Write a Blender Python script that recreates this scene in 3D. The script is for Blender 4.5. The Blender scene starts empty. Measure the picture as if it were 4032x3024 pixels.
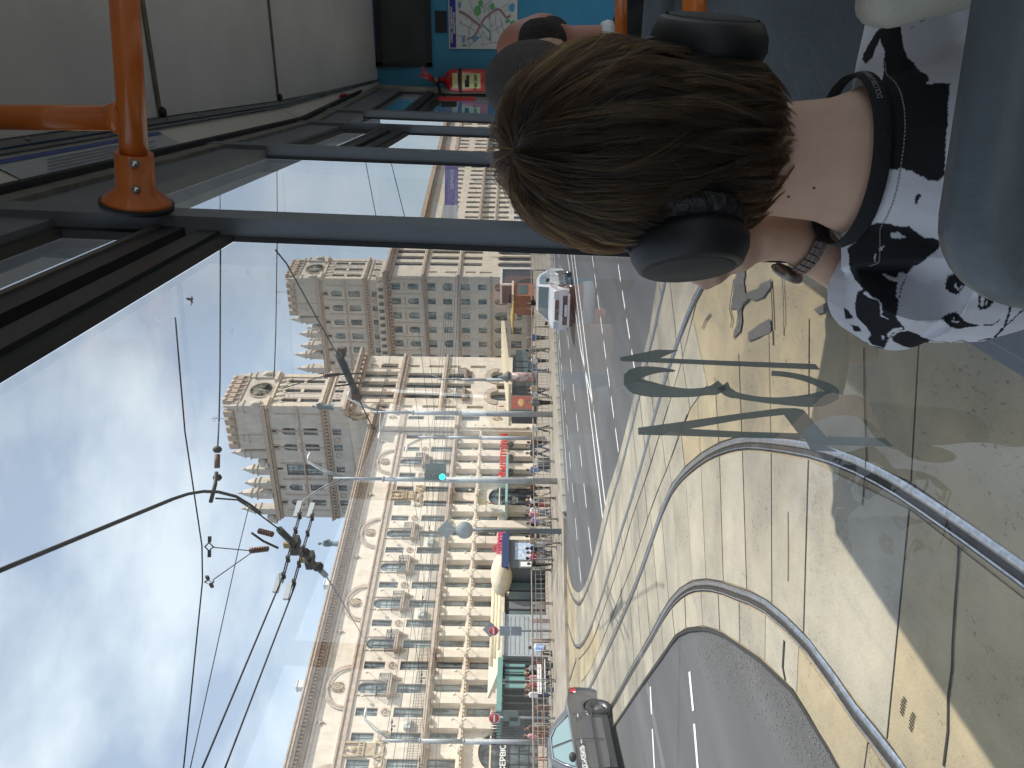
import bpy, bmesh, math, random
import numpy as np
from mathutils import Vector, Matrix
random.seed(7); rng = np.random.default_rng(7)
R = math.radians
scn = bpy.context.scene
COL = scn.collection

# ------------------------------------------------------------------ camera, sky, sun, exposure
EYE = Vector((0, 0, 2.2))
YAW, PITCH, ROLL = R(22.4), R(0.4), R(0.7)
FPX = 1661.0*4032/2212
_f0 = Vector((-math.sin(YAW), math.cos(YAW), 0)); _r0 = Vector((math.cos(YAW), math.sin(YAW), 0)); _z = Vector((0, 0, 1))
FW = _f0*math.cos(PITCH)+_z*math.sin(PITCH); _u0 = -_f0*math.sin(PITCH)+_z*math.cos(PITCH)
RT = _r0*math.cos(ROLL)+_u0*math.sin(ROLL); UP = _u0*math.cos(ROLL)-_r0*math.sin(ROLL)
cam = bpy.data.objects.new('camera', bpy.data.cameras.new('camera')); COL.objects.link(cam)
cam.data.sensor_width = 36; cam.data.lens = FPX*36/4032
cam.data.clip_start = 0.05; cam.data.clip_end = 3000
m = Matrix((-UP, RT, -FW)).transposed().to_4x4(); m.translation = EYE   # the phone was held on its side
cam.matrix_world = m
scn.camera = cam

SUN_H, SUN_E = R(59), R(50)          # heading clockwise from +Y, elevation
world = bpy.data.worlds.new('World'); scn.world = world; world.use_nodes = True
nt = world.node_tree; N = nt.nodes; L = nt.links
bg = N['Background']; bg.inputs['Strength'].default_value = 0.098
sky = N.new('ShaderNodeTexSky'); sky.sky_type = 'NISHITA'; sky.sun_disc = False
sky.sun_elevation = SUN_E; sky.sun_rotation = SUN_H
sky.dust_density = 1.6; sky.air_density = 1.0; sky.ozone_density = 1.0
tc = N.new('ShaderNodeTexCoord'); mp = N.new('ShaderNodeMapping'); mp.inputs['Scale'].default_value = (1.6, 1.6, 3.2)
no = N.new('ShaderNodeTexNoise'); no.inputs['Scale'].default_value = 1.7; no.inputs['Detail'].default_value = 7; no.inputs['Roughness'].default_value = 0.55
rp = N.new('ShaderNodeValToRGB'); rp.color_ramp.elements[0].position = 0.47; rp.color_ramp.elements[1].position = 0.66
mul = N.new('ShaderNodeMath'); mul.operation = 'MULTIPLY'; mul.inputs[1].default_value = 0.6
add = N.new('ShaderNodeMath'); add.operation = 'ADD'; add.inputs[1].default_value = 0.37; add.use_clamp = True
mx = N.new('ShaderNodeMixRGB'); mx.inputs['Color2'].default_value = (5.3, 5.9, 6.5, 1)
L.new(tc.outputs['Generated'], mp.inputs['Vector']); L.new(mp.outputs['Vector'], no.inputs['Vector'])
L.new(no.outputs['Fac'], rp.inputs['Fac']); L.new(rp.outputs['Color'], mul.inputs[0]); L.new(mul.outputs[0], add.inputs[0])
L.new(add.outputs[0], mx.inputs['Fac']); L.new(sky.outputs['Color'], mx.inputs['Color1']); L.new(mx.outputs['Color'], bg.inputs['Color'])
sl = bpy.data.lights.new('sun', 'SUN'); sl.energy = 2.95; sl.angle = R(0.5); sl.color = (1, 0.93, 0.82)
sun = bpy.data.objects.new('sun', sl); COL.objects.link(sun)
_sd = Vector((math.sin(SUN_H)*math.cos(SUN_E), math.cos(SUN_H)*math.cos(SUN_E), math.sin(SUN_E)))
sun.rotation_euler = _sd.to_track_quat('Z', 'Y').to_euler(); sun.location = (40, -10, 60)
scn.view_settings.view_transform = 'Standard'; scn.view_settings.look = 'None'
scn.view_settings.exposure = 0.9; scn.view_settings.gamma = 1; scn.view_settings.use_curve_mapping = False
try:
    scn.cycles.use_denoising = True; scn.cycles.denoiser = 'OPENIMAGEDENOISE'
    scn.cycles.max_bounces = 8; scn.cycles.transparent_max_bounces = 16; scn.cycles.caustics_reflective = False
except Exception: pass

# ------------------------------------------------------------------ measuring helpers (photograph pixel -> real place)
def ray(x, y): return FW+RT*((3024-y-1512)/FPX)+UP*((2016-x)/FPX)
def G(x, y, z=0.0):
    d = ray(x, y); return EYE+d*((z-EYE.z)/d.z)
def D(x, y, dep): return EYE+ray(x, y)*dep
def PL(x, y, p0, n):
    d = ray(x, y); return EYE+d*((Vector(p0)-EYE).dot(Vector(n))/d.dot(Vector(n)))
FA = R(15); FD = Vector((math.sin(FA), math.cos(FA), 0)); FN = Vector((math.cos(FA), -math.sin(FA), 0)); FP = 60.8
def ST(s, t, z=0.0): return FD*s-FN*(FP+t)+_z*z          # street coordinates: s along the facade, t behind it
def st_of(p): return p.dot(FD), -p.dot(FN)-FP

# ------------------------------------------------------------------ materials
MATS = {}
def mat(name, col, rough=0.6, metal=0.0, noise=0.0, nscale=8.0, bump=0.0, bscale=40.0, objrand=0.0, emit=None, spec=0.5, coat=0.0, objcol=False, detail=4, col2=None, coords='Object'):
    if name in MATS: return MATS[name]
    m = bpy.data.materials.new(name); m.use_nodes = True
    nt = m.node_tree; N = nt.nodes; L = nt.links; b = N['Principled BSDF']
    b.inputs['Base Color'].default_value = (*col, 1); b.inputs['Roughness'].default_value = rough
    b.inputs['Metallic'].default_value = metal; b.inputs['Specular IOR Level'].default_value = spec; b.inputs['Coat Weight'].default_value = coat
    out = None
    if objcol:
        oi = N.new('ShaderNodeObjectInfo'); out = oi.outputs['Color']
    if noise or bump:
        tc = N.new('ShaderNodeTexCoord')
    if noise:
        n = N.new('ShaderNodeTexNoise'); n.inputs['Scale'].default_value = nscale; n.inputs['Detail'].default_value = detail; n.inputs['Roughness'].default_value = 0.6
        L.new(tc.outputs[coords], n.inputs['Vector'])
        x = N.new('ShaderNodeMixRGB')
        c2 = col2 if col2 else tuple(c*(1-noise) for c in col)
        x.inputs['Color2'].default_value = (*c2, 1)
        if out: L.new(out, x.inputs['Color1'])
        else: x.inputs['Color1'].default_value = (*[min(1, c*(1+noise*(0 if col2 else .6))) for c in col], 1)
        r = N.new('ShaderNodeValToRGB'); r.color_ramp.elements[0].position = 0.35; r.color_ramp.elements[1].position = 0.68
        L.new(n.outputs['Fac'], r.inputs['Fac']); L.new(r.outputs['Color'], x.inputs['Fac']); out = x.outputs['Color']
    if objrand:
        oi = N.new('ShaderNodeObjectInfo'); h = N.new('ShaderNodeHueSaturation')
        mr = N.new('ShaderNodeMapRange'); mr.inputs['To Min'].default_value = 1-objrand; mr.inputs['To Max'].default_value = 1+objrand
        L.new(oi.outputs['Random'], mr.inputs['Value']); L.new(mr.outputs['Result'], h.inputs['Value'])
        if out: L.new(out, h.inputs['Color'])
        else: h.inputs['Color'].default_value = (*col, 1)
        out = h.outputs['Color']
    if out: L.new(out, b.inputs['Base Color'])
    if bump:
        n2 = N.new('ShaderNodeTexNoise'); n2.inputs['Scale'].default_value = bscale; n2.inputs['Detail'].default_value = 5
        L.new(tc.outputs[coords], n2.inputs['Vector'])
        bp = N.new('ShaderNodeBump'); bp.inputs['Strength'].default_value = bump; bp.inputs['Distance'].default_value = 0.02
        L.new(n2.outputs['Fac'], bp.inputs['Height']); L.new(bp.outputs['Normal'], b.inputs['Normal'])
    if emit:
        b.inputs['Emission Color'].default_value = (*emit[0], 1); b.inputs['Emission Strength'].default_value = emit[1]
    MATS[name] = m; return m

def stone(name, col, bw=1.2, bh=0.45, mortar=0.86):
    """pale stone cladding: thin joints between slabs, small tone differences and streaks"""
    m = mat(name, col, rough=0.85, spec=0.25); nt = m.node_tree; N = nt.nodes; L = nt.links; b = N['Principled BSDF']
    tc = N.new('ShaderNodeTexCoord'); mp = N.new('ShaderNodeMapping'); mp.inputs['Rotation'].default_value = (R(90), 0, 0)
    br = N.new('ShaderNodeTexBrick'); br.inputs['Scale'].default_value = 1; br.inputs['Brick Width'].default_value = bw; br.inputs['Row Height'].default_value = bh
    br.inputs['Mortar Size'].default_value = 0.012; br.inputs['Color1'].default_value = (*col, 1)
    br.inputs['Color2'].default_value = (*[c*0.9 for c in col], 1); br.inputs['Mortar'].default_value = (*[c*mortar for c in col], 1)
    L.new(tc.outputs['Object'], mp.inputs['Vector']); L.new(mp.outputs['Vector'], br.inputs['Vector'])
    n = N.new('ShaderNodeTexNoise'); n.inputs['Scale'].default_value = 0.9; n.inputs['Detail'].default_value = 8; n.inputs['Roughness'].default_value = 0.7
    mp2 = N.new('ShaderNodeMapping'); mp2.inputs['Scale'].default_value = (1.6, 1.6, 0.5)
    L.new(tc.outputs['Object'], mp2.inputs['Vector']); L.new(mp2.outputs['Vector'], n.inputs['Vector'])
    r = N.new('ShaderNodeValToRGB'); r.color_ramp.elements[0].color = (.78, .76, .73, 1); r.color_ramp.elements[1].color = (1.06, 1.05, 1.04, 1)
    r.color_ramp.elements[0].position = .3; r.color_ramp.elements[1].position = .7
    x = N.new('ShaderNodeMixRGB'); x.blend_type = 'MULTIPLY'; x.inputs['Fac'].default_value = 1
    L.new(n.outputs['Fac'], r.inputs['Fac']); L.new(br.outputs['Color'], x.inputs['Color1']); L.new(r.outputs['Color'], x.inputs['Color2'])
    L.new(x.outputs['Color'], b.inputs['Base Color']); return m

def thin_glass(name, tint=(0.93, 0.96, 0.95), cap=.5):
    m = bpy.data.materials.new(name); m.use_nodes = True; nt = m.node_tree; N = nt.nodes; L = nt.links
    for n in list(N):
        if n.type != 'OUTPUT_MATERIAL': N.remove(n)
    o = [n for n in N if n.type == 'OUTPUT_MATERIAL'][0]
    t = N.new('ShaderNodeBsdfTransparent'); t.inputs['Color'].default_value = (*tint, 1)
    g = N.new('ShaderNodeBsdfGlossy'); g.inputs['Roughness'].default_value = 0.0; g.inputs['Color'].default_value = (1, 1, 1, 1)
    ge = N.new('ShaderNodeNewGeometry'); dt = N.new('ShaderNodeVectorMath'); dt.operation = 'DOT_PRODUCT'; L.new(ge.outputs['Incoming'], dt.inputs[0]); L.new(ge.outputs['Normal'], dt.inputs[1])
    def mth(op, a, b=None):
        n = N.new('ShaderNodeMath'); n.operation = op
        for i, v in enumerate((a, b)):
            if v is None: continue
            (setattr(n.inputs[i], 'default_value', v) if isinstance(v, (int, float)) else L.new(v, n.inputs[i]))
        return n.outputs[0]
    c = mth('ABSOLUTE', dt.outputs['Value']); f = mth('POWER', mth('SUBTRACT', 1.0, c), 5.0); f = mth('MULTIPLY_ADD', f, .9); f.node.inputs[2].default_value = .045
    k = mth('MINIMUM', mth('MULTIPLY', f, 2.0), cap)
    x = N.new('ShaderNodeMixShader'); L.new(k, x.inputs[0]); L.new(t.outputs[0], x.inputs[1]); L.new(g.outputs[0], x.inputs[2])
    L.new(x.outputs[0], o.inputs['Surface']); MATS[name] = m; return m

# ------------------------------------------------------------------ mesh building
class MB:
    def __init__(s): s.v = []; s.f = []; s.sm = []
    def add(s, vs, fs, smooth=False):
        o = len(s.v); s.v += [tuple(v) for v in vs]; s.f += [tuple(i+o for i in f) for f in fs]; s.sm += [smooth]*len(fs); return s
    def box(s, c, d, rot=None):
        x, y, z = d[0]/2, d[1]/2, d[2]/2
        vs = [Vector((sx*x, sy*y, sz*z)) for sx in (-1, 1) for sy in (-1, 1) for sz in (-1, 1)]
        if rot is not None: vs = [rot@v for v in vs]
        c = Vector(c)
        return s.add([v+c for v in vs], [(0, 1, 3, 2), (4, 6, 7, 5), (0, 4, 5, 1), (2, 3, 7, 6), (0, 2, 6, 4), (1, 5, 7, 3)])
    def b2(s, a, b):
        return s.box([(a[i]+b[i])/2 for i in range(3)], [abs(b[i]-a[i]) for i in range(3)])
    def tube(s, pts, r, n=8, cap=True, smooth=True):
        pts = [Vector(p) for p in pts]; rs = r if isinstance(r, (list, tuple)) else [r]*len(pts)
        vs = []; k = len(pts); prev = None
        for i, p in enumerate(pts):
            t = (pts[min(i+1, k-1)]-pts[max(i-1, 0)]).normalized()
            if prev is None:
                a = t.orthogonal().normalized()
            else:
                a = (prev-t*prev.dot(t)); a = a.normalized() if a.length > 1e-6 else t.orthogonal().normalized()
            prev = a; b = t.cross(a)
            vs += [p+(a*math.cos(2*math.pi*j/n)+b*math.sin(2*math.pi*j/n))*rs[i] for j in range(n)]
        fs = [(i*n+j, i*n+(j+1) % n, (i+1)*n+(j+1) % n, (i+1)*n+j) for i in range(k-1) for j in range(n)]
        s.add(vs, fs, smooth)
        if cap: s.add([], []); o = len(s.v)-k*n; s.f += [tuple(o+j for j in reversed(range(n))), tuple(o+(k-1)*n+j for j in range(n))]; s.sm += [False, False]
        return s
    def lathe(s, prof, c=(0, 0, 0), n=12, axis='z', smooth=True, cap=True):
        vs = []
        for r, h in prof:
            for j in range(n):
                a = 2*math.pi*j/n; p = (r*math.cos(a), r*math.sin(a), h)
                if axis == 'y': p = (p[0], p[2], p[1])
                elif axis == 'x': p = (p[2], p[0], p[1])
                vs.append(Vector(p)+Vector(c))
        k = len(prof)
        return s.add(vs, [(i*n+j, i*n+(j+1) % n, (i+1)*n+(j+1) % n, (i+1)*n+j) for i in range(k-1) for j in range(n)]+([tuple(reversed(range(n))), tuple((k-1)*n+j for j in range(n))] if cap else []), smooth)
    def ell(s, c, r, n=14, k=9, rot=None):
        vs = []
        for i in range(k+1):
            th = math.pi*i/k
            for j in range(n):
                a = 2*math.pi*j/n; v = Vector((r[0]*math.sin(th)*math.cos(a), r[1]*math.sin(th)*math.sin(a), r[2]*math.cos(th)))
                if rot is not None: v = rot@v
                vs.append(v+Vector(c))
        return s.add(vs, [(i*n+j, (i+1)*n+j, (i+1)*n+(j+1) % n, i*n+(j+1) % n) for i in range(k) for j in range(n)], True)
    def prism(s, poly, fn, a, b, smooth=False):
        """polygon poly (2-D) swept from depth a to depth b; fn(u,v,w) -> 3-D"""
        n = len(poly)
        vs = [fn(u, v, a) for u, v in poly]+[fn(u, v, b) for u, v in poly]
        s.add(vs, [tuple(range(n)), tuple(reversed(range(n, 2*n)))])
        s.add(vs, [(i, i+n, (i+1) % n+n, (i+1) % n) for i in range(n)], smooth); return s
    def mesh(s, name, m=None):
        me = bpy.data.meshes.new(name); me.from_pydata(s.v, [], s.f)
        me.polygons.foreach_set('use_smooth', s.sm); me.validate()
        bm = bmesh.new(); bm.from_mesh(me); bmesh.ops.remove_doubles(bm, verts=bm.verts, dist=1e-5); bmesh.ops.recalc_face_normals(bm, faces=bm.faces); bm.to_mesh(me); bm.free()
        if m: me.materials.append(m)
        return me
    def build(s, name, m, parent=None, loc=None, rot=None, kind=None, label=None, cat=None, group=None):
        return put(name, s.mesh(name, m), parent, loc, rot, kind, label, cat, group)

def put(name, me, parent=None, loc=None, rot=None, kind=None, label=None, cat=None, group=None, color=None):
    o = bpy.data.objects.new(name, me); COL.objects.link(o)
    if parent is not None: o.parent = parent
    if loc is not None: o.location = loc
    if rot is not None: o.rotation_euler = rot
    if color is not None: o.color = (*color, 1)
    return tag(o, kind, label, cat, group)
def tag(o, kind=None, label=None, cat=None, group=None):
    if kind: o['kind'] = kind
    if label: o['label'] = label
    if cat: o['category'] = cat
    if group: o['group'] = group
    return o
def thing(name, label, cat, loc=(0, 0, 0), rotz=0.0, group=None):
    return put(name, None, None, loc, (0, 0, rotz), None, label, cat, group)
def copy_tree(o, loc=None, rotz=None, label=None, group=None, color=None):
    r = o.copy(); COL.objects.link(r)
    if loc is not None: r.location = loc
    if rotz is not None: r.rotation_euler = (0, 0, rotz)
    if label: r['label'] = label
    if group: r['group'] = group
    for ch in KIDS.get(o.name, []):
        c = ch.copy(); COL.objects.link(c); c.parent = r; KIDS.setdefault(r.name, []).append(c)
        for g in KIDS.get(ch.name, []):
            d = g.copy(); COL.objects.link(d); d.parent = c; KIDS.setdefault(c.name, []).append(d)
    return r
KIDS = {}
_put = put
def put(name, me, parent=None, *a, **k):
    o = _put(name, me, parent, *a, **k)
    if parent is not None: KIDS.setdefault(parent.name, []).append(o)
    return o
def text_mesh(s, size, ext=0.0, m=None, name='lettering', shear=0.0, align='CENTER', bold=0.0):
    cu = bpy.data.curves.new(name, 'FONT'); cu.body = s; cu.size = size; cu.extrude = ext; cu.align_x = align; cu.align_y = 'CENTER'; cu.shear = shear; cu.offset = bold
    cu.resolution_u = 3
    o = bpy.data.objects.new(name, cu); COL.objects.link(o); dg = bpy.context.evaluated_depsgraph_get()
    me = bpy.data.meshes.new_from_object(o.evaluated_get(dg)); bpy.data.objects.remove(o)
    me.materials.clear()
    if m: me.materials.append(m)
    return me
def blob(mb, voxel, smooth=4, name='body', m=None, fac=0.5):
    """overlapping closed shapes -> one continuous skin"""
    o = bpy.data.objects.new(name, mb.mesh(name)); COL.objects.link(o)
    r = o.modifiers.new('r', 'REMESH'); r.mode = 'VOXEL'; r.voxel_size = voxel; r.use_smooth_shade = True
    if smooth:
        q = o.modifiers.new('s', 'SMOOTH'); q.iterations = smooth; q.factor = fac
    dg = bpy.context.evaluated_depsgraph_get(); me = bpy.data.meshes.new_from_object(o.evaluated_get(dg)); bpy.data.objects.remove(o)
    me.materials.clear()
    if m: me.materials.append(m)
    for p in me.polygons: p.use_smooth = True
    return me
# ------------------------------------------------------------------ the ground, the road and the tram tracks
def asphalt(name, col, sc=1.0):
    m = mat(name, col, rough=0.9, spec=0.3); nt = m.node_tree; N = nt.nodes; L = nt.links; b = N['Principled BSDF']
    tc = N.new('ShaderNodeTexCoord'); n1 = N.new('ShaderNodeTexNoise'); n1.inputs['Scale'].default_value = 130; n1.inputs['Detail'].default_value = 3
    n2 = N.new('ShaderNodeTexNoise'); n2.inputs['Scale'].default_value = 0.35; n2.inputs['Detail'].default_value = 8; n2.inputs['Roughness'].default_value = .65
    mp = N.new('ShaderNodeMapping'); mp.inputs['Rotation'].default_value = (0, 0, FA); mp.inputs['Scale'].default_value = (1.9, 0.25, 1)   # wear runs along the lanes
    L.new(tc.outputs['Object'], n1.inputs['Vector']); L.new(tc.outputs['Object'], mp.inputs['Vector']); L.new(mp.outputs['Vector'], n2.inputs['Vector'])
    r1 = N.new('ShaderNodeValToRGB'); r1.color_ramp.elements[0].color = (.62, .62, .62, 1); r1.color_ramp.elements[1].color = (1.35, 1.33, 1.3, 1); r1.color_ramp.elements[0].position = .36; r1.color_ramp.elements[1].position = .66
    r2 = N.new('ShaderNodeValToRGB'); r2.color_ramp.elements[0].color = (*[c*.78 for c in col], 1); r2.color_ramp.elements[1].color = (*[c*1.22 for c in col], 1); r2.color_ramp.elements[0].position = .35; r2.color_ramp.elements[1].position = .68
    x = N.new('ShaderNodeMixRGB'); x.blend_type = 'MULTIPLY'; x.inputs['Fac'].default_value = 1
    L.new(n1.outputs['Fac'], r1.inputs['Fac']); L.new(n2.outputs['Fac'], r2.inputs['Fac']); L.new(r2.outputs['Color'], x.inputs['Color1']); L.new(r1.outputs['Color'], x.inputs['Color2']); L.new(x.outputs['Color'], b.inputs['Base Color'])
    bp = N.new('ShaderNodeBump'); bp.inputs['Strength'].default_value = .35; bp.inputs['Distance'].default_value = .006; L.new(n1.outputs['Fac'], bp.inputs['Height']); L.new(bp.outputs['Normal'], b.inputs['Normal'])
    return m
def concrete(name, col, dirt, wear=0.5):
    """sandy slab concrete: broad tone drift, dark scuffs and pits drawn out along the traffic"""
    m = mat(name, col, rough=0.92, spec=0.2); nt = m.node_tree; N = nt.nodes; L = nt.links; b = N['Principled BSDF']
    tc = N.new('ShaderNodeTexCoord')
    def noise(sc, det, scale=(1, 1, 1), ro=.6, rot=0):
        mp = N.new('ShaderNodeMapping'); mp.inputs['Scale'].default_value = scale; mp.inputs['Rotation'].default_value = (0, 0, rot)
        n = N.new('ShaderNodeTexNoise'); n.inputs['Scale'].default_value = sc; n.inputs['Detail'].default_value = det; n.inputs['Roughness'].default_value = ro
        L.new(tc.outputs['Object'], mp.inputs['Vector']); L.new(mp.outputs['Vector'], n.inputs['Vector']); return n.outputs['Fac']
    def ramp(src, a, b_, c0=(0, 0, 0), c1=(1, 1, 1)):
        r = N.new('ShaderNodeValToRGB'); r.color_ramp.elements[0].position = a; r.color_ramp.elements[1].position = b_
        r.color_ramp.elements[0].color = (*c0, 1); r.color_ramp.elements[1].color = (*c1, 1); L.new(src, r.inputs['Fac']); return r.outputs['Color']
    def mixc(f, a, c, mode='MIX'):
        x = N.new('ShaderNodeMixRGB'); x.blend_type = mode
        (L.new(f, x.inputs['Fac']) if not isinstance(f, float) else setattr(x.inputs['Fac'], 'default_value', f))
        for k, v in (('Color1', a), ('Color2', c)):
            (L.new(v, x.inputs[k]) if not isinstance(v, tuple) else setattr(x.inputs[k], 'default_value', (*v, 1)))
        return x.outputs['Color']
    c = mixc(ramp(noise(.55, 8, (1, 1, 1), .62), .38, .66), col, tuple(q*.8 for q in dirt))
    c = mixc(ramp(noise(1.5, 9, (2.4, .6, 1), .72, .9), .52, .72), c, dirt)
    sp = ramp(noise(26, 4, (1.6, .8, 1), .7, .9), .60, .66)
    gate = ramp(noise(1.1, 6), .46, .60)
    f = N.new('ShaderNodeMath'); f.operation = 'MULTIPLY'; L.new(sp, f.inputs[0]); L.new(gate, f.inputs[1])
    c = mixc(f.outputs[0], c, tuple(q*.28 for q in dirt))
    c = mixc(1.0, c, ramp(noise(160, 3), .3, .7, (.86, .86, .86), (1.1, 1.1, 1.08)), 'MULTIPLY')
    oi = N.new('ShaderNodeObjectInfo'); mr = N.new('ShaderNodeMapRange'); mr.inputs['To Min'].default_value = .9; mr.inputs['To Max'].default_value = 1.07
    L.new(oi.outputs['Random'], mr.inputs['Value']); h = N.new('ShaderNodeHueSaturation'); L.new(mr.outputs[0], h.inputs['Value']); L.new(c, h.inputs['Color'])
    L.new(h.outputs['Color'], b.inputs['Base Color'])
    bp = N.new('ShaderNodeBump'); bp.inputs['Strength'].default_value = .5; bp.inputs['Distance'].default_value = .01; L.new(noise(45, 6), bp.inputs['Height']); L.new(bp.outputs['Normal'], b.inputs['Normal'])
    return m
M_asph = asphalt('asphalt', (.118, .120, .126)); M_asph2 = asphalt('asphalt_patch', (.13, .125, .12))
M_conc = concrete('slab_concrete', (.44, .395, .315), (.31, .29, .25))
M_sand = concrete('sandy_concrete', (.465, .38, .245), (.31, .27, .20))
M_conc_far = mat('pavement_concrete', (.36, .31, .24), rough=.9, noise=.3, nscale=.6, spec=.2)
M_pave = mat('pavement_tiles', (.34, .30, .25), rough=.9, noise=.25, nscale=1.2, spec=.2)
M_line = mat('road_paint', (.78, .78, .76), rough=.7, noise=.22, nscale=14)
M_rail = mat('rail_steel', (.55, .56, .58), rough=.28, metal=1.0, noise=.3, nscale=30)
M_groove = mat('rail_groove', (.05, .045, .04), rough=.95, noise=.3, nscale=20)
M_seam = mat('joint_tar', (.035, .033, .03), rough=.95)
M_kerb = mat('kerb_stone', (.40, .38, .34), rough=.9, noise=.2, nscale=3)

ground = MB().box((-30, 90, -0.5), (900, 900, 1.0)).build('ground', M_asph, kind='structure')

def smooth_path(pts, step=0.35):
    pts = [Vector(p).to_2d() if len(p) > 2 else Vector(p) for p in pts]; out = []
    for i in range(len(pts)-1):
        p0 = pts[max(i-1, 0)]; p1 = pts[i]; p2 = pts[i+1]; p3 = pts[min(i+2, len(pts)-1)]
        n = max(2, int((p2-p1).length/step))
        for j in range(n):
            t = j/n; out.append(0.5*((2*p1)+(-p0+p2)*t+(2*p0-5*p1+4*p2-p3)*t*t+(-p0+3*p1-3*p2+p3)*t*t*t))
    out.append(pts[-1]); return out
def normals(path):
    ns = []
    for i in range(len(path)):
        d = (path[min(i+1, len(path)-1)]-path[max(i-1, 0)]).normalized(); ns.append(Vector((-d.y, d.x)))
    return ns
def ribbon(path, a, b, z, mb=None, thick=0.0):
    """flat band between offsets a and b (left of travel positive)"""
    mb = mb or MB(); ns = normals(path)
    vs = [(*(p+n*a), z) for p, n in zip(path, ns)]+[(*(p+n*b), z) for p, n in zip(path, ns)]; k = len(path)
    mb.add(vs, [(i, i+1, k+i+1, k+i) for i in range(k-1)]); return mb
def gp(*pix): return [G(x, y) for x, y in pix]

# measured rail lines, from beside the tram out to the far curve
inner = [(-1.78, 0.2), (-1.84, 1.2), (-1.93, 2.2), (-2.0, 2.79), (-2.15, 3.6), (-2.27, 4.12), (-2.48, 4.78), (-2.83, 5.62), (-3.47, 6.91), (-4.42, 8.29), (-5.66, 9.61), (-7.6, 10.83), (-9.41, 12.02), (-12.08, 13.92), (-15.95, 16.73), (-20.5, 20.2), (-25, 23.6)]
outer = [(-3.36, 0.2), (-3.4, 1.2), (-3.5, 2.2), (-3.66, 3.23), (-3.81, 3.78), (-3.97, 4.56), (-4.34, 5.5), (-4.81, 6.29), (-5.34, 7.11), (-6.1, 8.05), (-7.11, 8.95), (-8.57, 9.95), (-10.41, 11.24), (-13.03, 13.03), (-16.8, 15.8), (-21.4, 19.2), (-26, 22.6)]
far_a = [(-0.2, 6.0), (-2.41, 8.97), (-3.62, 10.09), (-4.95, 11.03), (-6.93, 12.25), (-8.79, 13.53), (-10.19, 14.45), (-12.41, 15.95), (-15.52, 18.28), (-18.42, 21.02), (-20.46, 24.08), (-22.2, 28.5), (-23.6, 34)]
far_b = [(-1.2, 9.8), (-2.74, 11.11), (-3.47, 11.49), (-4.3, 12.02), (-5.72, 12.86), (-7.64, 14.12), (-9.34, 15.39), (-12.17, 17.25), (-14.35, 18.96), (-16.93, 21.45), (-19.37, 25.41), (-20.88, 29.65), (-21.8, 34)]
seam3 = [(-4.51, 10.17), (-6.2, 11.27), (-7.95, 12.5), (-9.6, 13.5), (-11.89, 15.07), (-15.18, 17.48), (-18.49, 20.51)]
seam4 = [(-4.1, 9.0), (-5.22, 9.75), (-6.37, 10.6), (-8.35, 11.86), (-11.01, 13.73), (-15.55, 16.96), (-18.33, 19.3)]
P_in, P_out, P_fa, P_fb = [smooth_path(p) for p in (inner, outer, far_a, far_b)]
edge_left = [(-4.05, 0.2), (-4.1, 2.2), (-4.25, 3.3), (-4.5, 4.7), (-5.24, 6.09), (-5.65, 6.74), (-6.14, 7.37), (-6.99, 8.26), (-8.1, 9.05), (-9.85, 10.3), (-12.05, 11.83), (-16, 14.6), (-22, 19), (-27, 22.6)]
edge_right = [(2.2, 8.4), (-1.3, 10.7), (-2.87, 11.78), (-3.67, 12.04), (-4.34, 12.41), (-6.1, 13.55), (-7.93, 14.82), (-9.33, 16.01), (-10.56, 16.72), (-12.7, 18.1), (-14.6, 19.53), (-16.86, 21.96), (-18.8, 25.13), (-19.3, 27.6)]
# the concrete bed under all the tracks
el = smooth_path(edge_left, 0.8); er = smooth_path(edge_right, 0.8)
bed_poly = [(*p, .004) for p in el]+[(-29, 24.5, .004), (-30, 30, .004), (-25, 40, .004), (-20.2, 30, .004)]+[(*p, .004) for p in reversed(er)]+[(2.2, 0.2, .004)]
bm = bmesh.new(); vv = [bm.verts.new(p) for p in bed_poly]; f = bm.faces.new(vv); bmesh.ops.triangulate(bm, faces=[f]); me = bpy.data.meshes.new('tram_track_bed'); bm.to_mesh(me); bm.free(); me.materials.append(M_sand)
bed = put('tram_track_bed', me, kind='structure')
# slabs: joints run square to the rails; each slab a piece of its own with a real gap between
def slab_mesh(q, z0, z1, inset=.008, m=None):
    c = sum((Vector(p) for p in q), Vector((0, 0)))/len(q); q = [Vector(p)+(c-Vector(p)).normalized()*inset for p in q]
    n = len(q); jit = random.uniform(-.002, .002)
    me = bpy.data.meshes.new('concrete_slab'); me.from_pydata([(*p, z0) for p in q]+[(*p, z1+jit) for p in q], [], [tuple(range(n, 2*n))]+[(i, (i+1) % n, n+(i+1) % n, n+i) for i in range(n)])
    me.materials.append(m or M_conc); return me
def dense(path, k=400):
    d = [0]
    for a, b in zip(path, path[1:]): d.append(d[-1]+(b-a).length)
    d = np.array(d); xs = np.linspace(0, d[-1], k); X = np.interp(xs, d, [p.x for p in path]); Y = np.interp(xs, d, [p.y for p in path])
    return [Vector((a, b)) for a, b in zip(X, Y)], d[-1]
Lin, Lout = smooth_path(inner, .1), smooth_path(outer, .1)
def nearest(path, p): return min(path, key=lambda q: (q-p).length_squared)
def at_len(path, s):
    acc = 0
    for a, b in zip(path, path[1:]):
        l = (b-a).length
        if acc+l >= s: return a+(b-a)*((s-acc)/l)
        acc += l
    return path[-1]
Lel = smooth_path(edge_left, .1); L4 = smooth_path([(-.9, .2), (-1.0, 3), (-1.35, 4.5), (-2.0, 6.2), (-2.9, 7.6)]+seam4+[(-22, 22.2), (-25, 24.6)], .1)
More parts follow.
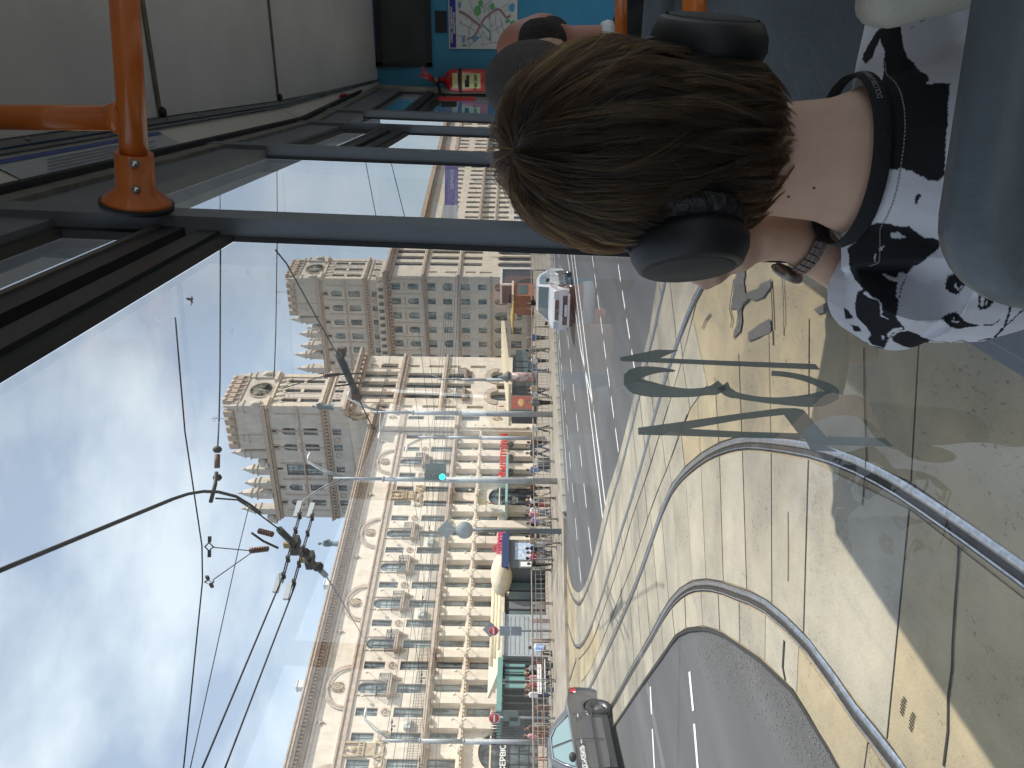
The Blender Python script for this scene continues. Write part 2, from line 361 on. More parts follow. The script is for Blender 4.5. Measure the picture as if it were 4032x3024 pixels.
L3 = smooth_path([(-2.3, 9.0), (-3.4, 9.5)]+seam3+[(-20, 22.3)], .1); Lfa = smooth_path(far_a, .1); Lfb = smooth_path(far_b, .1); Ler = smooth_path(edge_right, .1)
JT = MB()
def strip(pa, pb, joints, ga=.075, gb=.075, z=.016):
    prev = None
    for s in joints:
        a = at_len(pa, s); b = nearest(pb, a); u = (b-a).normalized(); a2, b2 = a+u*ga, b-u*gb
        if prev and (b2-a2).dot(u) > .1:
            put('concrete_slab', slab_mesh([prev[0], a2, b2, prev[1]], .001, z, m=M_sand if (a2.y < 4.9 or (pb is L4 and a2.y < 9)) else M_conc), bed)
            if random.random() < .85:
                w = random.choice((.006, .008, .012)); v = Vector((-u.y, u.x))*w; JT.add([(*(a2+v), .0185), (*(b2+v*.7), .0185), (*(b2-v), .0185), (*(a2-v*.8), .0185)], [(0, 1, 2, 3)])
        prev = (a2, b2)
js = [0.0, 2.05, 3.55, 5.05, 5.9, 6.75, 7.6, 8.45, 9.3, 10.2, 11.1]+[12.0+.95*i for i in range(18)]
strip(Lin, Lout, js); strip(Lout, Lel, [0, 1.9, 3.4, 4.6, 5.4, 6.2, 7.0, 7.8, 8.7, 9.6, 10.5]+[11.4+.95*i for i in range(16)], .075, .02, .015)
strip(Lin, L4, js, .075, .012, .0155)
strip(L4, L3, [8.6+.9*i for i in range(15)], .012, .012, .015); strip(L3, Lfa, [0.4+.95*i for i in range(16)], .012, .07, .0152)
strip(Lfa, Lfb, [2.2+1.0*i for i in range(24)], .07, .07, .0148); strip(Lfb, Ler, [.4+1.1*i for i in range(21)], .07, .02, .0145)
JT.build('joint', M_seam, bed, kind='stuff')
def rail(path, name):
    g = ribbon(path, -.068, .068, .0075).build('groove', M_groove)
    ns = normals(path); vs = []; prof = [(-.058, .006), (-.054, .021), (-.006, .021), (-.001, .006)]
    for p, n in zip(path, ns): vs += [(*(p+n*a), z) for a, z in prof]
    k = len(path); mb = MB(); mb.add(vs, [(i*4+j, i*4+j+1, (i+1)*4+j+1, (i+1)*4+j) for i in range(k-1) for j in range(3)], True)
    mb2 = ribbon(path, .040, .052, .0185, mb)
    o = mb2.build('tram_rail', M_rail, kind='structure'); g.parent = o; return o
for p in (P_in, P_out, P_fa, P_fb): rail(p, 'r')
# the second pair of tracks that turns off to the left in the distance
for a, b in (((-19.3, 21.4), (-31, 31)), ((-20.4, 21.2), (-33, 31.8))):
    rail(smooth_path([a, ((a[0]*.6+b[0]*.4)-.5, a[1]*.6+b[1]*.4), b], 1.0), 'r')
# asphalt plugs and open cracks in the slabs beside the near rail
def patch(pix, m, z=.0205):
    pts = [G(x, y, z) for x, y in pix]; bm = bmesh.new(); f = bm.faces.new([bm.verts.new(p) for p in pts]); bmesh.ops.triangulate(bm, faces=[f])
    me = bpy.data.meshes.new('asphalt_patch'); bm.to_mesh(me); bm.free(); me.materials.append(m); return put('asphalt_patch', me, bed)
z5 = lambda x, y: (2600+x*.3617, 780+y*.3617)
patch([z5(*p) for p in [(860, 740), (915, 760), (920, 850), (905, 900), (925, 1040), (980, 1010), (1060, 985), (1090, 930), (1200, 890), (1205, 960), (1120, 1080), (1030, 1115), (960, 1095), (910, 1150), (880, 1230), (890, 1330), (870, 1450), (790, 1530), (800, 1450), (850, 1330), (830, 1200), (760, 1210), (790, 1080), (800, 900)]], M_asph2)
patch([z5(*p) for p in [(955, 1465), (1080, 1370), (1190, 1310), (1205, 1400), (1200, 1460), (1120, 1495), (955, 1560)]], M_asph2)
patch([z5(*p) for p in [(1670, 1210), (1840, 1120), (1950, 1080), (1940, 1150), (1850, 1190), (1870, 1310), (1820, 1230), (1710, 1260)]], M_asph2)
def crack(pix, w=.012, z=.021):
    p = [G(x, y, z).to_2d() for x, y in pix]; o = ribbon(p, -w, w, z).build('crack', M_seam, bed); return o
crack([z5(1200, 880), z5(1215, 1150), z5(1222, 1320), z5(1228, 1600)], .013); crack([z5(830, 1360), z5(860, 1230), z5(905, 1150), z5(960, 1100)], .012); crack([z5(1320, 800), z5(1340, 1100), z5(1345, 1500)], .007); crack([z5(455, 1420), z5(490, 1330), z5(545, 1260)], .012); crack([z5(760, 1410), z5(780, 1320), z5(750, 1200), z5(800, 880)], .013)
z6 = lambda x, y: (2680+x*.6112, 2014+y*.6112)
crack([z6(1790, 215), z6(1783, 370), z6(1765, 600), z6(1750, 850), z6(1745, 1020), z6(1720, 1200), z6(1718, 1420), z6(1690, 1640)], .008)
crack([z6(690, 0), z6(692, 250), z6(690, 450)], .006); crack([z6(665, 830), z6(655, 1000), z6(672, 1090)], .016)
crack([(3400, 1370), (3402, 1560), (3410, 1800), (3395, 1990)], .006)
for s in (seam3, seam4): ribbon(smooth_path(s), -.012, .012, .0205).build('joint', M_seam, bed)
ribbon(el, -.01, .035, .0185).build('joint', M_seam, bed)
# scuffs / shoe prints on the near slab
for cx, cy, an in ((3555, 2780, .1), (3590, 2842, .15)):
    c = G(cx, cy, .019)
    for i in range(6): MB().box(c+Vector((-.02*i+.05, .004*math.sin(i), .0185-c.z+.001)), (.009, .05-.006*abs(i-2.5), .0015)).build('scuff', M_seam, bed)

# painted lines (street coordinates)
def line_obj(name, pts, w, z=.006, parent=None):
    return ribbon([Vector(p[:2]) for p in pts], -w/2, w/2, z).build(name, M_line, parent, kind=None if parent else 'structure')
marks = put('road_marking', line_obj('solid_line', [ST(13.0, -46.35), ST(110, -41.5)], .14).data, kind='structure'); bpy.data.objects.remove(bpy.data.objects['solid_line'])
line_obj('solid_line', [ST(13.2, -47.0), ST(27, -46.35), ST(100, -43.6)], .14, parent=marks); line_obj('solid_line', [ST(17.0, -46.9), ST(22.1, -45.45), ST(31, -44.4), ST(60, -42)], .13, parent=marks)
def dashes(a, b, first, n, gap=1.0, ln=.9, w=.12):
    d = (b-a).normalized()
    for i in range(n): line_obj('dash', [a+d*(first+i*(gap+ln)), a+d*(first+i*(gap+ln)+ln)], w, parent=marks)
dashes(ST(12.0, -52.3), ST(15.3, -52.6), -.4, 7, .35, .62, .09); dashes(ST(12.2, -49.6), ST(20, -49.85), .1, 12, .38, .72, .09); dashes(ST(14.5, -43.5), ST(23, -42.5), .1, 22, .9, 1.2, .11); dashes(ST(16.2, -40.1), ST(26, -38.8), .1, 14, .9, 1.2, .11)
line_obj('solid_line', [ST(23, -37.6), ST(30, -37.1), ST(60, -36.8)], .12, parent=marks); line_obj('solid_line', [ST(30.5, -38), ST(60, -38.2)], .12, parent=marks)
for a, b in (((2716, 2645), (2731, 2799)), ((2562, 2704), (2567, 2812)), ((2735, 2850), (2752, 3060)), ((2570, 2870), (2580, 3060))):
    line_obj('dash', [G(*a), G(*b)], .11, parent=marks)
# gravelly edge between slab and asphalt on the near left
mg = mat('loose_grit', (.24, .22, .18), rough=.95, noise=.5, nscale=60)
gm = MB()
for i in range(2200):
    t = random.random(); e = at_len(Lel, 1.2+t*6.5); n = Vector((-1, -.2)).normalized(); off = abs(random.gauss(0, .28))+.02; p = e+n*off+Vector((random.uniform(-.1, .1), random.uniform(-.1, .1)))
    r = random.uniform(.002, .006); gm.box((p.x, p.y, .002+r*.4), (r*2, r*1.6, r), Matrix.Rotation(random.random()*3, 3, 'Z'))
gm.build('grit', mg, kind='stuff')
# far pavement with its kerb and the reserved track side
pv = [ST(-6, -26.5), ST(20.2, -34.2), ST(23, -35.9), ST(60, -36.2), ST(150, -36.2), ST(150, 30), ST(-40, 30), ST(-40, -24)]
bm = bmesh.new(); f = bm.faces.new([bm.verts.new((p.x, p.y, .13)) for p in pv]); ex = bmesh.ops.extrude_face_region(bm, geom=[f]); bmesh.ops.translate(bm, verts=[v for v in ex['geom'] if isinstance(v, bmesh.types.BMVert)], vec=(0, 0, -.2)); bmesh.ops.recalc_face_normals(bm, faces=bm.faces)
me = bpy.data.meshes.new('pavement'); bm.to_mesh(me); bm.free(); me.materials.append(M_pave); pavement = put('pavement', me, kind='structure')
for i in range(40):
    a, b = ST(23.2+i*1.0, -36.05), ST(24.15+i*1.0, -36.05)
    k = MB().box((0, 0, .08), (.95, .18, .17)).build('kerb_stone', M_kerb, pavement, loc=(a+b)/2, rot=(0, 0, R(75)))
# ------------------------------------------------------------------ buildings
M_stone = stone('facade_stone', (.83, .745, .635)); M_stone2 = stone('tower_stone', (.70, .645, .575), 1.6, .6)
M_trim = mat('cornice_stone', (.52, .42, .34), rough=.9, noise=.22, nscale=2.5, spec=.2, bump=.2, bscale=12)
M_trim2 = mat('light_trim_stone', (.72, .62, .50), rough=.88, noise=.15, nscale=2, spec=.2)
M_relief = mat('carved_relief', (.50, .40, .28), rough=.9, noise=.35, nscale=5, spec=.2, bump=.6, bscale=9)
M_frame = mat('window_frame', (.16, .13, .11), rough=.6); M_framew = mat('window_frame_light', (.55, .53, .48), rough=.6)
M_dark = mat('dark_interior', (.02, .021, .024), rough=.9)
M_iron = mat('wrought_iron', (.03, .032, .035), rough=.55); M_bronze = mat('bronze', (.17, .22, .24), rough=.6, noise=.3, nscale=6)
M_roofm = mat('roof_sheet', (.22, .2, .19), rough=.7, noise=.2, nscale=1)
def pane_mat(name, a, c, rough=.06):
    """glazing seen from outside: curtains or a dark room behind a reflecting sheet, different for every window"""
    m = mat(name, a, rough=rough, spec=.9, coat=.0); nt = m.node_tree; N = nt.nodes; L = nt.links; b = N['Principled BSDF']
    tc = N.new('ShaderNodeTexCoord'); oi = N.new('ShaderNodeObjectInfo'); ad = N.new('ShaderNodeVectorMath'); ad.operation = 'ADD'
    n = N.new('ShaderNodeTexNoise'); n.inputs['Scale'].default_value = .9; n.inputs['Detail'].default_value = 3
    mp = N.new('ShaderNodeMapping'); mp.inputs['Scale'].default_value = (1.6, 1, .55)
    sc = N.new('ShaderNodeVectorMath'); sc.operation = 'SCALE'; sc.inputs['Scale'].default_value = 37; cb = N.new('ShaderNodeCombineXYZ')
    L.new(oi.outputs['Random'], cb.inputs[0]); L.new(oi.outputs['Random'], cb.inputs[2]); L.new(cb.outputs[0], sc.inputs[0])
    L.new(tc.outputs['Object'], mp.inputs['Vector']); L.new(mp.outputs[0], ad.inputs[0]); L.new(sc.outputs[0], ad.inputs[1]); L.new(ad.outputs[0], n.inputs['Vector'])
    r = N.new('ShaderNodeValToRGB'); r.color_ramp.elements[0].position = .42; r.color_ramp.elements[1].position = .58; r.color_ramp.elements[0].color = (*a, 1); r.color_ramp.elements[1].color = (*c, 1)
    L.new(n.outputs['Fac'], r.inputs['Fac']); L.new(r.outputs['Color'], b.inputs['Base Color']); return m
M_pane = pane_mat('window_pane', (.06, .07, .075), (.34, .40, .40)); M_pane_d = pane_mat('window_pane_dark', (.035, .042, .05), (.13, .165, .185)); M_shop = pane_mat('shop_glass', (.03, .04, .045), (.22, .25, .24))

def outline(w, h, arch=False, n=7):
    if not arch: return [(-w/2, 0), (w/2, 0), (w/2, h), (-w/2, h)]
    r = w/2; return [(-r, 0), (r, 0)]+[(r*math.cos(math.pi*i/(2*n)), h-r+r*math.sin(math.pi*i/(2*n))) for i in range(2*n+1)]
def walls(mb, s0, s1, z0, z1, ops, y=0.0, depth=.28):
    """wall sheet at depth y with real openings (s_centre, width, z_low, z_high, arched) and their reveals"""
    S = sorted({round(v, 4) for v in [s0, s1]+[o[0]+k*o[1]/2 for o in ops for k in (-1, 1)] if s0-1e-6 <= v <= s1+1e-6})
    Z = sorted({round(v, 4) for v in [z0, z1]+[o[k] for o in ops for k in (2, 3)] if z0-1e-6 <= v <= z1+1e-6})
    for zi in range(len(Z)-1):
        za, zb = Z[zi], Z[zi+1]; zm = (za+zb)/2; run = None
        for si in range(len(S)-1):
            sm = (S[si]+S[si+1])/2
            hole = any(abs(sm-o[0]) < o[1]/2 and o[2] < zm < o[3] for o in ops)
            if hole:
                if run is not None: mb.add([(run, y, za), (S[si], y, za), (S[si], y, zb), (run, y, zb)], [(0, 1, 2, 3)]); run = None
            elif run is None: run = S[si]
        if run is not None: mb.add([(run, y, za), (S[-1], y, za), (S[-1], y, zb), (run, y, zb)], [(0, 1, 2, 3)])
    for o in ops:
        pl = [(o[0]+u, o[2]+v) for u, v in outline(o[1], o[3]-o[2], o[4])]; n = len(pl)
        mb.add([(u, y, v) for u, v in pl]+[(u, y+depth, v) for u, v in pl], [(i, (i+1) % n, n+(i+1) % n, n+i) for i in range(n)])
        if o[4]:
            r = o[1]/2; zs = o[3]-r; m = 7
            for sg in (-1, 1):
                arc = [(o[0]+sg*r*math.cos(math.pi/2*i/m), zs+r*math.sin(math.pi/2*i/m)) for i in range(m+1)]; c = (o[0]+sg*r, o[3])
                for i in range(m): mb.add([(*[arc[i][0]], y, arc[i][1]), (arc[i+1][0], y, arc[i+1][1]), (c[0], y, c[1])], [(0, 1, 2)])
    return mb
WCACHE = {}
def window(parent, s, z, w, h, arch=False, y=.22, bars=(1, 1), fm=None, pm=None, fw=.055):
    fm = fm or M_frame; pm = pm or M_pane; key = (round(w, 2), round(h, 2), arch, bars, fm.name, pm.name)
    if key not in WCACHE:
        mb = MB(); po = outline(w, h, arch); pi_ = outline(w-2*fw, h-2*fw, arch); pi_ = [(u, v+fw) for u, v in pi_]; n = len(po)
        mb.add([(u, 0, v) for u, v in po]+[(u, 0, v) for u, v in pi_]+[(u, .05, v) for u, v in pi_], [(i, (i+1) % n, n+(i+1) % n, n+i) for i in range(n)]+[(n+i, n+(i+1) % n, 2*n+(i+1) % n, 2*n+i) for i in range(n)])
        top = h-(w/2 if arch else 0)
        for i in range(bars[0]): mb.box((-w/2+w*(i+1)/(bars[0]+1), .02, top/2), (.05, .04, top-.02))
        for i in range(bars[1]): mb.box((0, .021, top*(.68 if bars[1] == 1 else (i+1)/(bars[1]+1))), (w-.02, .042, .05))
        if arch: mb.box((0, .021, top), (w-.02, .042, .05))
        p = MB(); p.add([(u, .04, v) for u, v in po], [tuple(range(n))])
        WCACHE[key] = (mb.mesh('window', fm), p.mesh('pane', pm))
    a, b = WCACHE[key]; o = put('window', a, parent, (s, y, z)); put('pane', b, o); return o
def bands(mb, s0, s1, rows):
    for za, zb, pr in rows: mb.b2((s0, -pr, za), (s1, .12, zb))
    return mb
def arc_band(mb, s, z, r0, r1, y0, y1, n=16, a0=0, a1=math.pi):
    for i in range(n):
        a, b = a0+(a1-a0)*i/n, a0+(a1-a0)*(i+1)/n
        q = [(s+r0*math.cos(a), z+r0*math.sin(a)), (s+r1*math.cos(a), z+r1*math.sin(a)), (s+r1*math.cos(b), z+r1*math.sin(b)), (s+r0*math.cos(b), z+r0*math.sin(b))]
        mb.add([(u, y0, v) for u, v in q]+[(u, y1, v) for u, v in q], [(0, 1, 2, 3), (0, 1, 5, 4), (3, 2, 6, 7)])
    return mb
def ring(mb, s, z, r0, r1, y0, y1, n=18, sq=1.0):
    for i in range(n):
        a, b = 2*math.pi*i/n, 2*math.pi*(i+1)/n
        q = [(s+r*math.cos(t), z+sq*r*math.sin(t)) for r, t in ((r0, a), (r1, a), (r1, b), (r0, b))]
        mb.add([(u, y0, v) for u, v in q]+[(u, y1, v) for u, v in q], [(0, 1, 2, 3), (0, 1, 5, 4), (3, 2, 6, 7)])
    return mb
def dentils(mb, s0, s1, z0, z1, pr, pitch=.34, w=.19):
    s = s0+pitch/2
    while s < s1: mb.b2((s-w/2, -pr, z0), (s+w/2, .05, z1)); s += pitch
    return mb
FROT = R(75)                                   # facade frame: x along the street, y into the building, z up
def fthing(name, label, cat, group=None): return thing(name, label, cat, tuple(-FN*FP), FROT, group)
def scroll(mb, s, z, k=1.0, y=-.14):
    """small carved cartouche: shield, side scrolls, finial"""
    ring(mb, s, z, .16*k, .27*k, y, 0, 14, 2.0); mb.ell((s, y*.4, z), (.15*k, .08, .34*k), 10, 6)
    for sg in (-1, 1): mb.tube([(s+sg*.3*k, y*.6, z-.5*k), (s+sg*.42*k, y*.8, z-.1*k), (s+sg*.34*k, y*.8, z+.35*k), (s+sg*.16*k, y*.7, z+.62*k)], [.05*k, .07*k, .06*k, .03*k], 6)
    mb.ell((s, y*.5, z+.78*k), (.12*k, .1, .14*k), 8, 5); return mb

# ---- the long apartment wing
W = fthing('apartment_building', 'long pale stone apartment building with arched balcony windows and a dentilled brown cornice', 'building')
AX = [47.25-2.17*k for k in range(-10, 13)]
ARCH = (36.45, 40.8, 45.1, 49.4, 53.8, 64.5, 27.9, 23.6)
isarch = lambda s: any(abs(s-a) < .4 for a in ARCH)
S0, S1 = 20.3, 69.75
ops = []
for s in AX:
    ops.append((s, .86, 9.72, 12.2, False))
    ops.append((s, 1.05, 13.05, 15.55, True) if isarch(s) else (s, .74, 13.55, 15.38, False))
mb = MB(); walls(mb, S0, S1, 9.2, 20.0, ops)
mb.build('wall', M_stone, W)
for o in ops: window(W, o[0], o[2], o[1], o[3]-o[2], o[4], .2, (1, 1))
mb = MB()                                      # plain returns, back and roof of the block
mb.b2((S0, .45, 0), (S1, 14, 19.3)); mb.add([(S0, -.7, 20.0), (S1, -.7, 20.0), (S1, 7, 21.6), (S0, 7, 21.6)], [(0, 1, 2, 3)])
mb.build('roof', M_roofm, W)
lo = []
for s in AX: lo += [(s, 1.12, .15, 3.2, False), (s, 1.0, 4.15, 6.1, False), (s, 1.0, 6.75, 9.0, False)]
spec_s = 59.2                                  # the tall arched shop entrance takes the place of two bays
lo = [o for o in lo if not (abs(o[0]-spec_s) < 2.4 and o[2] < 5)]+[(spec_s, 3.0, .15, 5.2, True)]
lo = [o for o in lo if not (abs(o[0]-31.0) < 2.4 and o[2] < 5)]+[(31.0, 3.4, .15, 5.0, True)]
mb = MB(); walls(mb, S0, S1, 0, 9.2, lo, 0.0, .3); mb.build('lower_wall', M_stone, W)
for o in lo:
    if o[4]: window(W, o[0], o[2], o[1], o[3]-o[2], True, .24, (3, 3), M_iron, M_pane_d, .1)
    elif o[2] < 1: window(W, o[0], o[2], o[1], o[3]-o[2], False, .2, (0, 2), M_frame, M_shop)
    else: window(W, o[0], o[2], o[1], o[3]-o[2], False, .2, (1, 1))
pier = MB().box((0, -.25, 4.55), (.97, .5, 9.1)); pier.b2((-.5, -.53, 0), (.5, 0, .8)); pier.b2((-.52, -.55, 8.75), (.52, 0, 9.1)); pm_ = pier.mesh('pier', M_stone)
for s in [a+1.085 for a in AX]+[AX[-1]-1.085]:
    if abs(s-59.2) < 1.6 or abs(s-31) < 1.6: continue
    put('pier', pm_, W, (s, 0, 0))
mb = MB(); mb.b2((S0, -.58, 6.42), (S1, -.0, 6.62)); mb.b2((S0, -.12, 3.95), (S1, 0, 4.08)); dentils(mb, S0, S1, 6.28, 6.42, .54, .36, .2); mb.build('string_course', M_trim2, W)
mb = MB()                                      # the deep balcony shelf over the third storey
mb.b2((S0, -.78, 9.34), (S1, .0, 9.62)); mb.b2((S0, -.66, 9.16), (S1, -.0, 9.34))
for s in [a+1.085 for a in AX]: mb.prism([(0, 9.16), (-.6, 9.16), (-.42, 8.86), (0, 8.6)], lambda u, v, w: (w, u-.34+.0, v), s-.16, s+.16)
mb.build('balcony_shelf', M_trim, W)
def railing(mb, s0, s1, y, z, h=.92, pitch=.13):
    mb.box(((s0+s1)/2, y, z+h), (s1-s0, .05, .045)); mb.box(((s0+s1)/2, y, z+.1), (s1-s0, .04, .035)); mb.box(((s0+s1)/2, y, z+h*.78), (s1-s0, .03, .025))
    n = int((s1-s0)/pitch)
    for i in range(n+1): mb.box((s0+(s1-s0)*i/n, y, z+h/2), (.022, .022, h))
    return mb
for i in range(11): railing(MB(), S0+i*4.34+.1, min(S0+(i+1)*4.34-.1, S1), -.72, 9.62).build('balcony_railing', M_iron, W)
mb = MB(); bands(mb, S0, S1, [(15.74, 15.9, .16), (15.9, 16.24, .1), (16.24, 16.4, .2)]); mb.build('string_course', M_trim, W)
mb = MB(); bands(mb, S0, S1, [(18.42, 18.62, .1)]); mb.build('string_course', M_trim2, W)
mb = MB()
bands(mb, S0-.1, S1+.2, [(18.74, 18.98, .2), (18.98, 19.12, .34)]); dentils(mb, S0, S1, 19.12, 19.4, .58)
mb.b2((S0-.2, -.36, 19.12), (S1+.2, .1, 19.4)); mb.b2((S0-.3, -.82, 19.4), (S1+.2, .1, 19.62)); mb.b2((S0-.3, -.95, 19.62), (S1+.2, .1, 19.86)); mb.b2((S0-.3, -1.02, 19.86), (S1+.2, .1, 19.98))
mb.build('cornice', M_trim, W)
for s in (36.4, 45.1, 53.8, 64.5, 27.7):
    mb = MB(); arc_band(mb, s, 16.36, 1.72, 1.9, -.16, 0, 22); arc_band(mb, s, 16.36, 1.9, 2.12, -.1, 0, 22); mb.build('arch_moulding', M_trim, W)
    scroll(MB(), s, 17.3, .95).build('cartouche', M_relief, W)
for i in range(12):
    s = AX[-1]-1+i*4.34; mb = MB(); ring(mb, s, 18.1, .02, .14, -.1, 0, 10, 1.3)
    if i % 2: mb.box((s, -.08, 18.15), (.5, .12, .12)); mb.box((s, -.08, 18.1), (.12, .14, .5))
    mb.build('rosette', M_trim, W)
for s in AX:
    if not isarch(s) and abs(s-59.2) > 2 and abs(s-31) > 2:
        mb = MB(); ring(mb, s, 12.95, .24, .34, -.1, 0, 18); mb.lathe([(0, -.03), (.24, -.03), (.24, 0)], (s, 0, 12.95), 16, 'y'); mb.build('roundel', M_trim, W)
    if isarch(s): MB().b2((s-.72, -.09, 12.9), (s-.64, 0, 15.74)).b2((s+.64, -.09, 12.9), (s+.72, 0, 15.74)).build('pilaster_strip', M_trim, W)
for s in (59.2, 31.0):                           # carved tablets between the flanking windows
    mb = MB(); mb.b2((s-.52, -.12, 13.2), (s+.52, 0, 14.1)); mb.b2((s-.62, -.2, 14.1), (s+.62, 0, 14.3)); dentils(mb, s-.6, s+.6, 14.3, 14.5, .24, .2, .11); mb.b2((s-.6, -.16, 14.5), (s+.6, 0, 14.62))
    for sg in (-1, 1): mb.b2((s+sg*.55-.09, -.18, 14.62), (s+sg*.55+.09, 0, 15.7))
    arc_band(mb, s, 13.25, .5, .72, -.16, 0, 12, math.pi, 2*math.pi); mb.ell((s, -.06, 15.0), (.28, .12, .3), 10, 6); mb.box((s, -.08, 15.5), (.2, .1, .2), Matrix.Rotation(.78, 3, 'Y')); mb.build('carved_tablet', M_relief, W)
    for sg in (-1.09, 1.09):
        mb = MB(); ring(mb, s+sg, 12.85, .26, .37, -.14, 0, 18); arc_band(mb, s+sg, 12.85, .4, .55, -.1, 0, 10, math.pi, 2*math.pi)
        for q in (-.42, .42): mb.b2((s+sg+q-.05, -.1, 12.4), (s+sg+q+.05, 0, 13.3))
        mb.build('roundel', M_relief, W)
bal = MB(); bal.b2((-1.02, -.62, -.16), (1.02, 0, .02)); bal.b2((-1.08, -.68, .02), (1.08, 0, .09))
for sg in (-.78, .78): bal.prism([(0, -.16), (-.56, -.16), (-.46, -.34), (-.16, -.62), (0, -1.0)], lambda u, v, w: (w, u, v), sg-.13, sg+.13)
bal_m = bal.mesh('balcony', M_trim)
br_ = MB(); railing(br_, -.98, .98, -.6, .06, .86, .14)
for sg in (-.98, .98):
    for k in range(4): br_.box((sg, -.55+.14*k, .5), (.02, .02, .84))
    br_.box((sg, -.31, .92), (.04, .6, .04))
for sg in (-.6, 0, .6): ring(br_, sg, .5, .12, .16, -.62, -.58, 12)
br_m = br_.mesh('railing', M_iron)
for s in ARCH:
    b = put('balcony', bal_m, W, (s, 0, 12.82)); put('railing', br_m, b)
lampb = MB(); lampb.tube([(0, 0, 0), (0, -.35, .12), (0, -.5, .3)], .025, 5); lampb.lathe([(.03, 0), (.1, .04), (.12, .2), (.05, .3), (.01, .34)], (0, -.5, .28), 7); lb_m = lampb.mesh('wall_lamp', mat('lamp_cream', (.72, .66, .55), rough=.5))
for s in [a+1.085 for a in AX]:
    for z in (6.75, 5.75): put('wall_lamp', lb_m, W, (s, -.5, z))
for s in ARCH[:5]:
    for sg in (-1.1, 1.1): put('wall_lamp', lb_m, W, (s+sg, 0, 14.5))
acm = MB().box((0, -.2, .3), (.8, .34, .56)).lathe([(.2, -.02), (.22, 0)], (0, -.37, .3), 14, 'y').mesh('air_conditioner', mat('ac_white', (.5, .5, .48), rough=.5))
for i, s in enumerate((43.9, 52.6, 33.1)):
    p = -FN*FP+FD*s+_z*10.6; put('air_conditioner', acm, None, p, (0, 0, FROT), None, ('grey air conditioner box on the wall right of the second balcony bay', 'grey air conditioner box on the wall under the middle carved arch', 'grey air conditioner box on the wall near the street lamp with the curved arm')[i], 'air conditioner', 'air conditioners on the long facade')
for i, (x, y) in enumerate(((1286, 2300), (1180, 2700))):
    q = PL(x, y, tuple(-FN*(FP+3)), tuple(FN)); s = q.dot(FD); put('chimney', MB().b2((-.35, -.35, -1.2), (.35, .35, .75)).b2((-.4, -.4, .75), (.4, .4, .85)).mesh('chimney', mat('white_plaster', (.72, .71, .7), rough=.8, noise=.1, nscale=3)), W, (s, 3, q.z-.6))
# two shallow canopies and drain pipes
for s in (56.9, 69.6): MB().tube([(s, -.42, .2), (s, -.42, 9.1)], .06, 6).build('drain_pipe', M_trim, W)

# ---- pavilion and tower blocks (the gate pair)
def figure_mesh(h, m, name='statue'):
    k = h/3.0; mb = MB()
    mb.lathe([(.42*k, 0), (.42*k, .18*k), (.34*k, .2*k)], n=10); mb.tube([(0, 0, .2*k), (.03*k, 0, .8*k), (0, 0, 1.4*k), (0, 0, 2.0*k), (0, 0, 2.3*k)], [.34*k, .3*k, .25*k, .33*k, .16*k], 10)
    mb.ell((0, 0, 2.62*k), (.15*k, .17*k, .2*k)); mb.tube([(.3*k, 0, 2.2*k), (.48*k, .1*k, 1.75*k), (.3*k, .3*k, 1.5*k)], [.11*k, .09*k, .07*k], 7); mb.tube([(-.3*k, 0, 2.2*k), (-.42*k, 0, 1.7*k), (-.36*k, .15*k, 1.25*k)], [.11*k, .09*k, .07*k], 7)
    mb.tube([(-.1*k, .1*k, 1.9*k), (-.42*k, .2*k, 1.0*k), (-.38*k, .1*k, .3*k)], [.2*k, .2*k, .26*k], 7)
    return blob(mb, .06*k, 2, name, m)
STAT = figure_mesh(3.0, M_bronze)
pin = MB(); pin.b2((-.42, -.42, 0), (.42, .42, 2.2)); pin.b2((-.5, -.5, 2.2), (.5, .5, 2.38)); pin.b2((-.34, -.34, 2.38), (.34, .34, 3.0)); pin.b2((-.42, -.42, 3.0), (.42, .42, 3.12))
for a, b in ((.36, .16),): pin.add([(-a, -a, 3.12), (a, -a, 3.12), (a, a, 3.12), (-a, a, 3.12), (-b, -b, 4.3), (b, -b, 4.3), (b, b, 4.3), (-b, b, 4.3)], [(0, 1, 5, 4), (1, 2, 6, 5), (2, 3, 7, 6), (3, 0, 4, 7), (4, 5, 6, 7)])
pin.lathe([(.1, 4.3), (.2, 4.42), (.12, 4.55), (.17, 4.72), (.05, 4.9), (.02, 5.5)], n=8); pin.v = [(x*1.3, y*1.3, z) for x, y, z in pin.v]; PIN = pin.mesh('pinnacle', M_stone2)
vol = MB(); vol.lathe([(.75, -.3), (.75, .3)], (0, 0, .75), 16, 'x'); vol.lathe([(.42, -.36), (.42, .36)], (0, 0, .8), 14, 'x'); vol.b2((-.3, -.9, 0), (.3, .9, .4)); VOL = vol.mesh('volute', M_stone2)

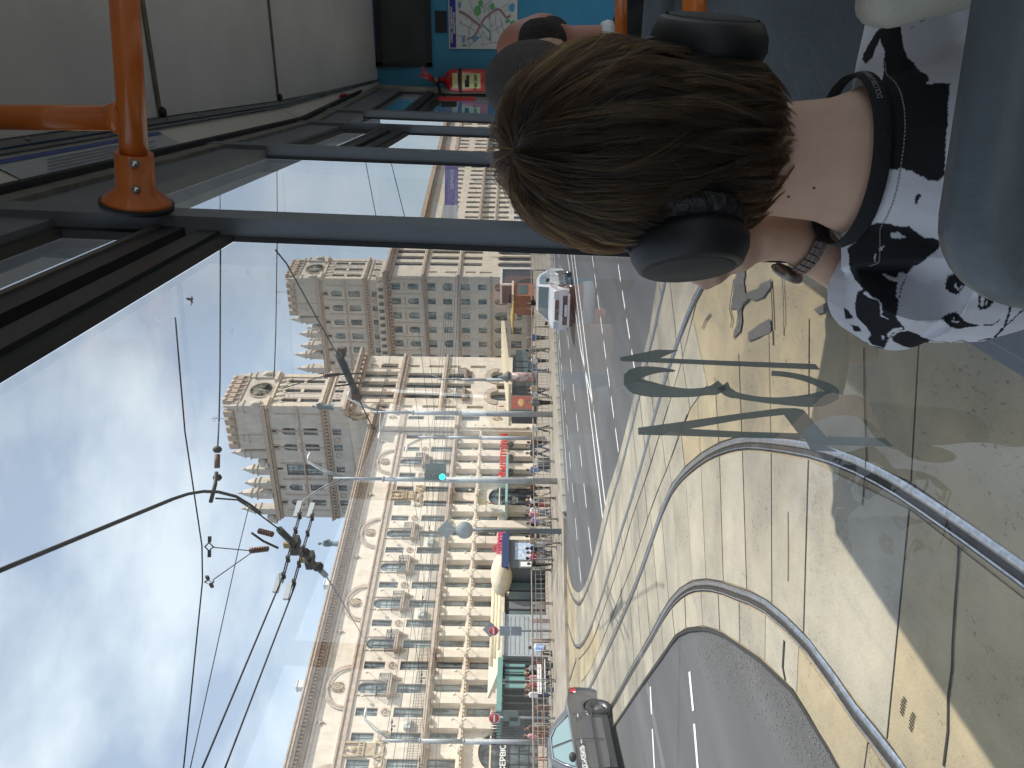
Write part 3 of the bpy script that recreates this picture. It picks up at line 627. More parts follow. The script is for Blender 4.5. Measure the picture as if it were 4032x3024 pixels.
def tower(root, sL, sR, y0, dep, zb, side_cols, big=None, skew=0.0, clockcol=None):
    """tall shaft with belts, crenellated clock gable, pinnacles along both sides; front in the root's own plane"""
    zc_, zt = 33.9, 38.9
    def fr(): return MB()
    sc = (sL+sR)/2; wid = sR-sL
    cols = [sc-1.95, sc, sc+1.95]
    o = [(c, .72, 27.4, 32.2, True) for c in cols]+[(c, .6, 24.6, 25.7, False) for c in cols]
    mb = MB(); walls(mb, sL, sR, zb, zt, o, y0, .25); 
    tk = math.tan(skew); cd = dep*math.cos(skew)
    mb.prism([(sL+.32, y0+.45), (sR-.02, y0+.45), (sR-.02, y0+cd), (sL+.32-tk*cd, y0+cd)], lambda u, v, w: (u, v, w), zb, zc_+.3); mb.build('front_wall', M_stone2, root)
    for q in o: window(root, q[0], q[2], q[1], q[3]-q[2], q[4], y0+.18, (1, 3 if q[4] else 1), M_frame, M_pane_d)
    # side wall facing the square's left: built in a frame of its own turned square to the front
    fr_ = MB(); ops_ = []
    for t in side_cols: ops_ += [(t, 1.0, 30.5, 32.2, True), (t, 1.0, 27.6, 29.4, False), (t, .95, 24.6, 25.7, False), (t, .34, 32.75, 33.5, False)]
    if big: ops_ += [(big, 1.95, 27.6, 32.2, False), (big, .95, 24.6, 25.7, False), (big, .34, 32.75, 33.5, False)]
    walls(fr_, 0, dep, zb, zc_+.3, ops_, 0, .25)
    f = fr_.build('side_wall', M_stone2, root, (sL, y0, 0), (0, 0, R(90)+skew)); f.scale = (1, -1, 1)
    for q in ops_:
        w_ = window(f, q[0], q[2], q[1], q[3]-q[2], q[4], .18, (3, 5) if q[1] > 1.5 else ((0, 0) if q[1] < .5 else (1, 1)), M_frame, M_pane if q[1] > .5 else M_dark)
    tr = MB()
    for t in np.arange(1.0, dep, 2.45): tr.b2((t-.09, -.08, 27.0), (t+.09, .05, 32.9))
    tr.b2((0, -.1, 29.75), (dep, .05, 29.95)); dentils(tr, 0, dep, 26.2, 26.5, .3, .5, .26)
    for za, zb_, p in ((26.5, 26.75, .34), (26.75, 26.95, .5), (26.0, 26.2, .16), (23.1, 23.4, .2), (33.6, 33.9, .25), (33.9, 34.3, .5), (34.3, 34.5, .38)): tr.b2((-p*.9, -p, za), (dep+p*.5, .05, zb_))
    for t in side_cols:
        for sg in (-.32, .32): tr.b2((t+sg-.06, -.1, 32.7), (t+sg+.06, .05, 33.5))
        tr.b2((t-.62, -.1, 30.0), (t+.62, .05, 30.1))
        ring(tr, t+1.2, 25.2, .3, .42, -.1, 0, 14)
    x = tr.build('side_trim', M_trim, root, (sL, y0, 0), (0, 0, R(90)+skew)); x.scale = (1, -1, 1)
    tr = MB()
    for za, zb_, p in ((26.5, 26.75, .34), (26.75, 26.95, .5), (26.0, 26.2, .16), (33.25, 33.5, .25)): tr.b2((sL-.2, y0-p, za), (sR+.3, y0+.05, zb_))
    for c0, c1 in ((sL-.3, sc-1.75), (sc+1.75, sR+.3)): tr.b2((c0, y0-.5, 33.5), (c1, y0+.05, 33.95))
    for c in cols:
        arc_band(tr, c, 31.84, .42, .56, y0-.12, y0, 10); tr.b2((c-.4, y0-.06, 29.7), (c+.4, y0+.1, 30.1)); tr.ell((c, y0-.06, 32.75), (.22, .14, .5), 8, 6)
        ring(tr, c+.97, 25.2, .28, .4, y0-.1, y0, 14)
    for c in (sL+.3, sR-.3): tr.b2((c-.3, y0-.16, 27), (c+.3, y0, 33.2))
    for c in (sc-.98, sc+.98): tr.b2((c-.42, y0-.05, 27.3), (c-.36, y0, 31.6)); tr.b2((c+.36, y0-.05, 27.3), (c+.42, y0, 31.6)); tr.b2((c-.42, y0-.05, 31.5), (c+.42, y0, 31.6)); tr.ell((c, y0-.05, 32.6), (.3, .16, .62), 8, 6)
    tr.build('front_trim', M_trim2, root)
    # clock gable: box with corbelled battlements
    gb = MB(); gd = 6.2; gb.prism([(sL+.05, y0+.3), (sR-.1, y0+.3), (sR-.1, y0+gd), (sL+.05-tk*(gd-.3), y0+gd)], lambda u, v, w: (u, v, w), 34.2, zt-.1); gb.build('clock_gable', M_stone2, root)
    cr = MB(); cr.b2((sL, y0-.12, 37.3), (sR, y0+.05, 37.5)); n = 6
    for i in range(n):
        c = sL+.55+(wid-1.1)*(i+.5)/n; cr.b2((c-.36, y0-.32, 38.1), (c+.36, y0+.35, 39.25)); cr.lathe([(.36, -.34), (.36, .35)], (c, y0, 39.2), 12, 'y')
    for i in range(7): c = sL+.55+(wid-1.1)*i/6; cr.b2((c-.12, y0-.2, 37.5), (c+.12, y0+.05, 38.1))
    for i in range(5):
        c = y0+.6+i*1.15; cr.b2((sL-.3-tk*(c-y0), c, 38.0), (sL+.3-tk*(c-y0), c+.85, 39.2))
    cr.build('battlement', M_trim, root)
    ck = MB(); ring(ck, sc, 35.2, 1.42, 1.62, y0-.14, y0+.02, 32); c_ = ck.build('clock_rim', M_trim, root)
    fc = MB().lathe([(1.42, -.06), (0, -.06)], (sc, y0, 35.2), 32, 'y').build('clock_face', mat('clock_glass', clockcol or (.30, .31, .26), rough=.4, noise=.25, nscale=3), root)
    nm = MB()
    for i in range(12):
        a = math.pi*i/6; nm.box((sc+1.2*math.sin(a), y0-.075, 35.2+1.2*math.cos(a)), (.07, .02, .24 if i % 3 else .32), Matrix.Rotation(a, 3, 'Y'))
    nm.build('hour_mark', M_iron, fc)
    MB().box((0, 0, .42), (.09, .02, .95)).build('clock_hand', M_trim2, fc, (sc, y0-.1, 35.2), (0, R(8), 0)); MB().box((0, 0, .3), (.1, .02, .7)).build('clock_hand', M_trim2, fc, (sc, y0-.09, 35.2), (0, R(200), 0))
    put('volute', VOL, root, (sL+.2, y0+.2, 34.4)); put('volute', VOL, root, (sR-.2, y0+.2, 34.4))
    for sx in (sL+.35, sR-.35): put('pinnacle', PIN, root, (sx, y0+.3, 34.4))
    for i, t in enumerate((4.6, 7.0, 9.5, 11.6, 13.2, 15.7)):
        p = put('pinnacle', PIN, root, (sL+.45-tk*t, y0+t, 34.4)); p.scale = (1, 1, (.95, 1.0, .78, .8, 1.02, 1.0)[i])
        put('pinnacle', PIN, root, (sR-.45, y0+t, 34.4))
        if i % 2: put('volute', VOL, root, (sL+.25-tk*(t+1.2), y0+t+1.2, 34.4), (0, 0, R(90)))
    am = MB().tube([(0, 0, 0), (0, 0, 3.2)], .03, 5).tube([(-.7, 0, 2.6), (.7, 0, 2.6)], .02, 4).tube([(-.5, 0, 2.9), (.5, 0, 2.9)], .02, 4).mesh('antenna', M_iron)
    put('antenna', am, root, (sL+1.6, y0+3.4, zt-.2)); put('antenna', am, root, (sL+2.4, y0+9, 34.3))

T1 = fthing('clock_tower_building', 'corner tower building with cream clock face, tall pilaster bays and spiky pinnacles beside the wing', 'building', 'twin clock tower buildings at the street mouth')
BY = -.74; B0, B1 = 72.45, 84.4; bc = 78.05
o1 = []
for c in (bc-2.1, bc, bc+2.1): o1 += [(c, 1.14, 17.75, 22.1, False), (c, 1.12, 12.0, 16.6, True), (c, 1.0, 8.15, 11.2, False)]
for c in (73.75, 82.2): o1 += [(c, .5, 15.15, 16.4, False), (c, .5, 11.95, 13.95, True), (c, .5, 9.73, 11.15, False), (c, .5, 6.4, 8.4, False), (c, 1.05, 18.0, 20.3, True)]
for c in (bc-2.1, bc+2.1): o1.append((c, 1.7, .15, 5.6, True))
o1.append((bc, 1.3, 3.6, 4.9, True)); o1.append((bc, 1.3, .15, 2.9, False))
mb = MB(); walls(mb, B0, B1, 0, 23.1, o1, BY, .5); mb.b2((B0, BY, 0), (B0+.05, 0, 23.0)); mb.build('block_wall', M_stone, T1)
for q in o1: window(T1, q[0], q[2], q[1], q[3]-q[2], q[4], BY+.42, (1, 3) if q[3]-q[2] > 3 else (1, 1), M_frame, M_pane_d if q[3] < 6 else M_pane)
mb = MB(); mb.b2((B0, .1, 0), (B1, 19, 23.0)); mb.build('block_body', M_stone, T1)
mb = MB(); bands(mb, B0-.1, B1+.1, [(11.45, 11.75, .74+.3), (16.9, 17.15, .74+.18), (17.15, 17.5, .74+.42)]); dentils(mb, B0, B1, 16.65, 16.9, .74+.3, .36, .2)
mb.b2((B0-.1, BY-.2, 22.1), (B1+.1, BY+.1, 22.35)); mb.b2((B0-.5, BY-.85, 22.75), (B1+.5, BY+.2, 23.05)); mb.b2((B0-.6, BY-1.05, 23.05), (B1+.6, BY+.2, 23.35))
n = 12
for i in range(n): c = B0+(B1-B0)*(i+.5)/n; mb.b2((c-.24, BY-.75, 22.35), (c+.24, BY, 22.75))
for c in (bc-3.2, bc-1.05, bc+1.05, bc+3.2): mb.b2((c-.2, BY-.1, 19.0), (c+.2, BY, 19.25)); mb.b2((c-.45, BY-.07, 17.6), (c-.38, BY, 22.1)); mb.b2((c+.38, BY-.07, 17.6), (c+.45, BY, 22.1))
for c in (bc-2.1, bc+2.1): arc_band(mb, c, 4.75, .9, 1.7, BY-.12, BY, 16)
mb.build('cornice', M_trim, T1)
for c in (bc-2.1, bc+2.1):
    b = put('balcony', bal_m, T1, (c, BY, 9.0)); put('railing', br_m, b)
for c in (73.75, 82.2): scroll(MB(), c, 21.2, .8, BY-.16).build('relief', M_relief, T1); scroll(MB(), c, 16.6, .4, BY-.14).build('relief', M_relief, T1)
for c in (bc-3.2, bc-1.05, bc+1.05, bc+3.2): MB_ = MB(); ring(MB_, c, 10.9, .26, .38, BY-.1, BY, 14); MB_.build('wreath', M_relief, T1)
tower(T1, 74.6, 81.3, .3, 16.9, 23.0, (3.55, 5.9, 12.1, 14.5), 9.2, R(11), (.42, .40, .31))
q = MB(); ring(q, 72.6, 21.6, .5, 1.15, -.5, 0, 18); ring(q, 72.6, 21.6, .15, .4, -.55, 0, 14); q.b2((71.3, -.3, 20.1), (73.9, .3, 20.5)); q.ell((72.6, -.1, 23.0), (.3, .2, .35)); q.build('round_cartouche', M_relief, T1)
# pavilion at the wing's end
o2 = [(71.6, .62, 13.5, 15.4, False), (71.6, .8, 9.72, 12.2, False), (71.6, .9, 6.75, 8.9, False), (71.6, 1.0, .15, 3.0, False)]
mb = MB(); walls(mb, 69.9, 72.9, 0, 19.6, o2, BY, .3); mb.b2((69.9, BY, 0), (69.95, 0, 19.6)); mb.build('pavilion_wall', M_stone, W)
for q in o2: window(W, q[0], q[2], q[1], q[3]-q[2], q[4], BY+.2, (1, 1))
mb = MB(); bands(mb, 69.7, 73.0, [(15.74, 16.4, .9), (18.42, 18.62, .86), (18.74, 19.12, 1.1)]); dentils(mb, 69.8, 73, 19.12, 19.4, 1.3); mb.b2((69.4, -1.55, 19.4), (73.1, .1, 19.98)); mb.b2((69.7, -1.3, 9.2), (72.9, -.7, 9.62)); mb.build('pavilion_cornice', M_trim, W)
scroll(MB(), 71.6, 17.3, .8, BY-.14).build('cartouche', M_relief, W); scroll(MB(), 71.6, 4.6, 1.0, BY-.14).build('relief', M_relief, W)
for i, (s, y, z, k, lb) in enumerate(((53.3, 1.2, 20.0, 1.0, 'bronze standing figure alone on the cornice against the sky'), (73.3, -.9, 24.7, 1.0, 'grey bronze figure standing at the foot of the nearer clock tower'))):
    st = put('statue', STAT, None, -FN*FP+FD*s-FN*y+_z*z, (0, 0, R(-20)), None, lb, 'statue', 'statues on the rooftops')
MB().b2((72.8, -1.3, 23.3), (73.8, -.4, 24.72)).build('plinth', M_stone2, T1); MB().b2((52.6, .6, 19.9), (54, 1.8, 20.02)).build('plinth', M_trim, W)

# ---- the second tower block across the street and the wing beyond it
T2 = fthing('clock_tower_building', 'shaded corner tower building with a dark clock face across the side street', 'building', 'twin clock tower buildings at the street mouth')
C0, C1 = 106.2, 119.0; cc = 112.3
o3 = []
for c in (cc-2.1, cc, cc+2.1): o3 += [(c, 1.14, 17.75, 22.1, False), (c, 1.12, 12.0, 16.6, True), (c, 1.0, 8.15, 11.2, False), (c, 1.6, .15, 5.6, True)]
for c in (107.6, 117.2): o3 += [(c, .5, 15.15, 16.4, False), (c, .5, 11.95, 13.95, True), (c, .5, 9.0, 10.6, False), (c, .5, 6.4, 8.4, False)]
mb = MB(); walls(mb, C0, C1, 0, 23.1, o3, BY, .4); mb.b2((C1-.05, BY, 0), (C1, 20, 23)); mb.build('block_wall', M_stone, T2)
for q in o3: window(T2, q[0], q[2], q[1], q[3]-q[2], q[4], BY+.32, (1, 2), M_frame, M_pane_d)
SK = R(11); dep2 = 40
o4 = []
for i, t in enumerate([1.75+2.45*k for k in range(14)]):
    o4 += [(t, 1.1, 20.95, 22.35, False), (t, 1.05, 18.1, 19.8, True), (t, 1.0 if i % 2 else 1.3, 15.4, 16.65, False), (t, 1.0 if i % 2 else 1.3, 12.8, 14.2, not i % 2), (t, 1.0, 9.95, 11.3, False), (t, .9, 7.25, 8.6, False), (t, 1.4 if i % 2 == 0 else .9, 4.0, 5.95, True), (t, 1.2, 1.6, 3.3, False)]
mb = MB(); walls(mb, 0, dep2, 0, 23.4, o4, 0, .3); f = mb.build('side_wall', M_stone2, T2, (C0, BY, 0), (0, 0, R(90)+SK)); f.scale = (1, -1, 1)
for q in o4:
    if q[0] < 21: window(f, q[0], q[2], q[1], q[3]-q[2], q[4], .22, (1, 1), M_frame, M_pane)
    else: window(f, q[0], q[2], q[1], q[3]-q[2], q[4], .22, (1, 1), M_frame, M_pane_d)
tr = MB()
for za, zb_, p in ((22.7, 22.95, .3), (22.95, 23.25, .7), (23.25, 23.5, .9), (16.9, 17.15, .2), (17.15, 17.4, .45), (11.5, 11.7, .2), (11.7, 11.95, .35), (6.4, 6.7, .15), (0, .7, .1)): tr.b2((-p, -p, za), (dep2, .05, zb_))
dentils(tr, 0, dep2, 22.45, 22.7, .55, .6, .3); dentils(tr, 0, dep2, 16.7, 16.9, .3, .4, .2)
for t in [.5+2.45*k for k in range(14)]: ring(tr, t+.02, 10.6, .34, .46, -.08, 0, 14); tr.b2((t-.06, -.06, 17.6), (t+.06, 0, 22.4)); tr.b2((t+.6, -.08, 20.2), (t+1.9, 0, 20.4))
x = tr.build('side_trim', M_trim, T2, (C0, BY, 0), (0, 0, R(90)+SK)); x.scale = (1, -1, 1)
bl = MB()
for t in np.arange(.4, 20, 1.22): bl.b2((t-.3, -.2, 23.5), (t+.3, .3, 24.5))
bl.b2((0, -.1, 23.5), (20, .1, 23.7)); bl.b2((0, -.2, 24.5), (20, .3, 24.7)); x = bl.build('balustrade', M_trim2, T2, (C0, BY, 0), (0, 0, R(90)+SK)); x.scale = (1, -1, 1)
mb = MB(); tk = math.tan(SK); mb.prism([(C0+.4, .1), (C1, .1), (C1, 39), (C0+.4-tk*39, 39)], lambda u, v, w: (u, v, w), 0, 23.0); mb.build('block_body', M_stone2, T2)
mb = MB(); bands(mb, C0-.1, C1+.1, [(11.45, 11.75, 1.04), (16.9, 17.15, .92), (17.15, 17.5, 1.16), (22.1, 22.35, .94), (22.75, 23.05, 1.5), (23.05, 23.35, 1.7)]); mb.build('cornice', M_trim, T2)
tower(T2, 106.7, 113.2, .3, 21.5, 23.0, (2.4, 4.85, 7.3, 9.75, 12.2, 14.65, 17.1), None, R(11), (.06, .075, .09))
W2 = fthing('apartment_building', 'far pale apartment building with flat cornice seen through the front tram windows', 'building')
o5 = []
for i in range(38):
    s = 120.6+2.17*i; o5 += [(s, .9, 13.5, 15.4, False), (s, .95, 9.7, 12.2, i % 2 == 0), (s, 1.0, 6.75, 9, False), (s, 1.0, 4.1, 6.1, False), (s, 1.2, .2, 3.2, False)]
mb = MB(); walls(mb, 119.1, 203.2, 0, 19.4, o5, 0, .3); mb.build('wall', M_stone, W2)
for q in o5: window(W2, q[0], q[2], q[1], q[3]-q[2], q[4], .2, (1, 1), M_frame, M_pane_d)
mb = MB(); mb.b2((119.1, .5, 0), (203.2, 14, 19.3)); bands(mb, 119, 203.4, [(6.42, 6.62, .3), (9.2, 9.6, .8), (15.74, 16.4, .2), (18.7, 19.2, .4), (19.2, 19.95, 1.0)]); mb.build('cornice', M_trim, W2)
TU = thing('turret_building', 'small dark turret with thin spires rising behind the far apartment roof', 'building', tuple(ST(158, 16)), FROT)
mb = MB(); mb.b2((-5, 0, 0), (5, 8, 24)); mb.lathe([(3.6, 24), (3.6, 28), (3.9, 28.2), (3.2, 29.2), (1.2, 31)], (0, 4, 0), 14); mb.build('tower_shaft', M_stone2, TU)
for a, b in ((-4, 1), (4, 1), (-4, 7), (4, 7)): p = put('pinnacle', PIN, TU, (a, b, 23.8)); p.scale = (1, 1, 1.5)
# ------------------------------------------------------------------ street furniture, stalls, vehicles, people
M_galv = mat('galvanised_steel', (.36, .38, .40), rough=.6, metal=.15, noise=.18, nscale=4); M_dgrey = mat('dark_grey_paint', (.14, .16, .165), rough=.6, noise=.15, nscale=4)
M_grey = mat('grey_sheet', (.25, .29, .32), rough=.55); M_white = mat('white_paint', (.78, .78, .77), rough=.5); M_red = mat('sign_red', (.55, .03, .045), rough=.45)
M_rust = mat('rust_rail', (.30, .13, .09), rough=.75, noise=.4, nscale=12); M_fence = mat('fence_steel', (.28, .255, .22), rough=.6, noise=.3, nscale=6)
def local(o_at, facing=FROT): pass
def street_lamp(foot, top, r, name, label, cat, group=None, arms=(), collar=None, arm_dir=None, extra=None):
    t = thing(name, label, cat, tuple(foot), FROT, group)
    h = top-foot.z; mb = MB(); mb.tube([(0, 0, 0), (0, 0, h*.52)], [r, r*.94], 14); mb.tube([(0, 0, h*.52-.02), (0, 0, h*.78)], [r*.8, r*.72], 14); mb.tube([(0, 0, h*.78-.02), (0, 0, h)], [r*.5, r*.42], 12)
    mb.lathe([(r*.9, h*.78-.06), (r*.9, h*.78+.03)], n=14); mb.lathe([(r*1.06, h*.52-.06), (r*1.06, h*.52+.03)], n=14); mb.lathe([(r*1.5, 0), (r*1.5, .05), (r*1.05, .09)], n=14); mb.build('pole', M_galv, t)
    for i, (dx, dz, dy) in enumerate(arms):
        a = MB(); p = [(0, 0, h-.5), (dx*.35, dy*.35, h-.2+dz*.55), (dx*.75, dy*.75, h+dz*.95), (dx, dy, h+dz)]; a.tube(p, [.05, .045, .035, .03], 7); a.tube([(q[0], q[1], q[2]-.35*(1-k/3)) for k, q in enumerate(p)], [.03, .03, .025, .02], 6)
        b = a.build('arm', M_galv, t); mb2 = MB(); mb2.ell((dx*1.06, dy*1.06, h+dz-.02), (.32, .13, .08), 10, 6); mb2.build('lamp_head', M_white, b)
    return t
p1 = G(2185, 1632); street_lamp(p1, 10.6, .17, 'lamp_post', 'grey tapered lamp post with twin arms just right of the traffic light pole', 'lamp post', 'grey poles along the far kerb', ((1.6, 1.7, 0), (-1.6, -.6, .3)))
tl = street_lamp(G(2205, 1895), 11.4, .16, 'lamp_post', 'grey lamp post carrying the green traffic light', 'lamp post', 'grey poles along the far kerb', ((1.5, 1.6, 0), (-2.0, 1.2, 0)))
street_lamp(ST(40, -25.5, .13), 9.0, .14, 'lamp_post', 'thinner grey lamp post rising behind the dark round-backed sign', 'lamp post', 'grey poles along the far kerb', ((-1.2, .7, 0),))
street_lamp(PL(2171, 2925, tuple(-FN*(FP-20)), tuple(FN))*1.0, 9.3, .15, 'lamp_post', 'grey lamp post in front of the grilled archway, one curved arm', 'lamp post', 'grey poles along the far kerb', ((1.5, 1.2, 0),))
q = PL(2112, 1498, tuple(-FN*(FP-9)), tuple(FN)); q.z = .13; street_lamp(q, 11.0, .2, 'lamp_post', 'slim grey lamp post in front of the colonnaded tower block', 'lamp post', 'grey poles along the far kerb', ((1.2, 1.0, 0),))
q = ST(95, -12, .13); street_lamp(q, 9.5, .16, 'lamp_post', 'distant white lamp post by the orange kiosk', 'lamp post', 'grey poles along the far kerb', ((1.0, .8, 0), (-1, .8, 0)))
for i, s in enumerate((112, 128, 150)): street_lamp(ST(s, -14, .13), 9.0, .12, 'lamp_post', 'distant thin lamp post beyond the white car, %s of three' % ('nearest', 'middle', 'farthest')[i], 'lamp post', 'distant lamp posts beyond the white car', ((.9, .7, 0),))
# traffic light
pt = D(1716, 1876, (G(2205, 1895)-EYE).dot(FW)-.35)
t = thing('traffic_light', 'three-lamp traffic light showing bright green on the grey pole', 'traffic light', tuple(pt), math.atan2(FW.y, FW.x)-math.pi/2)
hb = MB(); hb.box((0, 0, 0), (.34, .2, 1.0)); hb.box((0, -.005, .52), (.36, .22, .05)); hb.build('housing', mat('signal_housing', (.05, .075, .06), rough=.5), t)
MB().box((.36, .12, .02), (.52, .02, 1.05)).build('back_plate', mat('back_plate_green', (.11, .15, .12), rough=.6), t)
for z, m_ in ((.32, mat('lens_dark', (.03, .05, .05), rough=.25)), (0, MATS['lens_dark']), (-.33, mat('lens_green', (.02, .6, .4), rough=.3, emit=((.0, 1.0, .62), 5.0)))):
    MB().lathe([(.0, -.115), (.135, -.112), (.14, -.1)], (0, 0, z), 18, 'y').build('lens', m_, t)
    v = MB(); arc_band(v, 0, z, .14, .165, -.3, -.1, 10, .2, math.pi-.2); v.build('visor', MATS['signal_housing'], t)
def plate_sign(foot, top, label, plates, thick=.06, name='road_sign', pole_m=None, group='road signs along the far kerb', rot=None):
    yaw = rot if rot is not None else math.atan2(FW.y, FW.x)-math.pi/2
    t = thing(name, label, 'road sign', tuple(foot), yaw, group); MB().tube([(0, 0, 0), (0, 0, top-foot.z)], thick, 10).build('pole', pole_m or M_grey, t)
    for kind, dx, z, w, h, m_ in plates:
        mb = MB(); y = -thick-.02
        if kind == 'disc': mb.lathe([(0, y-.02), (w/2, y-.02), (w/2, y+.01), (0, y+.01)], (dx, 0, z), 26, 'y')
        elif kind == 'diamond': mb.box((dx, y+.05, z), (w, .03, w), Matrix.Rotation(R(45), 3, 'Y'))
        else: mb.box((dx, y, z), (w, .03, h))
        p = mb.build('plate', m_, t)
        if kind == 'disc' and m_ == M_red: MB().box((dx, y-.03, z), (w*.68, .012, w*.17)).build('white_bar', M_white, p); ring(MB(), dx, z, w*.47, w*.52, y-.026, y-.01, 26).build('rim', M_white, p)
    return t
def zat(S, foot, off=0): return (2016-S)/FPX*((foot-EYE).dot(FW)-off)+2.2
fs = G(2222, 2091); plate_sign(fs, zat(1735, fs), 'dark sign post with the grey backs of a diamond and a round sign', [('diamond', 0, zat(1745, fs)-fs.z, .62, 0, M_grey), ('disc', 0, zat(1815, fs)-fs.z, .78, 0, M_grey), ('r', 0, .6, .24, 1.9, M_dgrey)], .075, pole_m=M_dgrey)
def z_behind(x, y, dep): q = D(x, y, dep); q.z = .13; return q
f1 = z_behind(2165, 2485, 43); zz = lambda S, f: zat(S, f)-f.z
plate_sign(f1, zat(1920, f1), 'round red no-entry sign with grey plates below, left of the pink-lettered shop', [('diamond', .05, zz(1922, f1), .62, 0, M_grey), ('disc', 0, zz(1934, f1), .54, 0, M_red), ('r', 0, zz(1979, f1), .52, .56, M_grey), ('r', 0, zz(2024, f1), .5, .58, M_grey)])
f2 = z_behind(2170, 2828, 38); plate_sign(f2, zat(1925, f2), 'round red no-entry sign on a pole by the black railings gate', [('disc', .0, zz(1941, f2), .52, 0, M_red), ('r', .12, zz(2005, f2), .5, .75, mat('board_green', (.16, .2, .19), rough=.6)), ('r', -.15, zz(2022, f2), .45, .55, MATS['board_green'])])
f3 = ST(44, -22, .13); plate_sign(f3, 3.2, 'dark bollard-like post with a grey plate among the strolling people', [('r', 0, 2.4, .3, .5, M_dgrey)], .09, pole_m=M_dgrey)

# pedestrian fences: every post, panel and rail a piece of its own
def fence(label, pts, group, rail_m, h=1.12, every=2.4, dz=.13):
    t = thing('fence', label, 'fence', (0, 0, 0), 0, group); posts = MB()
    posts.tube([(-.05, 0, 0), (-.05, 0, h)], .028, 6).tube([(.05, 0, 0), (.05, 0, h)], .028, 6); posts.lathe([(.13, 0), (.12, .05)], n=8); pm = posts.mesh('post', M_fence)
    for a, b in zip(pts, pts[1:]):
        ln = (b-a).length; n = max(1, round(ln/every)); an = math.atan2((b-a).y, (b-a).x); w = ln/n
        pa = MB(); k = max(3, int(w/.3))
        for i in range(1, k): pa.box((-w/2+w*i/k, 0, h*.52), (.018, .018, h*.62))
        for z in (h*.22, h*.55, h*.82): pa.box((0, 0, z), (w-.16, .02, .03))
        me = pa.mesh('panel', M_fence)
        for i in range(n+1):
            p = a.lerp(b, i/n); put('post', pm, t, (p.x, p.y, dz), (0, 0, an))
            if i < n: c = a.lerp(b, (i+.5)/n); put('panel', me, t, (c.x, c.y, dz), (0, 0, an))
        c = (a+b)/2; MB().tube([(-ln/2, 0, h+.02), (ln/2, 0, h+.02)], .035, 8).build('handrail', rail_m, t, (c.x, c.y, dz), (0, 0, an))
    return t
fence('steel pedestrian fence on the kerb right of the traffic light pole', [ST(23.0, -34.3), ST(28, -32.0), ST(36, -32.3), ST(70, -33.5)], 'pedestrian fences', M_fence)
fence('steel pedestrian fence on the left, below the cafe terrace', [ST(24.5, -33.3), ST(28.3, -25.9), ST(12, -26.4)], 'pedestrian fences', M_fence)
fr = thing('fence', 'low rust-red tubular fence in front of the cafe terrace', 'fence', (0, 0, 0), 0, 'pedestrian fences')
for i in range(8):
    a, b = ST(28.6-i*1.35, -22.5, .13), ST(28.6-(i+.9)*1.35, -22.5, .13); mb = MB()
    mb.tube([a, a+_z*1.0, b+_z*1.0, b], .04, 6); mb.tube([a+_z*.55, b+_z*.55], .03, 6); mb.build('fence_panel', M_rust, fr)
bn = thing('bench', 'white slatted bench behind the red railing, in front of the cafe', 'bench', tuple(ST(22.6, -24.3, .13)), FROT)
for k in range(6): MB().box((0, -.3+.1*k if k < 4 else .16, .45 if k < 4 else .55+.12*(k-3)), (1.7, .08, .03) if k < 4 else (1.7, .03, .09)).build('slat', M_white, bn)
for sx in (-.7, .7): MB().box((sx, 0, .22), (.06, .45, .44)).build('leg', M_dgrey, bn)
# litter bin
for i, (x, y, lb) in enumerate(((2160, 1826, 'dark slatted litter bin between strolling people'),)):
    p = G(x+8, y, .13); t = thing('litter_bin', lb, 'litter bin', tuple(p), FROT)
    MB().lathe([(.3, 0), (.32, .8), (.26, .8), (.26, .78), (0, .78)], n=12).build('bin_body', M_dgrey, t)
    for k in range(12): a = 2*math.pi*k/12; MB().box((.33*math.cos(a), .33*math.sin(a), .42), (.05, .05, .74), Matrix.Rotation(a, 3, 'Z')).build('slat', M_iron, t)

# cafe terraces and kiosks
M_canvas = mat('cream_canvas', (.70, .61, .45), rough=.85, noise=.1, nscale=3); M_teal = mat('teal_paint', (.17, .34, .32), rough=.5); M_navy = mat('navy_sheet', (.03, .05, .14), rough=.5)
M_glassk = mat('kiosk_glass', (.10, .14, .15), rough=.08, spec=.8); M_kgrey = mat('kiosk_grey', (.16, .17, .175), rough=.6, noise=.1, nscale=3)
def stp(x, y, t): q = PL(x, y, tuple(-FN*(FP+t)), tuple(FN)); return q.dot(FD), q.z
TT = -18.0
def fr_thing(name, label, cat, s, t, group=None): return thing(name, label, cat, tuple(ST(s, t, .13)), FROT, group)
# long terrace under a cream awning
sa, za = stp(2020, 2555, TT); sb, _ = stp(2010, 2215, TT); wl = sb-sa
t = fr_thing('cafe_terrace', 'long cafe terrace with cream awning, dark uprights and glass walls', 'cafe terrace', (sa+sb)/2, TT)
aw = MB(); aw.prism([(0, 3.0), (0, 2.75), (3.2, 3.6), (3.2, 3.75)], lambda u, v, w: (w, u, v), -wl/2-1.5, wl/2+.3); aw.build('awning', M_canvas, t)
for k in range(3): MB().tube([(-wl/2, .1+k*.9, 3.02+k*.27), (wl/2, .1+k*.9, 3.05+k*.27)], [.12, .12], 8).build('canvas_fold', M_canvas, t)
n = 9
for i in range(n+1): MB().box((-wl/2+wl*i/n, .15, 1.4), (.09, .09, 2.75)).build('upright', M_iron, t)
for i in range(n):
    MB().box((-wl/2+wl*(i+.5)/n, .16, 1.25), (wl/n-.12, .02, 2.4)).build('glass_panel', M_glassk if i not in (n-1, 4) else M_kgrey, t)
for z in (1.0, 2.68): MB().box((0, .13, z), (wl, .05, .06)).build('frame_rail', M_iron, t)
MB().b2((-wl/2, .3, 0), (wl/2, 5, .05)).build('floor', M_kgrey, t); MB().b2((-wl/2, 3.4, 0), (wl/2, 3.5, 2.8)).build('back_panel', M_kgrey, t)
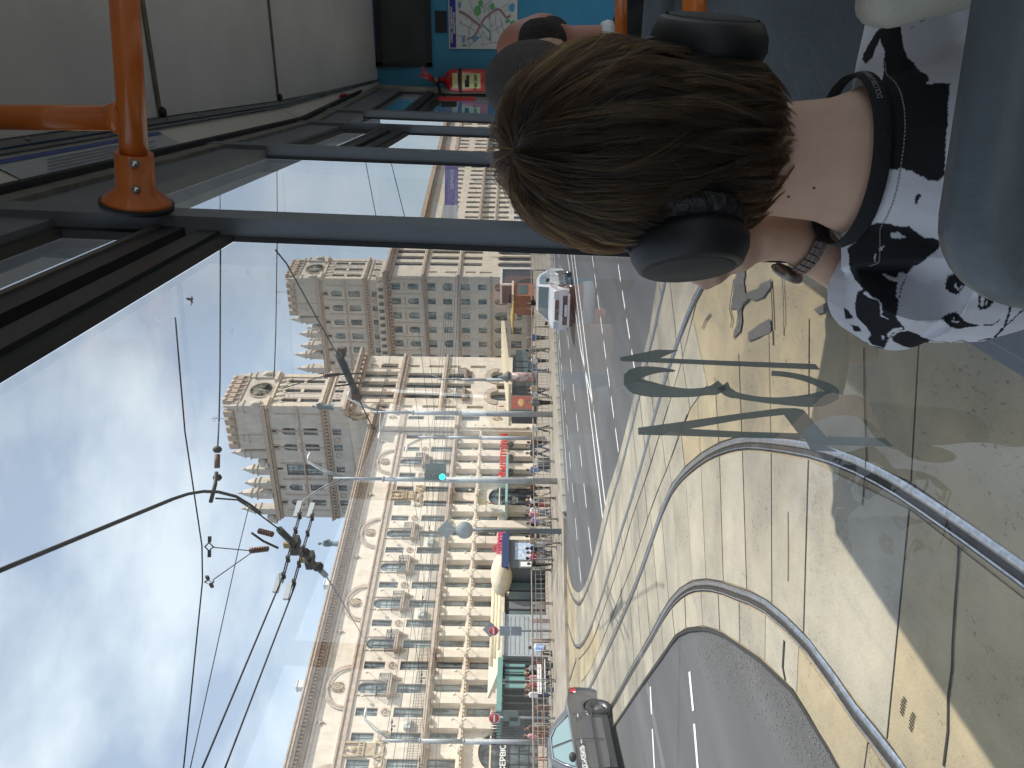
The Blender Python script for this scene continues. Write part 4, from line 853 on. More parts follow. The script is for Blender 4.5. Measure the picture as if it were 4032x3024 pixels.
# grey container section with slanted stripe
sc, _ = stp(2080, 2500, TT-1.2); t = fr_thing('kiosk', 'pale grey kiosk with a diagonal shadow across its shutter, behind the no-entry sign', 'kiosk', sc, TT-1.2, 'kiosks on the pavement')
MB().b2((-1.5, 0, 0), (1.5, 1.0, 2.7)).build('body', mat('shutter_grey', (.36, .39, .41), rough=.5, noise=.1, nscale=2), t); MB().box((0, -.05, 2.74), (3.1, .2, .12)).build('roof', M_galv, t)
for k in range(8): MB().box((0, -.012, .35+.28*k), (2.7, .02, .02)).build('shutter_slat', M_grey, t)
# teal terrace at left
sa, _ = stp(2050, 2810, TT-1); sb, _ = stp(2050, 2600, TT-1); wl = sb-sa
t = fr_thing('cafe_terrace', 'teal-roofed cafe terrace with green windbreak panels and people at tables', 'cafe terrace', (sa+sb)/2, TT-1)
MB().b2((-wl/2, -.3, 2.75), (wl/2, 3, 3.05)).build('roof', M_teal, t)
for i in range(8): MB().box((-wl/2+.1+(wl-.2)*i/7, -.1, 1.38), (.08, .08, 2.74)).build('upright', M_iron, t)
for i in range(3): MB().box((-wl/2+wl*(.5+i*.17), -.05, 2.0), (wl*.15, .02, 1.2)).build('windbreak_panel', M_teal, t)
MB().b2((-wl/2, 2.6, 0), (wl/2, 2.7, 2.74)).build('back_panel', M_kgrey, t)
for i in range(5): MB().lathe([(.4, .72), (.4, .75), (.04, .75), (.04, .0), (.25, 0)], (-wl/2+1+i*wl/6, .9, 0), 12).build('table', M_white, t)
# blue kiosk
sc, _ = stp(2080, 2180, -19); t = fr_thing('kiosk', 'navy blue newspaper kiosk with a cream domed roof and poster window', 'kiosk', sc, -19, 'kiosks on the pavement')
MB().b2((-1.25, 0, 0), (1.25, 2, 2.5)).build('body', M_kgrey, t); MB().b2((-1.5, -.4, 2.5), (1.5, 2.2, 3.0)).build('fascia', M_navy, t); MB().ell((-1.2, .8, 3.0), (1.6, 1.2, .75), 14, 8).build('roof', M_canvas, t)
MB().box((.2, -.02, 1.35), (1.5, .03, 1.5)).build('poster_window', mat('poster_blue', (.22, .38, .6), rough=.3, noise=.8, nscale=5, col2=(.75, .75, .78)), t); MB().box((-.95, -.02, 1.3), (.4, .03, .8)).build('notice', M_white, t)
ring(MB(), .2, 3.35, .2, .34, -.3, -.2, 16).build('round_emblem', mat('emblem_red', (.5, .06, .08), rough=.5), t)
# block with dark shop below the tower (behind the bent pole), cream pent roof
sc, _ = stp(2080, 1470, -13); t = fr_thing('kiosk', 'dark glazed kiosk under a slanting cream roof by the tower block', 'kiosk', sc, -13, 'kiosks on the pavement')
MB().b2((-3.4, 0, 0), (3.0, 4, 2.6)).build('body', mat('kiosk_blue_black', (.045, .06, .09), rough=.3), t); MB().prism([(-3.2, 2.65), (8.5, 3.6), (8.5, 3.95), (-3.2, 2.95)], lambda u, v, w: (u, w, v), -1.0, 4.5).build('roof', M_canvas, t)
for k in range(7): MB().box((-2.9+k*1.1, -.02, 1.6), (.9, .03, 1.3)).build('window_panel', M_glassk, t)
for k in range(6): MB().prism([(-3.2, 2.97), (8.5, 3.97), (8.5, 4.0), (-3.2, 3.0)], lambda u, v, w: (u, w, v), -.9+k*.9, -.84+k*.9).build('roof_rib', M_canvas, t)
# yellow parasol stall, orange kiosk, white framed kiosk
sc, _ = stp(2060, 1250, -12); t = fr_thing('parasol', 'yellow-edged cafe parasol with a white lamp below it, behind the white car', 'parasol', sc, -12)
MB().lathe([(2.0, 2.6), (2.0, 2.72), (.1, 3.0)], n=8, smooth=False).build('canopy', mat('parasol_yellow', (.48, .34, .09), rough=.8), t); MB().tube([(0, 0, 0), (0, 0, 3.4)], .05, 8).build('pole', M_galv, t); MB().ell((-.6, -.4, 2.5), (.55, .4, .35)).build('lamp_globe', M_canvas, t)
sc, _ = stp(2060, 1140, -9); t = fr_thing('kiosk', 'orange-red kiosk behind the white car', 'kiosk', sc, -9, 'kiosks on the pavement')
MB().b2((-1.6, 0, 0), (1.6, 3, 2.7)).build('body', mat('orange_sheet', (.36, .15, .10), rough=.6), t); MB().b2((-1.8, -.3, 2.7), (1.8, 3, 2.95)).build('roof', M_canvas, t); MB().box((0, -.02, 1.5), (2.4, .04, 1.3)).build('window_panel', M_glassk, t)
sc, _ = stp(2060, 1092, -6); t = fr_thing('kiosk', 'dark kiosk with a bright white frame left of the tram pillar', 'kiosk', sc, -6, 'kiosks on the pavement')
MB().b2((-2.2, 0, 0), (2.2, 3, 4.4)).build('body', mat('kiosk_dark', (.05, .05, .06), rough=.4), t)
for a in (((-2.4, -.2, 4.4), (2.4, 3, 4.7)), ((-2.4, -.2, 0), (-2.1, 0, 4.4)), ((2.1, -.2, 0), (2.4, 0, 4.4))): MB().b2(*a).build('white_frame', M_white, t)
# canopy of the arched shop
t = fr_thing('shop_canopy', 'flat pale-teal glass canopy over the tall arched shop entrance', 'canopy', 59.4, -1.0); MB().b2((-3.6, -1.8, 2.95), (3.6, .9, 3.2)).build('canopy_slab', mat('teal_glass', (.28, .45, .45), rough=.3), t)
for sx in (-3, 0, 3): MB().tube([(sx, -1.6, 3.2), (sx, .85, 4.6)], .02, 5).build('tie_rod', M_galv, t)
# hanging flower balls on the piers
for i, s in enumerate((62.2, 64.5, 66.7)):
    q = ST(s-.0, -.9, 2.9); mb = MB()
    for k in range(140):
        v = Vector((random.gauss(0, 1), random.gauss(0, 1), random.gauss(0, 1))).normalized()*random.uniform(.2, .42); mb.box(v, (.13, .02, .1), Matrix.Rotation(random.random()*6, 3, 'Z')@Matrix.Rotation(random.random()*6, 3, 'X'))
    t = thing('hanging_plant', 'dark green hanging plant ball, %s of three on the piers by the red lettering' % ('leftmost', 'middle', 'rightmost')[i], 'plant', tuple(q), 0, 'hanging plant balls on the facade piers'); mb.build('foliage', mat('foliage_dark', (.05, .07, .035), rough=.8, noise=.4, nscale=8), t); MB().tube([(0, 0, .3), (.0, 0, .9)], .012, 4).build('chain', M_iron, t)
# advertising column, advertising light box, hanging banner, round signs
sc, _ = stp(2100, 1486, -14); t = fr_thing('advertising_column', 'slim advertising column with a dark domed cap and red poster', 'advertising column', sc, -14)
MB().tube([(0, 0, 0), (0, 0, 2.9)], .5, 16).build('drum', mat('poster_red', (.36, .12, .12), rough=.4, noise=.7, nscale=2.5, col2=(.6, .6, .58)), t); MB().lathe([(.62, 2.9), (.62, 3.05), (.45, 3.3), (.2, 3.6), (.05, 4.1)], n=16).build('cap', M_dgrey, t); MB().lathe([(.6, 0), (.6, .25)], n=16).build('plinth', M_dgrey, t)
sc, zc2 = stp(2062, 1590, -21); t = fr_thing('advertising_board', 'red and brown advertising light box on a post, right of the tall lamp post', 'advertising board', sc, -21)
MB().b2((-.95, -.12, zc2-1.0), (.95, .12, zc2+.95)).build('case', M_dgrey, t); pz = put('poster', MB().box((0, -.13, zc2), (1.7, .02, 1.75)).mesh('poster', mat('poster_food', (.42, .05, .05), rough=.35, noise=.9, nscale=2.2, col2=(.16, .10, .07))), t); MB().box((0, 0, (zc2-1)/2), (.16, .16, zc2-1)).build('post', M_dgrey, t)
MB().ell((0, -.12, zc2+.1), (.62, .04, .3), 14, 6).build('poster_picture', mat('poster_tan', (.50, .32, .12), rough=.4, noise=.5, nscale=6), pz)
q = ST(121, -10, 13.5); t = thing('banner', 'purple and white banner hung across the street from wires', 'banner', tuple(q), math.atan2(FW.y, FW.x)-math.pi/2)
MB().box((.6, 0, 0), (8.6, .05, 2.2)).build('purple_field', mat('banner_purple', (.27, .22, .48), rough=.7), t); MB().box((-5.0, 0, .1), (2.6, .05, 2.4)).build('white_field', M_white, t)
for a in (-6, 4.8): MB().tube([(a, 0, 1.1), (a+(8 if a > 0 else -8), 0, 3)], .02, 4).build('cord', M_iron, t)
put('lettering', text_mesh('минск', 1.1, .01, M_white), t, (.6, -.04, -.05), (R(90), 0, 0))
for i, (x, y, r, col, lb) in enumerate(((1911, 1976, .36, (.55, .38, .05), 'round yellow hanging sign left of the arched entrance'), (1936, 1982, .3, (.45, .06, .09), 'small red square hanging sign below the yellow one'), (1936, 2100, .3, (.75, .73, .7), 'round white ring sign beside the dark sign post'), (1975, 1600, .35, (.55, .07, .04), 'orange star-shaped sign hanging by the red light box'))):
    q = PL(x, y, tuple(-FN*(FP-1.2)), tuple(FN)); t = thing('hanging_sign', lb, 'hanging sign', tuple(q), FROT+R(50), 'small hanging signs on the facade'); m_ = mat('hang_%d' % i, col, rough=.5)
    mb = MB()
    if i == 0: mb.lathe([(r, -.05), (r, .05)], n=18, axis='y')
    elif i == 1: mb.box((0, 0, 0), (.75, .1, .6))
    elif i == 2: ring(mb, 0, 0, r*.62, r, -.05, .05, 18)
    else:
        st_ = [((r if k % 2 == 0 else r*.4)*math.sin(math.pi*k/5), (r if k % 2 == 0 else r*.4)*math.cos(math.pi*k/5)) for k in range(10)]; mb.prism(st_, lambda u, v, w: (u, w, v), -.05, .05)
    mb.build('face', m_, t); MB().tube([(0, 0, r), (0, 0, r+.3), (0, 1.0, r+.3)], .02, 5).build('bracket', M_iron, t)
    if i == 1: put('lettering', text_mesh('ДОМ', .26, .005, M_white), t, (0, -.06, 0), (R(90), 0, 0))
# shop lettering standing off the facade
def shop_sign(txt, x, y, size, col, label, off=.75, emit=0, bold=.01, w=None):
    q = PL(x, y, tuple(-FN*(FP-off)), tuple(FN)); m_ = mat('letters_'+'_'.join('%d' % int(c*99) for c in col), col, rough=.45)
    o = put('sign_letters', text_mesh(txt, size, .06, m_, bold=bold), None, q, (R(90), 0, FROT), None, label, 'shop sign', 'shop lettering on the facades')
    if w: o.scale = (w/max(o.dimensions.x, .01), 1, 1)
    return o
shop_sign('филателия', 1982, 1790, 1.35, (.62, .03, .02), 'red cursive shop lettering between the facade piers', 1.0, bold=.02, w=7.2)
shop_sign('поза', 1972, 2116, 1.2, (.62, .04, .16), 'pink-red four-letter shop sign right of the blue kiosk', .8, bold=.03, w=1.9)
shop_sign('Ш', 1970, 2168, .9, (.62, .04, .18), 'single pink emblem letter above the blue kiosk', .8)
shop_sign('ДА', 2004, 1522, 1.5, (.62, .03, .03), 'red two-letter shop sign by the advertising column on the tower block', .2, bold=.03, w=2.2)
shop_sign('ЛЯСНЫ', 1942, 2628, .7, (.50, .24, .06), 'upper line of orange lettering above the teal terrace', .8, bold=.01)
shop_sign('ПРЫСМАК', 1972, 2600, .7, (.52, .25, .07), 'lower line of orange lettering above the cream awning', .8, bold=.01)
shop_sign('СЕРВIС', 1981, 2985, .62, (.8, .82, .8), 'white lettering inside the grilled archway', -.1)
for i, (x, y) in enumerate(((2023, 1970), (2036, 1970))): shop_sign(('КАВА', 'БАР')[i], x, y, .42, (.8, .82, .8), ('white letters', 'second row of white letters')[i]+' on the dark glass of the arched entrance', -.1)
# iron gate leaves beside the left arch
t = fr_thing('iron_gate', 'black spear-topped railings gate behind the left no-entry sign', 'gate', stp(2050, 2870, -20)[0], -20)
for k in range(12): MB().box((-.9+k*.165, 0, 1.5), (.045, .045, 3.0)).lathe([(.05, 3.0), (.06, 3.1), (.0, 3.35)], (-.9+k*.165, 0, 0), 5).build('bar', M_iron, t)
for z in (.3, 1.5, 1.9, 2.7): MB().box((0, 0, z), (2.0, .05, .07)).build('rail', M_iron, t)

# ---- overhead line
M_wire = mat('wire', (.03, .03, .033), rough=.6, metal=.3); M_fit = mat('line_fitting', (.035, .032, .032), rough=.6, noise=.3, nscale=20); M_ins = mat('insulator_brown', (.13, .06, .05), rough=.3); M_strip = mat('frog_bar', (.05, .06, .06), rough=.55); M_pad = mat('grey_pad', (.5, .53, .55), rough=.5)
def sag(a, b, s, n=10): return [a.lerp(b, i/n)-_z*(s*4*(i/n)*(1-i/n)) for i in range(n+1)]
def wire(label, pts, r=.008, name='overhead_wire', sg=.0):
    r = r*1.3
    P = []
    for a, b in zip(pts, pts[1:]): P += sag(a, b, sg*(b-a).length)[:-1]
    P.append(pts[-1]); return MB().tube(P, r, 5).build(name, M_wire, label=label, cat='wire', group='overhead wires')
HZ = 6.0
Z = lambda x, y, z=HZ: G(x, y, z)
fc = Z(1140, 2190); ax1 = (Z(1290, 2255)-Z(1020, 2095)).normalized()      # the long bar of the crossing
A_, B_ = Z(1100, 2085, 6.1), Z(1282, 2265, 6.0)
cr = thing('wire_crossing', 'black insulated trolley wire crossing with wooden bars hanging in the sky', 'wire crossing', (0, 0, 0))
br = MB(); d = (B_-A_); br.tube([A_, A_+d*.35], .06, 6).tube([A_+d*.4, A_+d*.72], .055, 6).tube([A_+d*.76, B_], .06, 6); br.build('insulating_bar', M_strip, cr)
for k, (f, x0, y0, x1, y1) in enumerate(((.3, 1185, 2010, 1000+130, 2290), (.62, 1235, 2015, 1000+170, 2320))):
    a = Z(x0, y0); b = Z(x1-20, y1); n_ = (b-a).normalized(); sd = Vector((-n_.y, n_.x, 0))*.045
    MB().tube([a+sd, b+sd], .012, 5).tube([a-sd, b-sd], .012, 5).build('runner', M_fit, cr)
    for u in (.08, .3, .5, .7, .92): MB().box(a.lerp(b, u), (.14, .05, .05), Matrix.Rotation(math.atan2(sd.y, sd.x), 3, 'Z')).build('spacer', M_fit, cr)
    for u in (-.02, 1.02): MB().box(a.lerp(b, u)+_z*.06, (.34, .05, .09), Matrix.Rotation(math.atan2(n_.y, n_.x), 3, 'Z')).build('pad', M_pad, cr)
    c_ = A_+d*f; MB().box(c_, (.3, .2, .12), Matrix.Rotation(math.atan2(n_.y, n_.x), 3, 'Z')).build('clamp', M_fit, cr); MB().box(c_+_z*.12, (.1, .06, .16)).build('clamp', mat('brass', (.35, .24, .08), rough=.5), cr)
    c_ = A_+d*(f+.16)-_z*.02; MB().lathe([(.05, -.1), (.09, -.05), (.09, .05), (.05, .1)], c_, 10).build('clamp', M_fit, cr)
def insulator(a, b, par, n=7):
    d = (b-a); mb = MB().tube([a, b], .014, 5); q = d.normalized().to_track_quat('Z', 'Y').to_matrix()
    for i in range(n):
        c = a+d*((i+.5)/n); k = MB().lathe([(.02, -.012), (.05, -.006), (.05, .004), (.02, .012)], n=9); mb.add([q@Vector(v)+c for v in k.v], k.f, True)
    return mb.build('insulator', M_ins, par)
insulator(Z(985, 2168, 6.3), Z(1055, 2160, 6.15), cr); insulator(Z(1030, 2090, 6.4)+_z*.05, Z(1075, 2105, 6.15), cr, 6)
MB().tube([Z(990, 2098, 6.5), Z(1035, 2130, 6.35), Z(1095, 2158, 6.15)], .02, 5).build('horn', M_fit, cr)
def turnbuckle(x, y, z, an):
    c = Z(x, y, z); t = thing('turnbuckle', 'dark turnbuckle on the hanger wire, %s of the pair' % ('upper' if y < 2200 else 'lower'), 'turnbuckle', tuple(c), an, 'turnbuckles on the hanger wires'); ring(MB(), 0, 0, .045, .07, -.015, .015, 4).build('frame', M_fit, t); MB().box((-.1, 0, .0), (.09, .03, .04)).box((.1, 0, 0), (.08, .03, .04)).build('fork', M_fit, t)
turnbuckle(825, 2152, 6.4, .4); turnbuckle(825, 2290, 6.4, -.4)
wire('thin hanger from the upper turnbuckle to the insulator', [Z(838, 2155, 6.4), Z(985, 2168, 6.3)], .006); wire('thin hanger slanting from the lower turnbuckle to the insulator', [Z(838, 2284, 6.4), Z(985, 2180, 6.3)], .006)
wire('steel wire crossing high over the twin turnbuckles', [Z(690, 1250, 6.5), Z(728, 1700, 6.5), Z(795, 2150, 6.45), Z(797, 2290, 6.45), Z(722, 3030, 6.4)], .008)
wire('level contact wire running to the pulley insulator', [Z(868, 900, 6.5), Z(866, 1500, 6.5), Z(862, 1662, 6.5)], .009); wire('thin contact wire passing above the nearer clock tower', [Z(1092, 900, 6.3), Z(1086, 1300, 6.3), Z(1080, 1475, 6.3)], .007)
wire('thick cable slanting down from the top of the sky', [Z(-40, 2262, 6.3), Z(680, 1965, 6.25)], .018)
wire('thin wire behind the crossing, slanting to the bottom', [Z(980, 1995, 6.8), Z(935, 2180, 6.7), Z(748, 3030, 6.4)], .006)
wire('left trolley wire of the pair under the crossing', [Z(1112, 2275), Z(790, 3040)], .011); wire('right trolley wire of the pair under the crossing', [Z(1160, 2310), Z(880, 3040)], .011)
wire('span wire slanting from the crossing down across the facade', [B_+Vector((0, 0, .0)), Z(1330, 2340, 6.2), ST(34.6, -8, 13.2)*1.0], .010)
wire('span wire from the pulley down to the crossing', [Z(850, 1962, 6.3), Z(935, 1968, 6.25), Z(1000, 2010, 6.2), A_], .010)
tp = thing('line_hanger', 'pulley insulator with a dark curved bar in front of the tower top', 'wire fitting', (0, 0, 0)); MB().tube([Z(680, 1965, 6.25), Z(740, 1945, 6.27), Z(800, 1935, 6.28), Z(860, 1937, 6.28), Z(930, 1955, 6.27), Z(985, 1988, 6.22), Z(1025, 2018, 6.2)], .022, 6).build('curved_bar', M_fit, tp); MB().tube([Z(830, 1975, 6.3), Z(848, 1905, 6.35), Z(852, 1860, 6.38)], .03, 6).build('clamp_arm', M_fit, tp)
MB().tube([Z(855, 1842, 6.4), Z(856, 1790, 6.42)], .04, 8).build('strain_rod', mat('rod_brown', (.16, .09, .07), rough=.6), tp)
for yy in (1770, 1880): MB().lathe([(.02, -.06), (.05, -.03), (.05, .03), (.02, .06)], Z(856, yy, 6.4), 8).build('knuckle', M_fit, tp)
MB().tube([Z(862, 1665, 6.5), Z(857, 1775, 6.43)], .012, 5).build('link', M_fit, tp)
c2 = thing('wire_crossing', 'second dark trolley wire crossing seen against the far tower wall', 'wire crossing', (0, 0, 0)); a, b = Z(1335, 1400), Z(1412, 1570)
MB().tube([a, b], .085, 6).build('insulating_bar', M_strip, c2); MB().tube([Z(1290, 1475), Z(1430, 1470)], .02, 5).build('runner', M_fit, c2); MB().tube([Z(1320, 1520), Z(1450, 1505)], .02, 5).build('runner', M_fit, c2); MB().box(Z(1345, 1385), (.2, .14, .16)).build('clamp', MATS['rod_brown'], c2); MB().box(Z(1400, 1550), (.26, .16, .16)).build('clamp', MATS['rod_brown'], c2)
insulator(Z(1276, 1480, 6.3), Z(1332, 1473, 6.1), c2); wire('thin hanger left of the second crossing', [Z(1110, 1530, 6.6), Z(1276, 1480, 6.3)], .007); wire('span wire from the second crossing down to the right', [b, Z(1470, 1690), ST(46, -30, 11.0)], .011); wire('span wire from the second crossing up to the tram window edge', [Z(1085, 985), Z(1130, 1040), Z(1310, 1365), a], .011)
for i, (x0, y0, x1, y1) in enumerate(((1085, 0, 1092, 900), (865, 700, 868, 900), (1440, 640, 1490, 900), (1540, 640, 1600, 880))):
    wire('far thin wire in the front tram panes, %s' % ('beside the orange rail foot', 'level and nearest the head rail', 'slanting above the far turret', 'lowest, just above the far roof')[i], [D(x0, y0, 30), D(x1, y1, 30)], .012)
for i in range(7):   # the web of span wires in front of the long facade
    z = 7.2+.35*i; a, b = ST(20, -10-1.5*i, z), ST(70, -24+1.2*i, z+.8); wire('span wire %s from the top among those along the long facade' % ('seventh', 'sixth', 'fifth', 'fourth', 'third', 'second', 'first')[i], [a, b], .012, sg=.006)
for i in range(5): z = 8+.5*i; wire('wire running into the long facade, %s counted from the left' % ('first', 'second', 'third', 'fourth', 'fifth')[i], [ST(26+7*i, -30, z), ST(30+8*i, -1.0, z+1.2)], .012, sg=.01)
lf = MB()
for i, (s, z) in enumerate(((24, 8.1), (26.5, 10.2), (30, 8.6), (33.5, 11.2), (36.5, 9.2), (40, 11.4), (43.5, 9.4), (29, 11.6))):
    c = ST(s, -12, z); t = put('wire_fitting', MB().tube([(-.5, 0, 0), (.5, 0, .05)], .025, 5).lathe([(.03, -.12), (.07, -.05), (.07, .05), (.03, .12)], (-.2, 0, 0), 8, 'x').lathe([(.03, -.12), (.07, -.05), (.07, .05), (.03, .12)], (.25, 0, 0.03), 8, 'x').box((0, 0, -.12), (.06, .06, .25)).mesh('wire_fitting', M_fit), None, c, (0, 0, R(60)), None, 'small dark insulator fitting before the long facade, %s from the left' % ('first', 'second', 'third', 'fourth', 'fifth', 'sixth', 'seventh', 'eighth')[(0, 1, 3, 4, 5, 6, 7, 2)[i]], 'wire fitting', 'insulator fittings before the long facade')
bird = thing('bird', 'dark bird in flight in the open sky left of the far tower', 'bird', tuple(D(755, 1180, 40)), .6)
MB().ell((0, 0, 0), (.16, .06, .06)).tube([(.14, 0, .01), (.22, 0, .02)], [.035, .01], 6).add([(-.14, -.02, 0), (-.3, -.07, 0), (-.3, .07, .0), (-.14, .02, 0)], [(0, 1, 2, 3)]).build('body', M_fit, bird)
for sg in (-1, 1): MB().add([(.08, sg*.04, .02), (-.08, sg*.04, .02), (-.1, sg*.28, .14), (.02, sg*.3, .16), (-.02, sg*.5, .06)], [(0, 1, 2, 3), (3, 2, 4)]).build('wing', M_fit, bird)
# ------------------------------------------------------------------ cars
M_tyre = mat('tyre', (.022, .022, .024), rough=.85, bump=.2, bscale=60); M_rim = mat('steel_rim', (.20, .20, .21), rough=.4, metal=.7, noise=.3, nscale=20); M_chrome = mat('chrome', (.8, .8, .8), rough=.12, metal=1)
M_cg = mat('car_glass', (.05, .08, .085), rough=.04, spec=1.0, coat=.6); M_cgl = mat('car_glass_pale', (.20, .30, .31), rough=.05, spec=1.0, coat=.6); M_blackp = mat('black_plastic', (.025, .025, .027), rough=.6); M_tail = mat('tail_lamp', (.6, .02, .02), rough=.2, coat=.5); M_head = mat('head_lamp', (.75, .8, .85), rough=.1, metal=.3, coat=1)
def arch_pts(cx, cz, r, n=9): return [(cx+r*math.cos(math.pi*i/n), cz+r*math.sin(math.pi*i/n)) for i in range(n+1)]
def skin(mb, sec):
    """loft of closed sections"""
    n = len(sec[0]); o = [v for s in sec for v in s]
    return mb.add(o, [(i*n+j, i*n+(j+1) % n, (i+1)*n+(j+1) % n, (i+1)*n+j) for i in range(len(sec)-1) for j in range(n)]+[tuple(reversed(range(n))), tuple((len(sec)-1)*n+j for j in range(n))], True)
def car(name, label, loc, rz, paint, P):
    """x forward, y to the car's left; side outline with wheel arches, body rounded across its width, cabin narrowing to the roof"""
    t = thing(name, label, 'car', tuple(loc), rz); hw = P['w']/2; wr = P['wr']; xf, xr = P['xf'], P['xr']
    low = P['low']                                # lower outline from rear bottom, over the top, to the front bottom
    bot = [(xf+wr*1.16, P['sill'])]; prof = low+[(xf+wr*1.16, P['sill'])]+arch_pts(xf, wr, wr*1.16)[1:]+[(xr+wr*1.16, P['sill'])]+arch_pts(xr, wr, wr*1.16)[1:]
    cx = sum(p[0] for p in low)/len(low); cz = P['belt']*.6
    secs = []
    for y, k in ((-1, .965), (-.93, .985), (-.80, 1.0), (-.3, 1.012), (.3, 1.012), (.80, 1.0), (.93, .985), (1, .965)):
        pass
    def side(y, kx, dz): return [(cx+(x-cx)*kx, y*hw, z-dz*(max(0, z-cz)/(P['belt']-cz))**1.5) for x, z in prof]
    secs = [side(-.955, .965, .05), side(-.985, .972, .022), side(-1.0, .978, .0), side(-.97, .985, -.012), side(-.86, .994, -.03), side(-.5, 1.006, -.042), side(0, 1.01, -.046), side(.5, 1.006, -.042), side(.86, .994, -.03), side(.97, .985, -.012), side(1.0, .978, .0), side(.985, .972, .022), side(.955, .965, .05)]
    mb = MB(); skin(mb, secs); me = mb.mesh('body', paint); ob = put('body', me, t)
    for p in me.polygons: p.use_smooth = True
    mod = ob.modifiers.new('edge', 'EDGE_SPLIT'); mod.split_angle = R(38)
    # cabin
    g = P['cab']; top = g[1:-1]; secs = []
    gx = sum(p[0] for p in g)/len(g); zt = max(p[1] for p in g)
    for y, k in ((-.94, 0), (-.90, .25), (-.80, .75), (-.66, 1), (.66, 1), (.80, .75), (.90, .25), (.94, 0)):
        secs.append([(x, y*hw, P['belt']-.03+(z-P['belt']+.03)*(k if k else 0.0)) for x, z in g])
    mb = MB(); n = len(g)
    rows = [[(x, s*hw*(.94-.28*((z-P['belt'])/(zt-P['belt'])) if z > P['belt'] else .94), z) for x, z in g] for s in (-1, 1)]
    mb.add(rows[0]+rows[1], [tuple(range(n)), tuple(range(2*n-1, n-1, -1))]+[(i, n+i, n+(i+1) % n, (i+1) % n) for i in range(n)]); me = mb.mesh('cabin', paint); cb = put('cabin', me, t)
    bv = cb.modifiers.new('b', 'BEVEL'); bv.width = .05; bv.segments = 3; bv.limit_method = 'ANGLE'
    def side_pt(x, z, s, pr=.012):
        k = max(0, (z-P['belt'])/(zt-P['belt'])); return (x, s*(hw*(.94-.28*k)+pr), z)
    for s in (-1, 1):
        for q, m_ in P['glass']:
            MB().add([side_pt(x, z, s) for x, z in q], [tuple(range(len(q)))]).build('side_window', m_, t)
        if P.get('trim'): MB().tube([side_pt(x, z, s, .016) for x, z in P['trim']], .014, 5).build('window_trim', M_chrome, t)
        for x0, x1 in P['handles']: MB().ell(((x0+x1)/2, s*(hw*1.0+.015), P['hz']), ((x1-x0)/2, .022, .025), 8, 5).build('door_handle', P.get('hm', M_chrome), t)
        for x in P['seams']: MB().tube([(x, s*(hw*.967+.004), P['sill']+.12), (x+.02, s*(hw*.995+.004), P['belt']*.75), (x, s*(hw*.95+.004), P['belt']-.03)], .006, 4).build('door_seam', M_blackp, t)
        MB().box(((xf+xr)/2, s*(hw*.97), P['sill']+.02), (xf-xr-2.4*wr, .06, .12)).build('sill_trim', M_blackp, t)
        MB().ell((P['mir'], s*(hw+.1), P['belt']+.1), (.09, .1, .075), 8, 6).build('mirror', M_blackp, t)
        for x in (xf, xr):
            wl = put('wheel', None, t, (x, s*(hw-.1), wr)); w2 = MB(); w2.lathe([(wr*.62, -.1), (wr*.93, -.1), (wr, -.06), (wr, .06), (wr*.93, .1), (wr*.62, .1)], n=28, axis='y', cap=False); w2.build('tyre', M_tyre, wl)
            rm = MB(); rm.lathe([(wr*.63, s*.10), (wr*.60, s*.085), (wr*.57, s*.03)], n=24, axis='y', cap=False); rm.lathe([(wr*.57, s*.03), (wr*.50, s*.035), (wr*.30, s*.045), (wr*.24, s*.075), (wr*.10, s*.08), (0, s*.08)], n=24, axis='y', cap=False, smooth=False)
            rm.build('rim', P.get('rim', M_rim), wl); hl = MB()
            for k in range(P.get('holes', 10)): a = 2*math.pi*k/P.get('holes', 10); hl.lathe([(wr*.075, s*.03), (wr*.075, s*.05), (0, s*.05)], (wr*.42*math.cos(a), 0, wr*.42*math.sin(a)), 8, 'y', cap=False)
            hl.build('rim_hole', M_blackp, wl)
    for (a, b, w0, w1, nm, m_) in P['screens']:
        MB().add([(a[0], -w0*hw, a[1]), (a[0], w0*hw, a[1]), (b[0], w1*hw, b[1]), (b[0], -w1*hw, b[1])], [(0, 1, 2, 3)]).build(nm, m_, t)
    for nm, c, d, m_ in P['extra']: MB().box(c, d).build(nm, m_, t)
    MB().b2((xr-.3, -hw*.85, .18), (xf+.3, hw*.85, .4)).build('underbody', M_blackp, t)
    return t
M_dcar = mat('graphite_paint', (.12, .125, .135), rough=.28, metal=.5, coat=.8, spec=.6)
wc = G(2411, 2790); hd = (G(2430, 3024, .3)-G(2389, 2827, .3)).normalized(); rz = math.atan2(hd.y, hd.x)
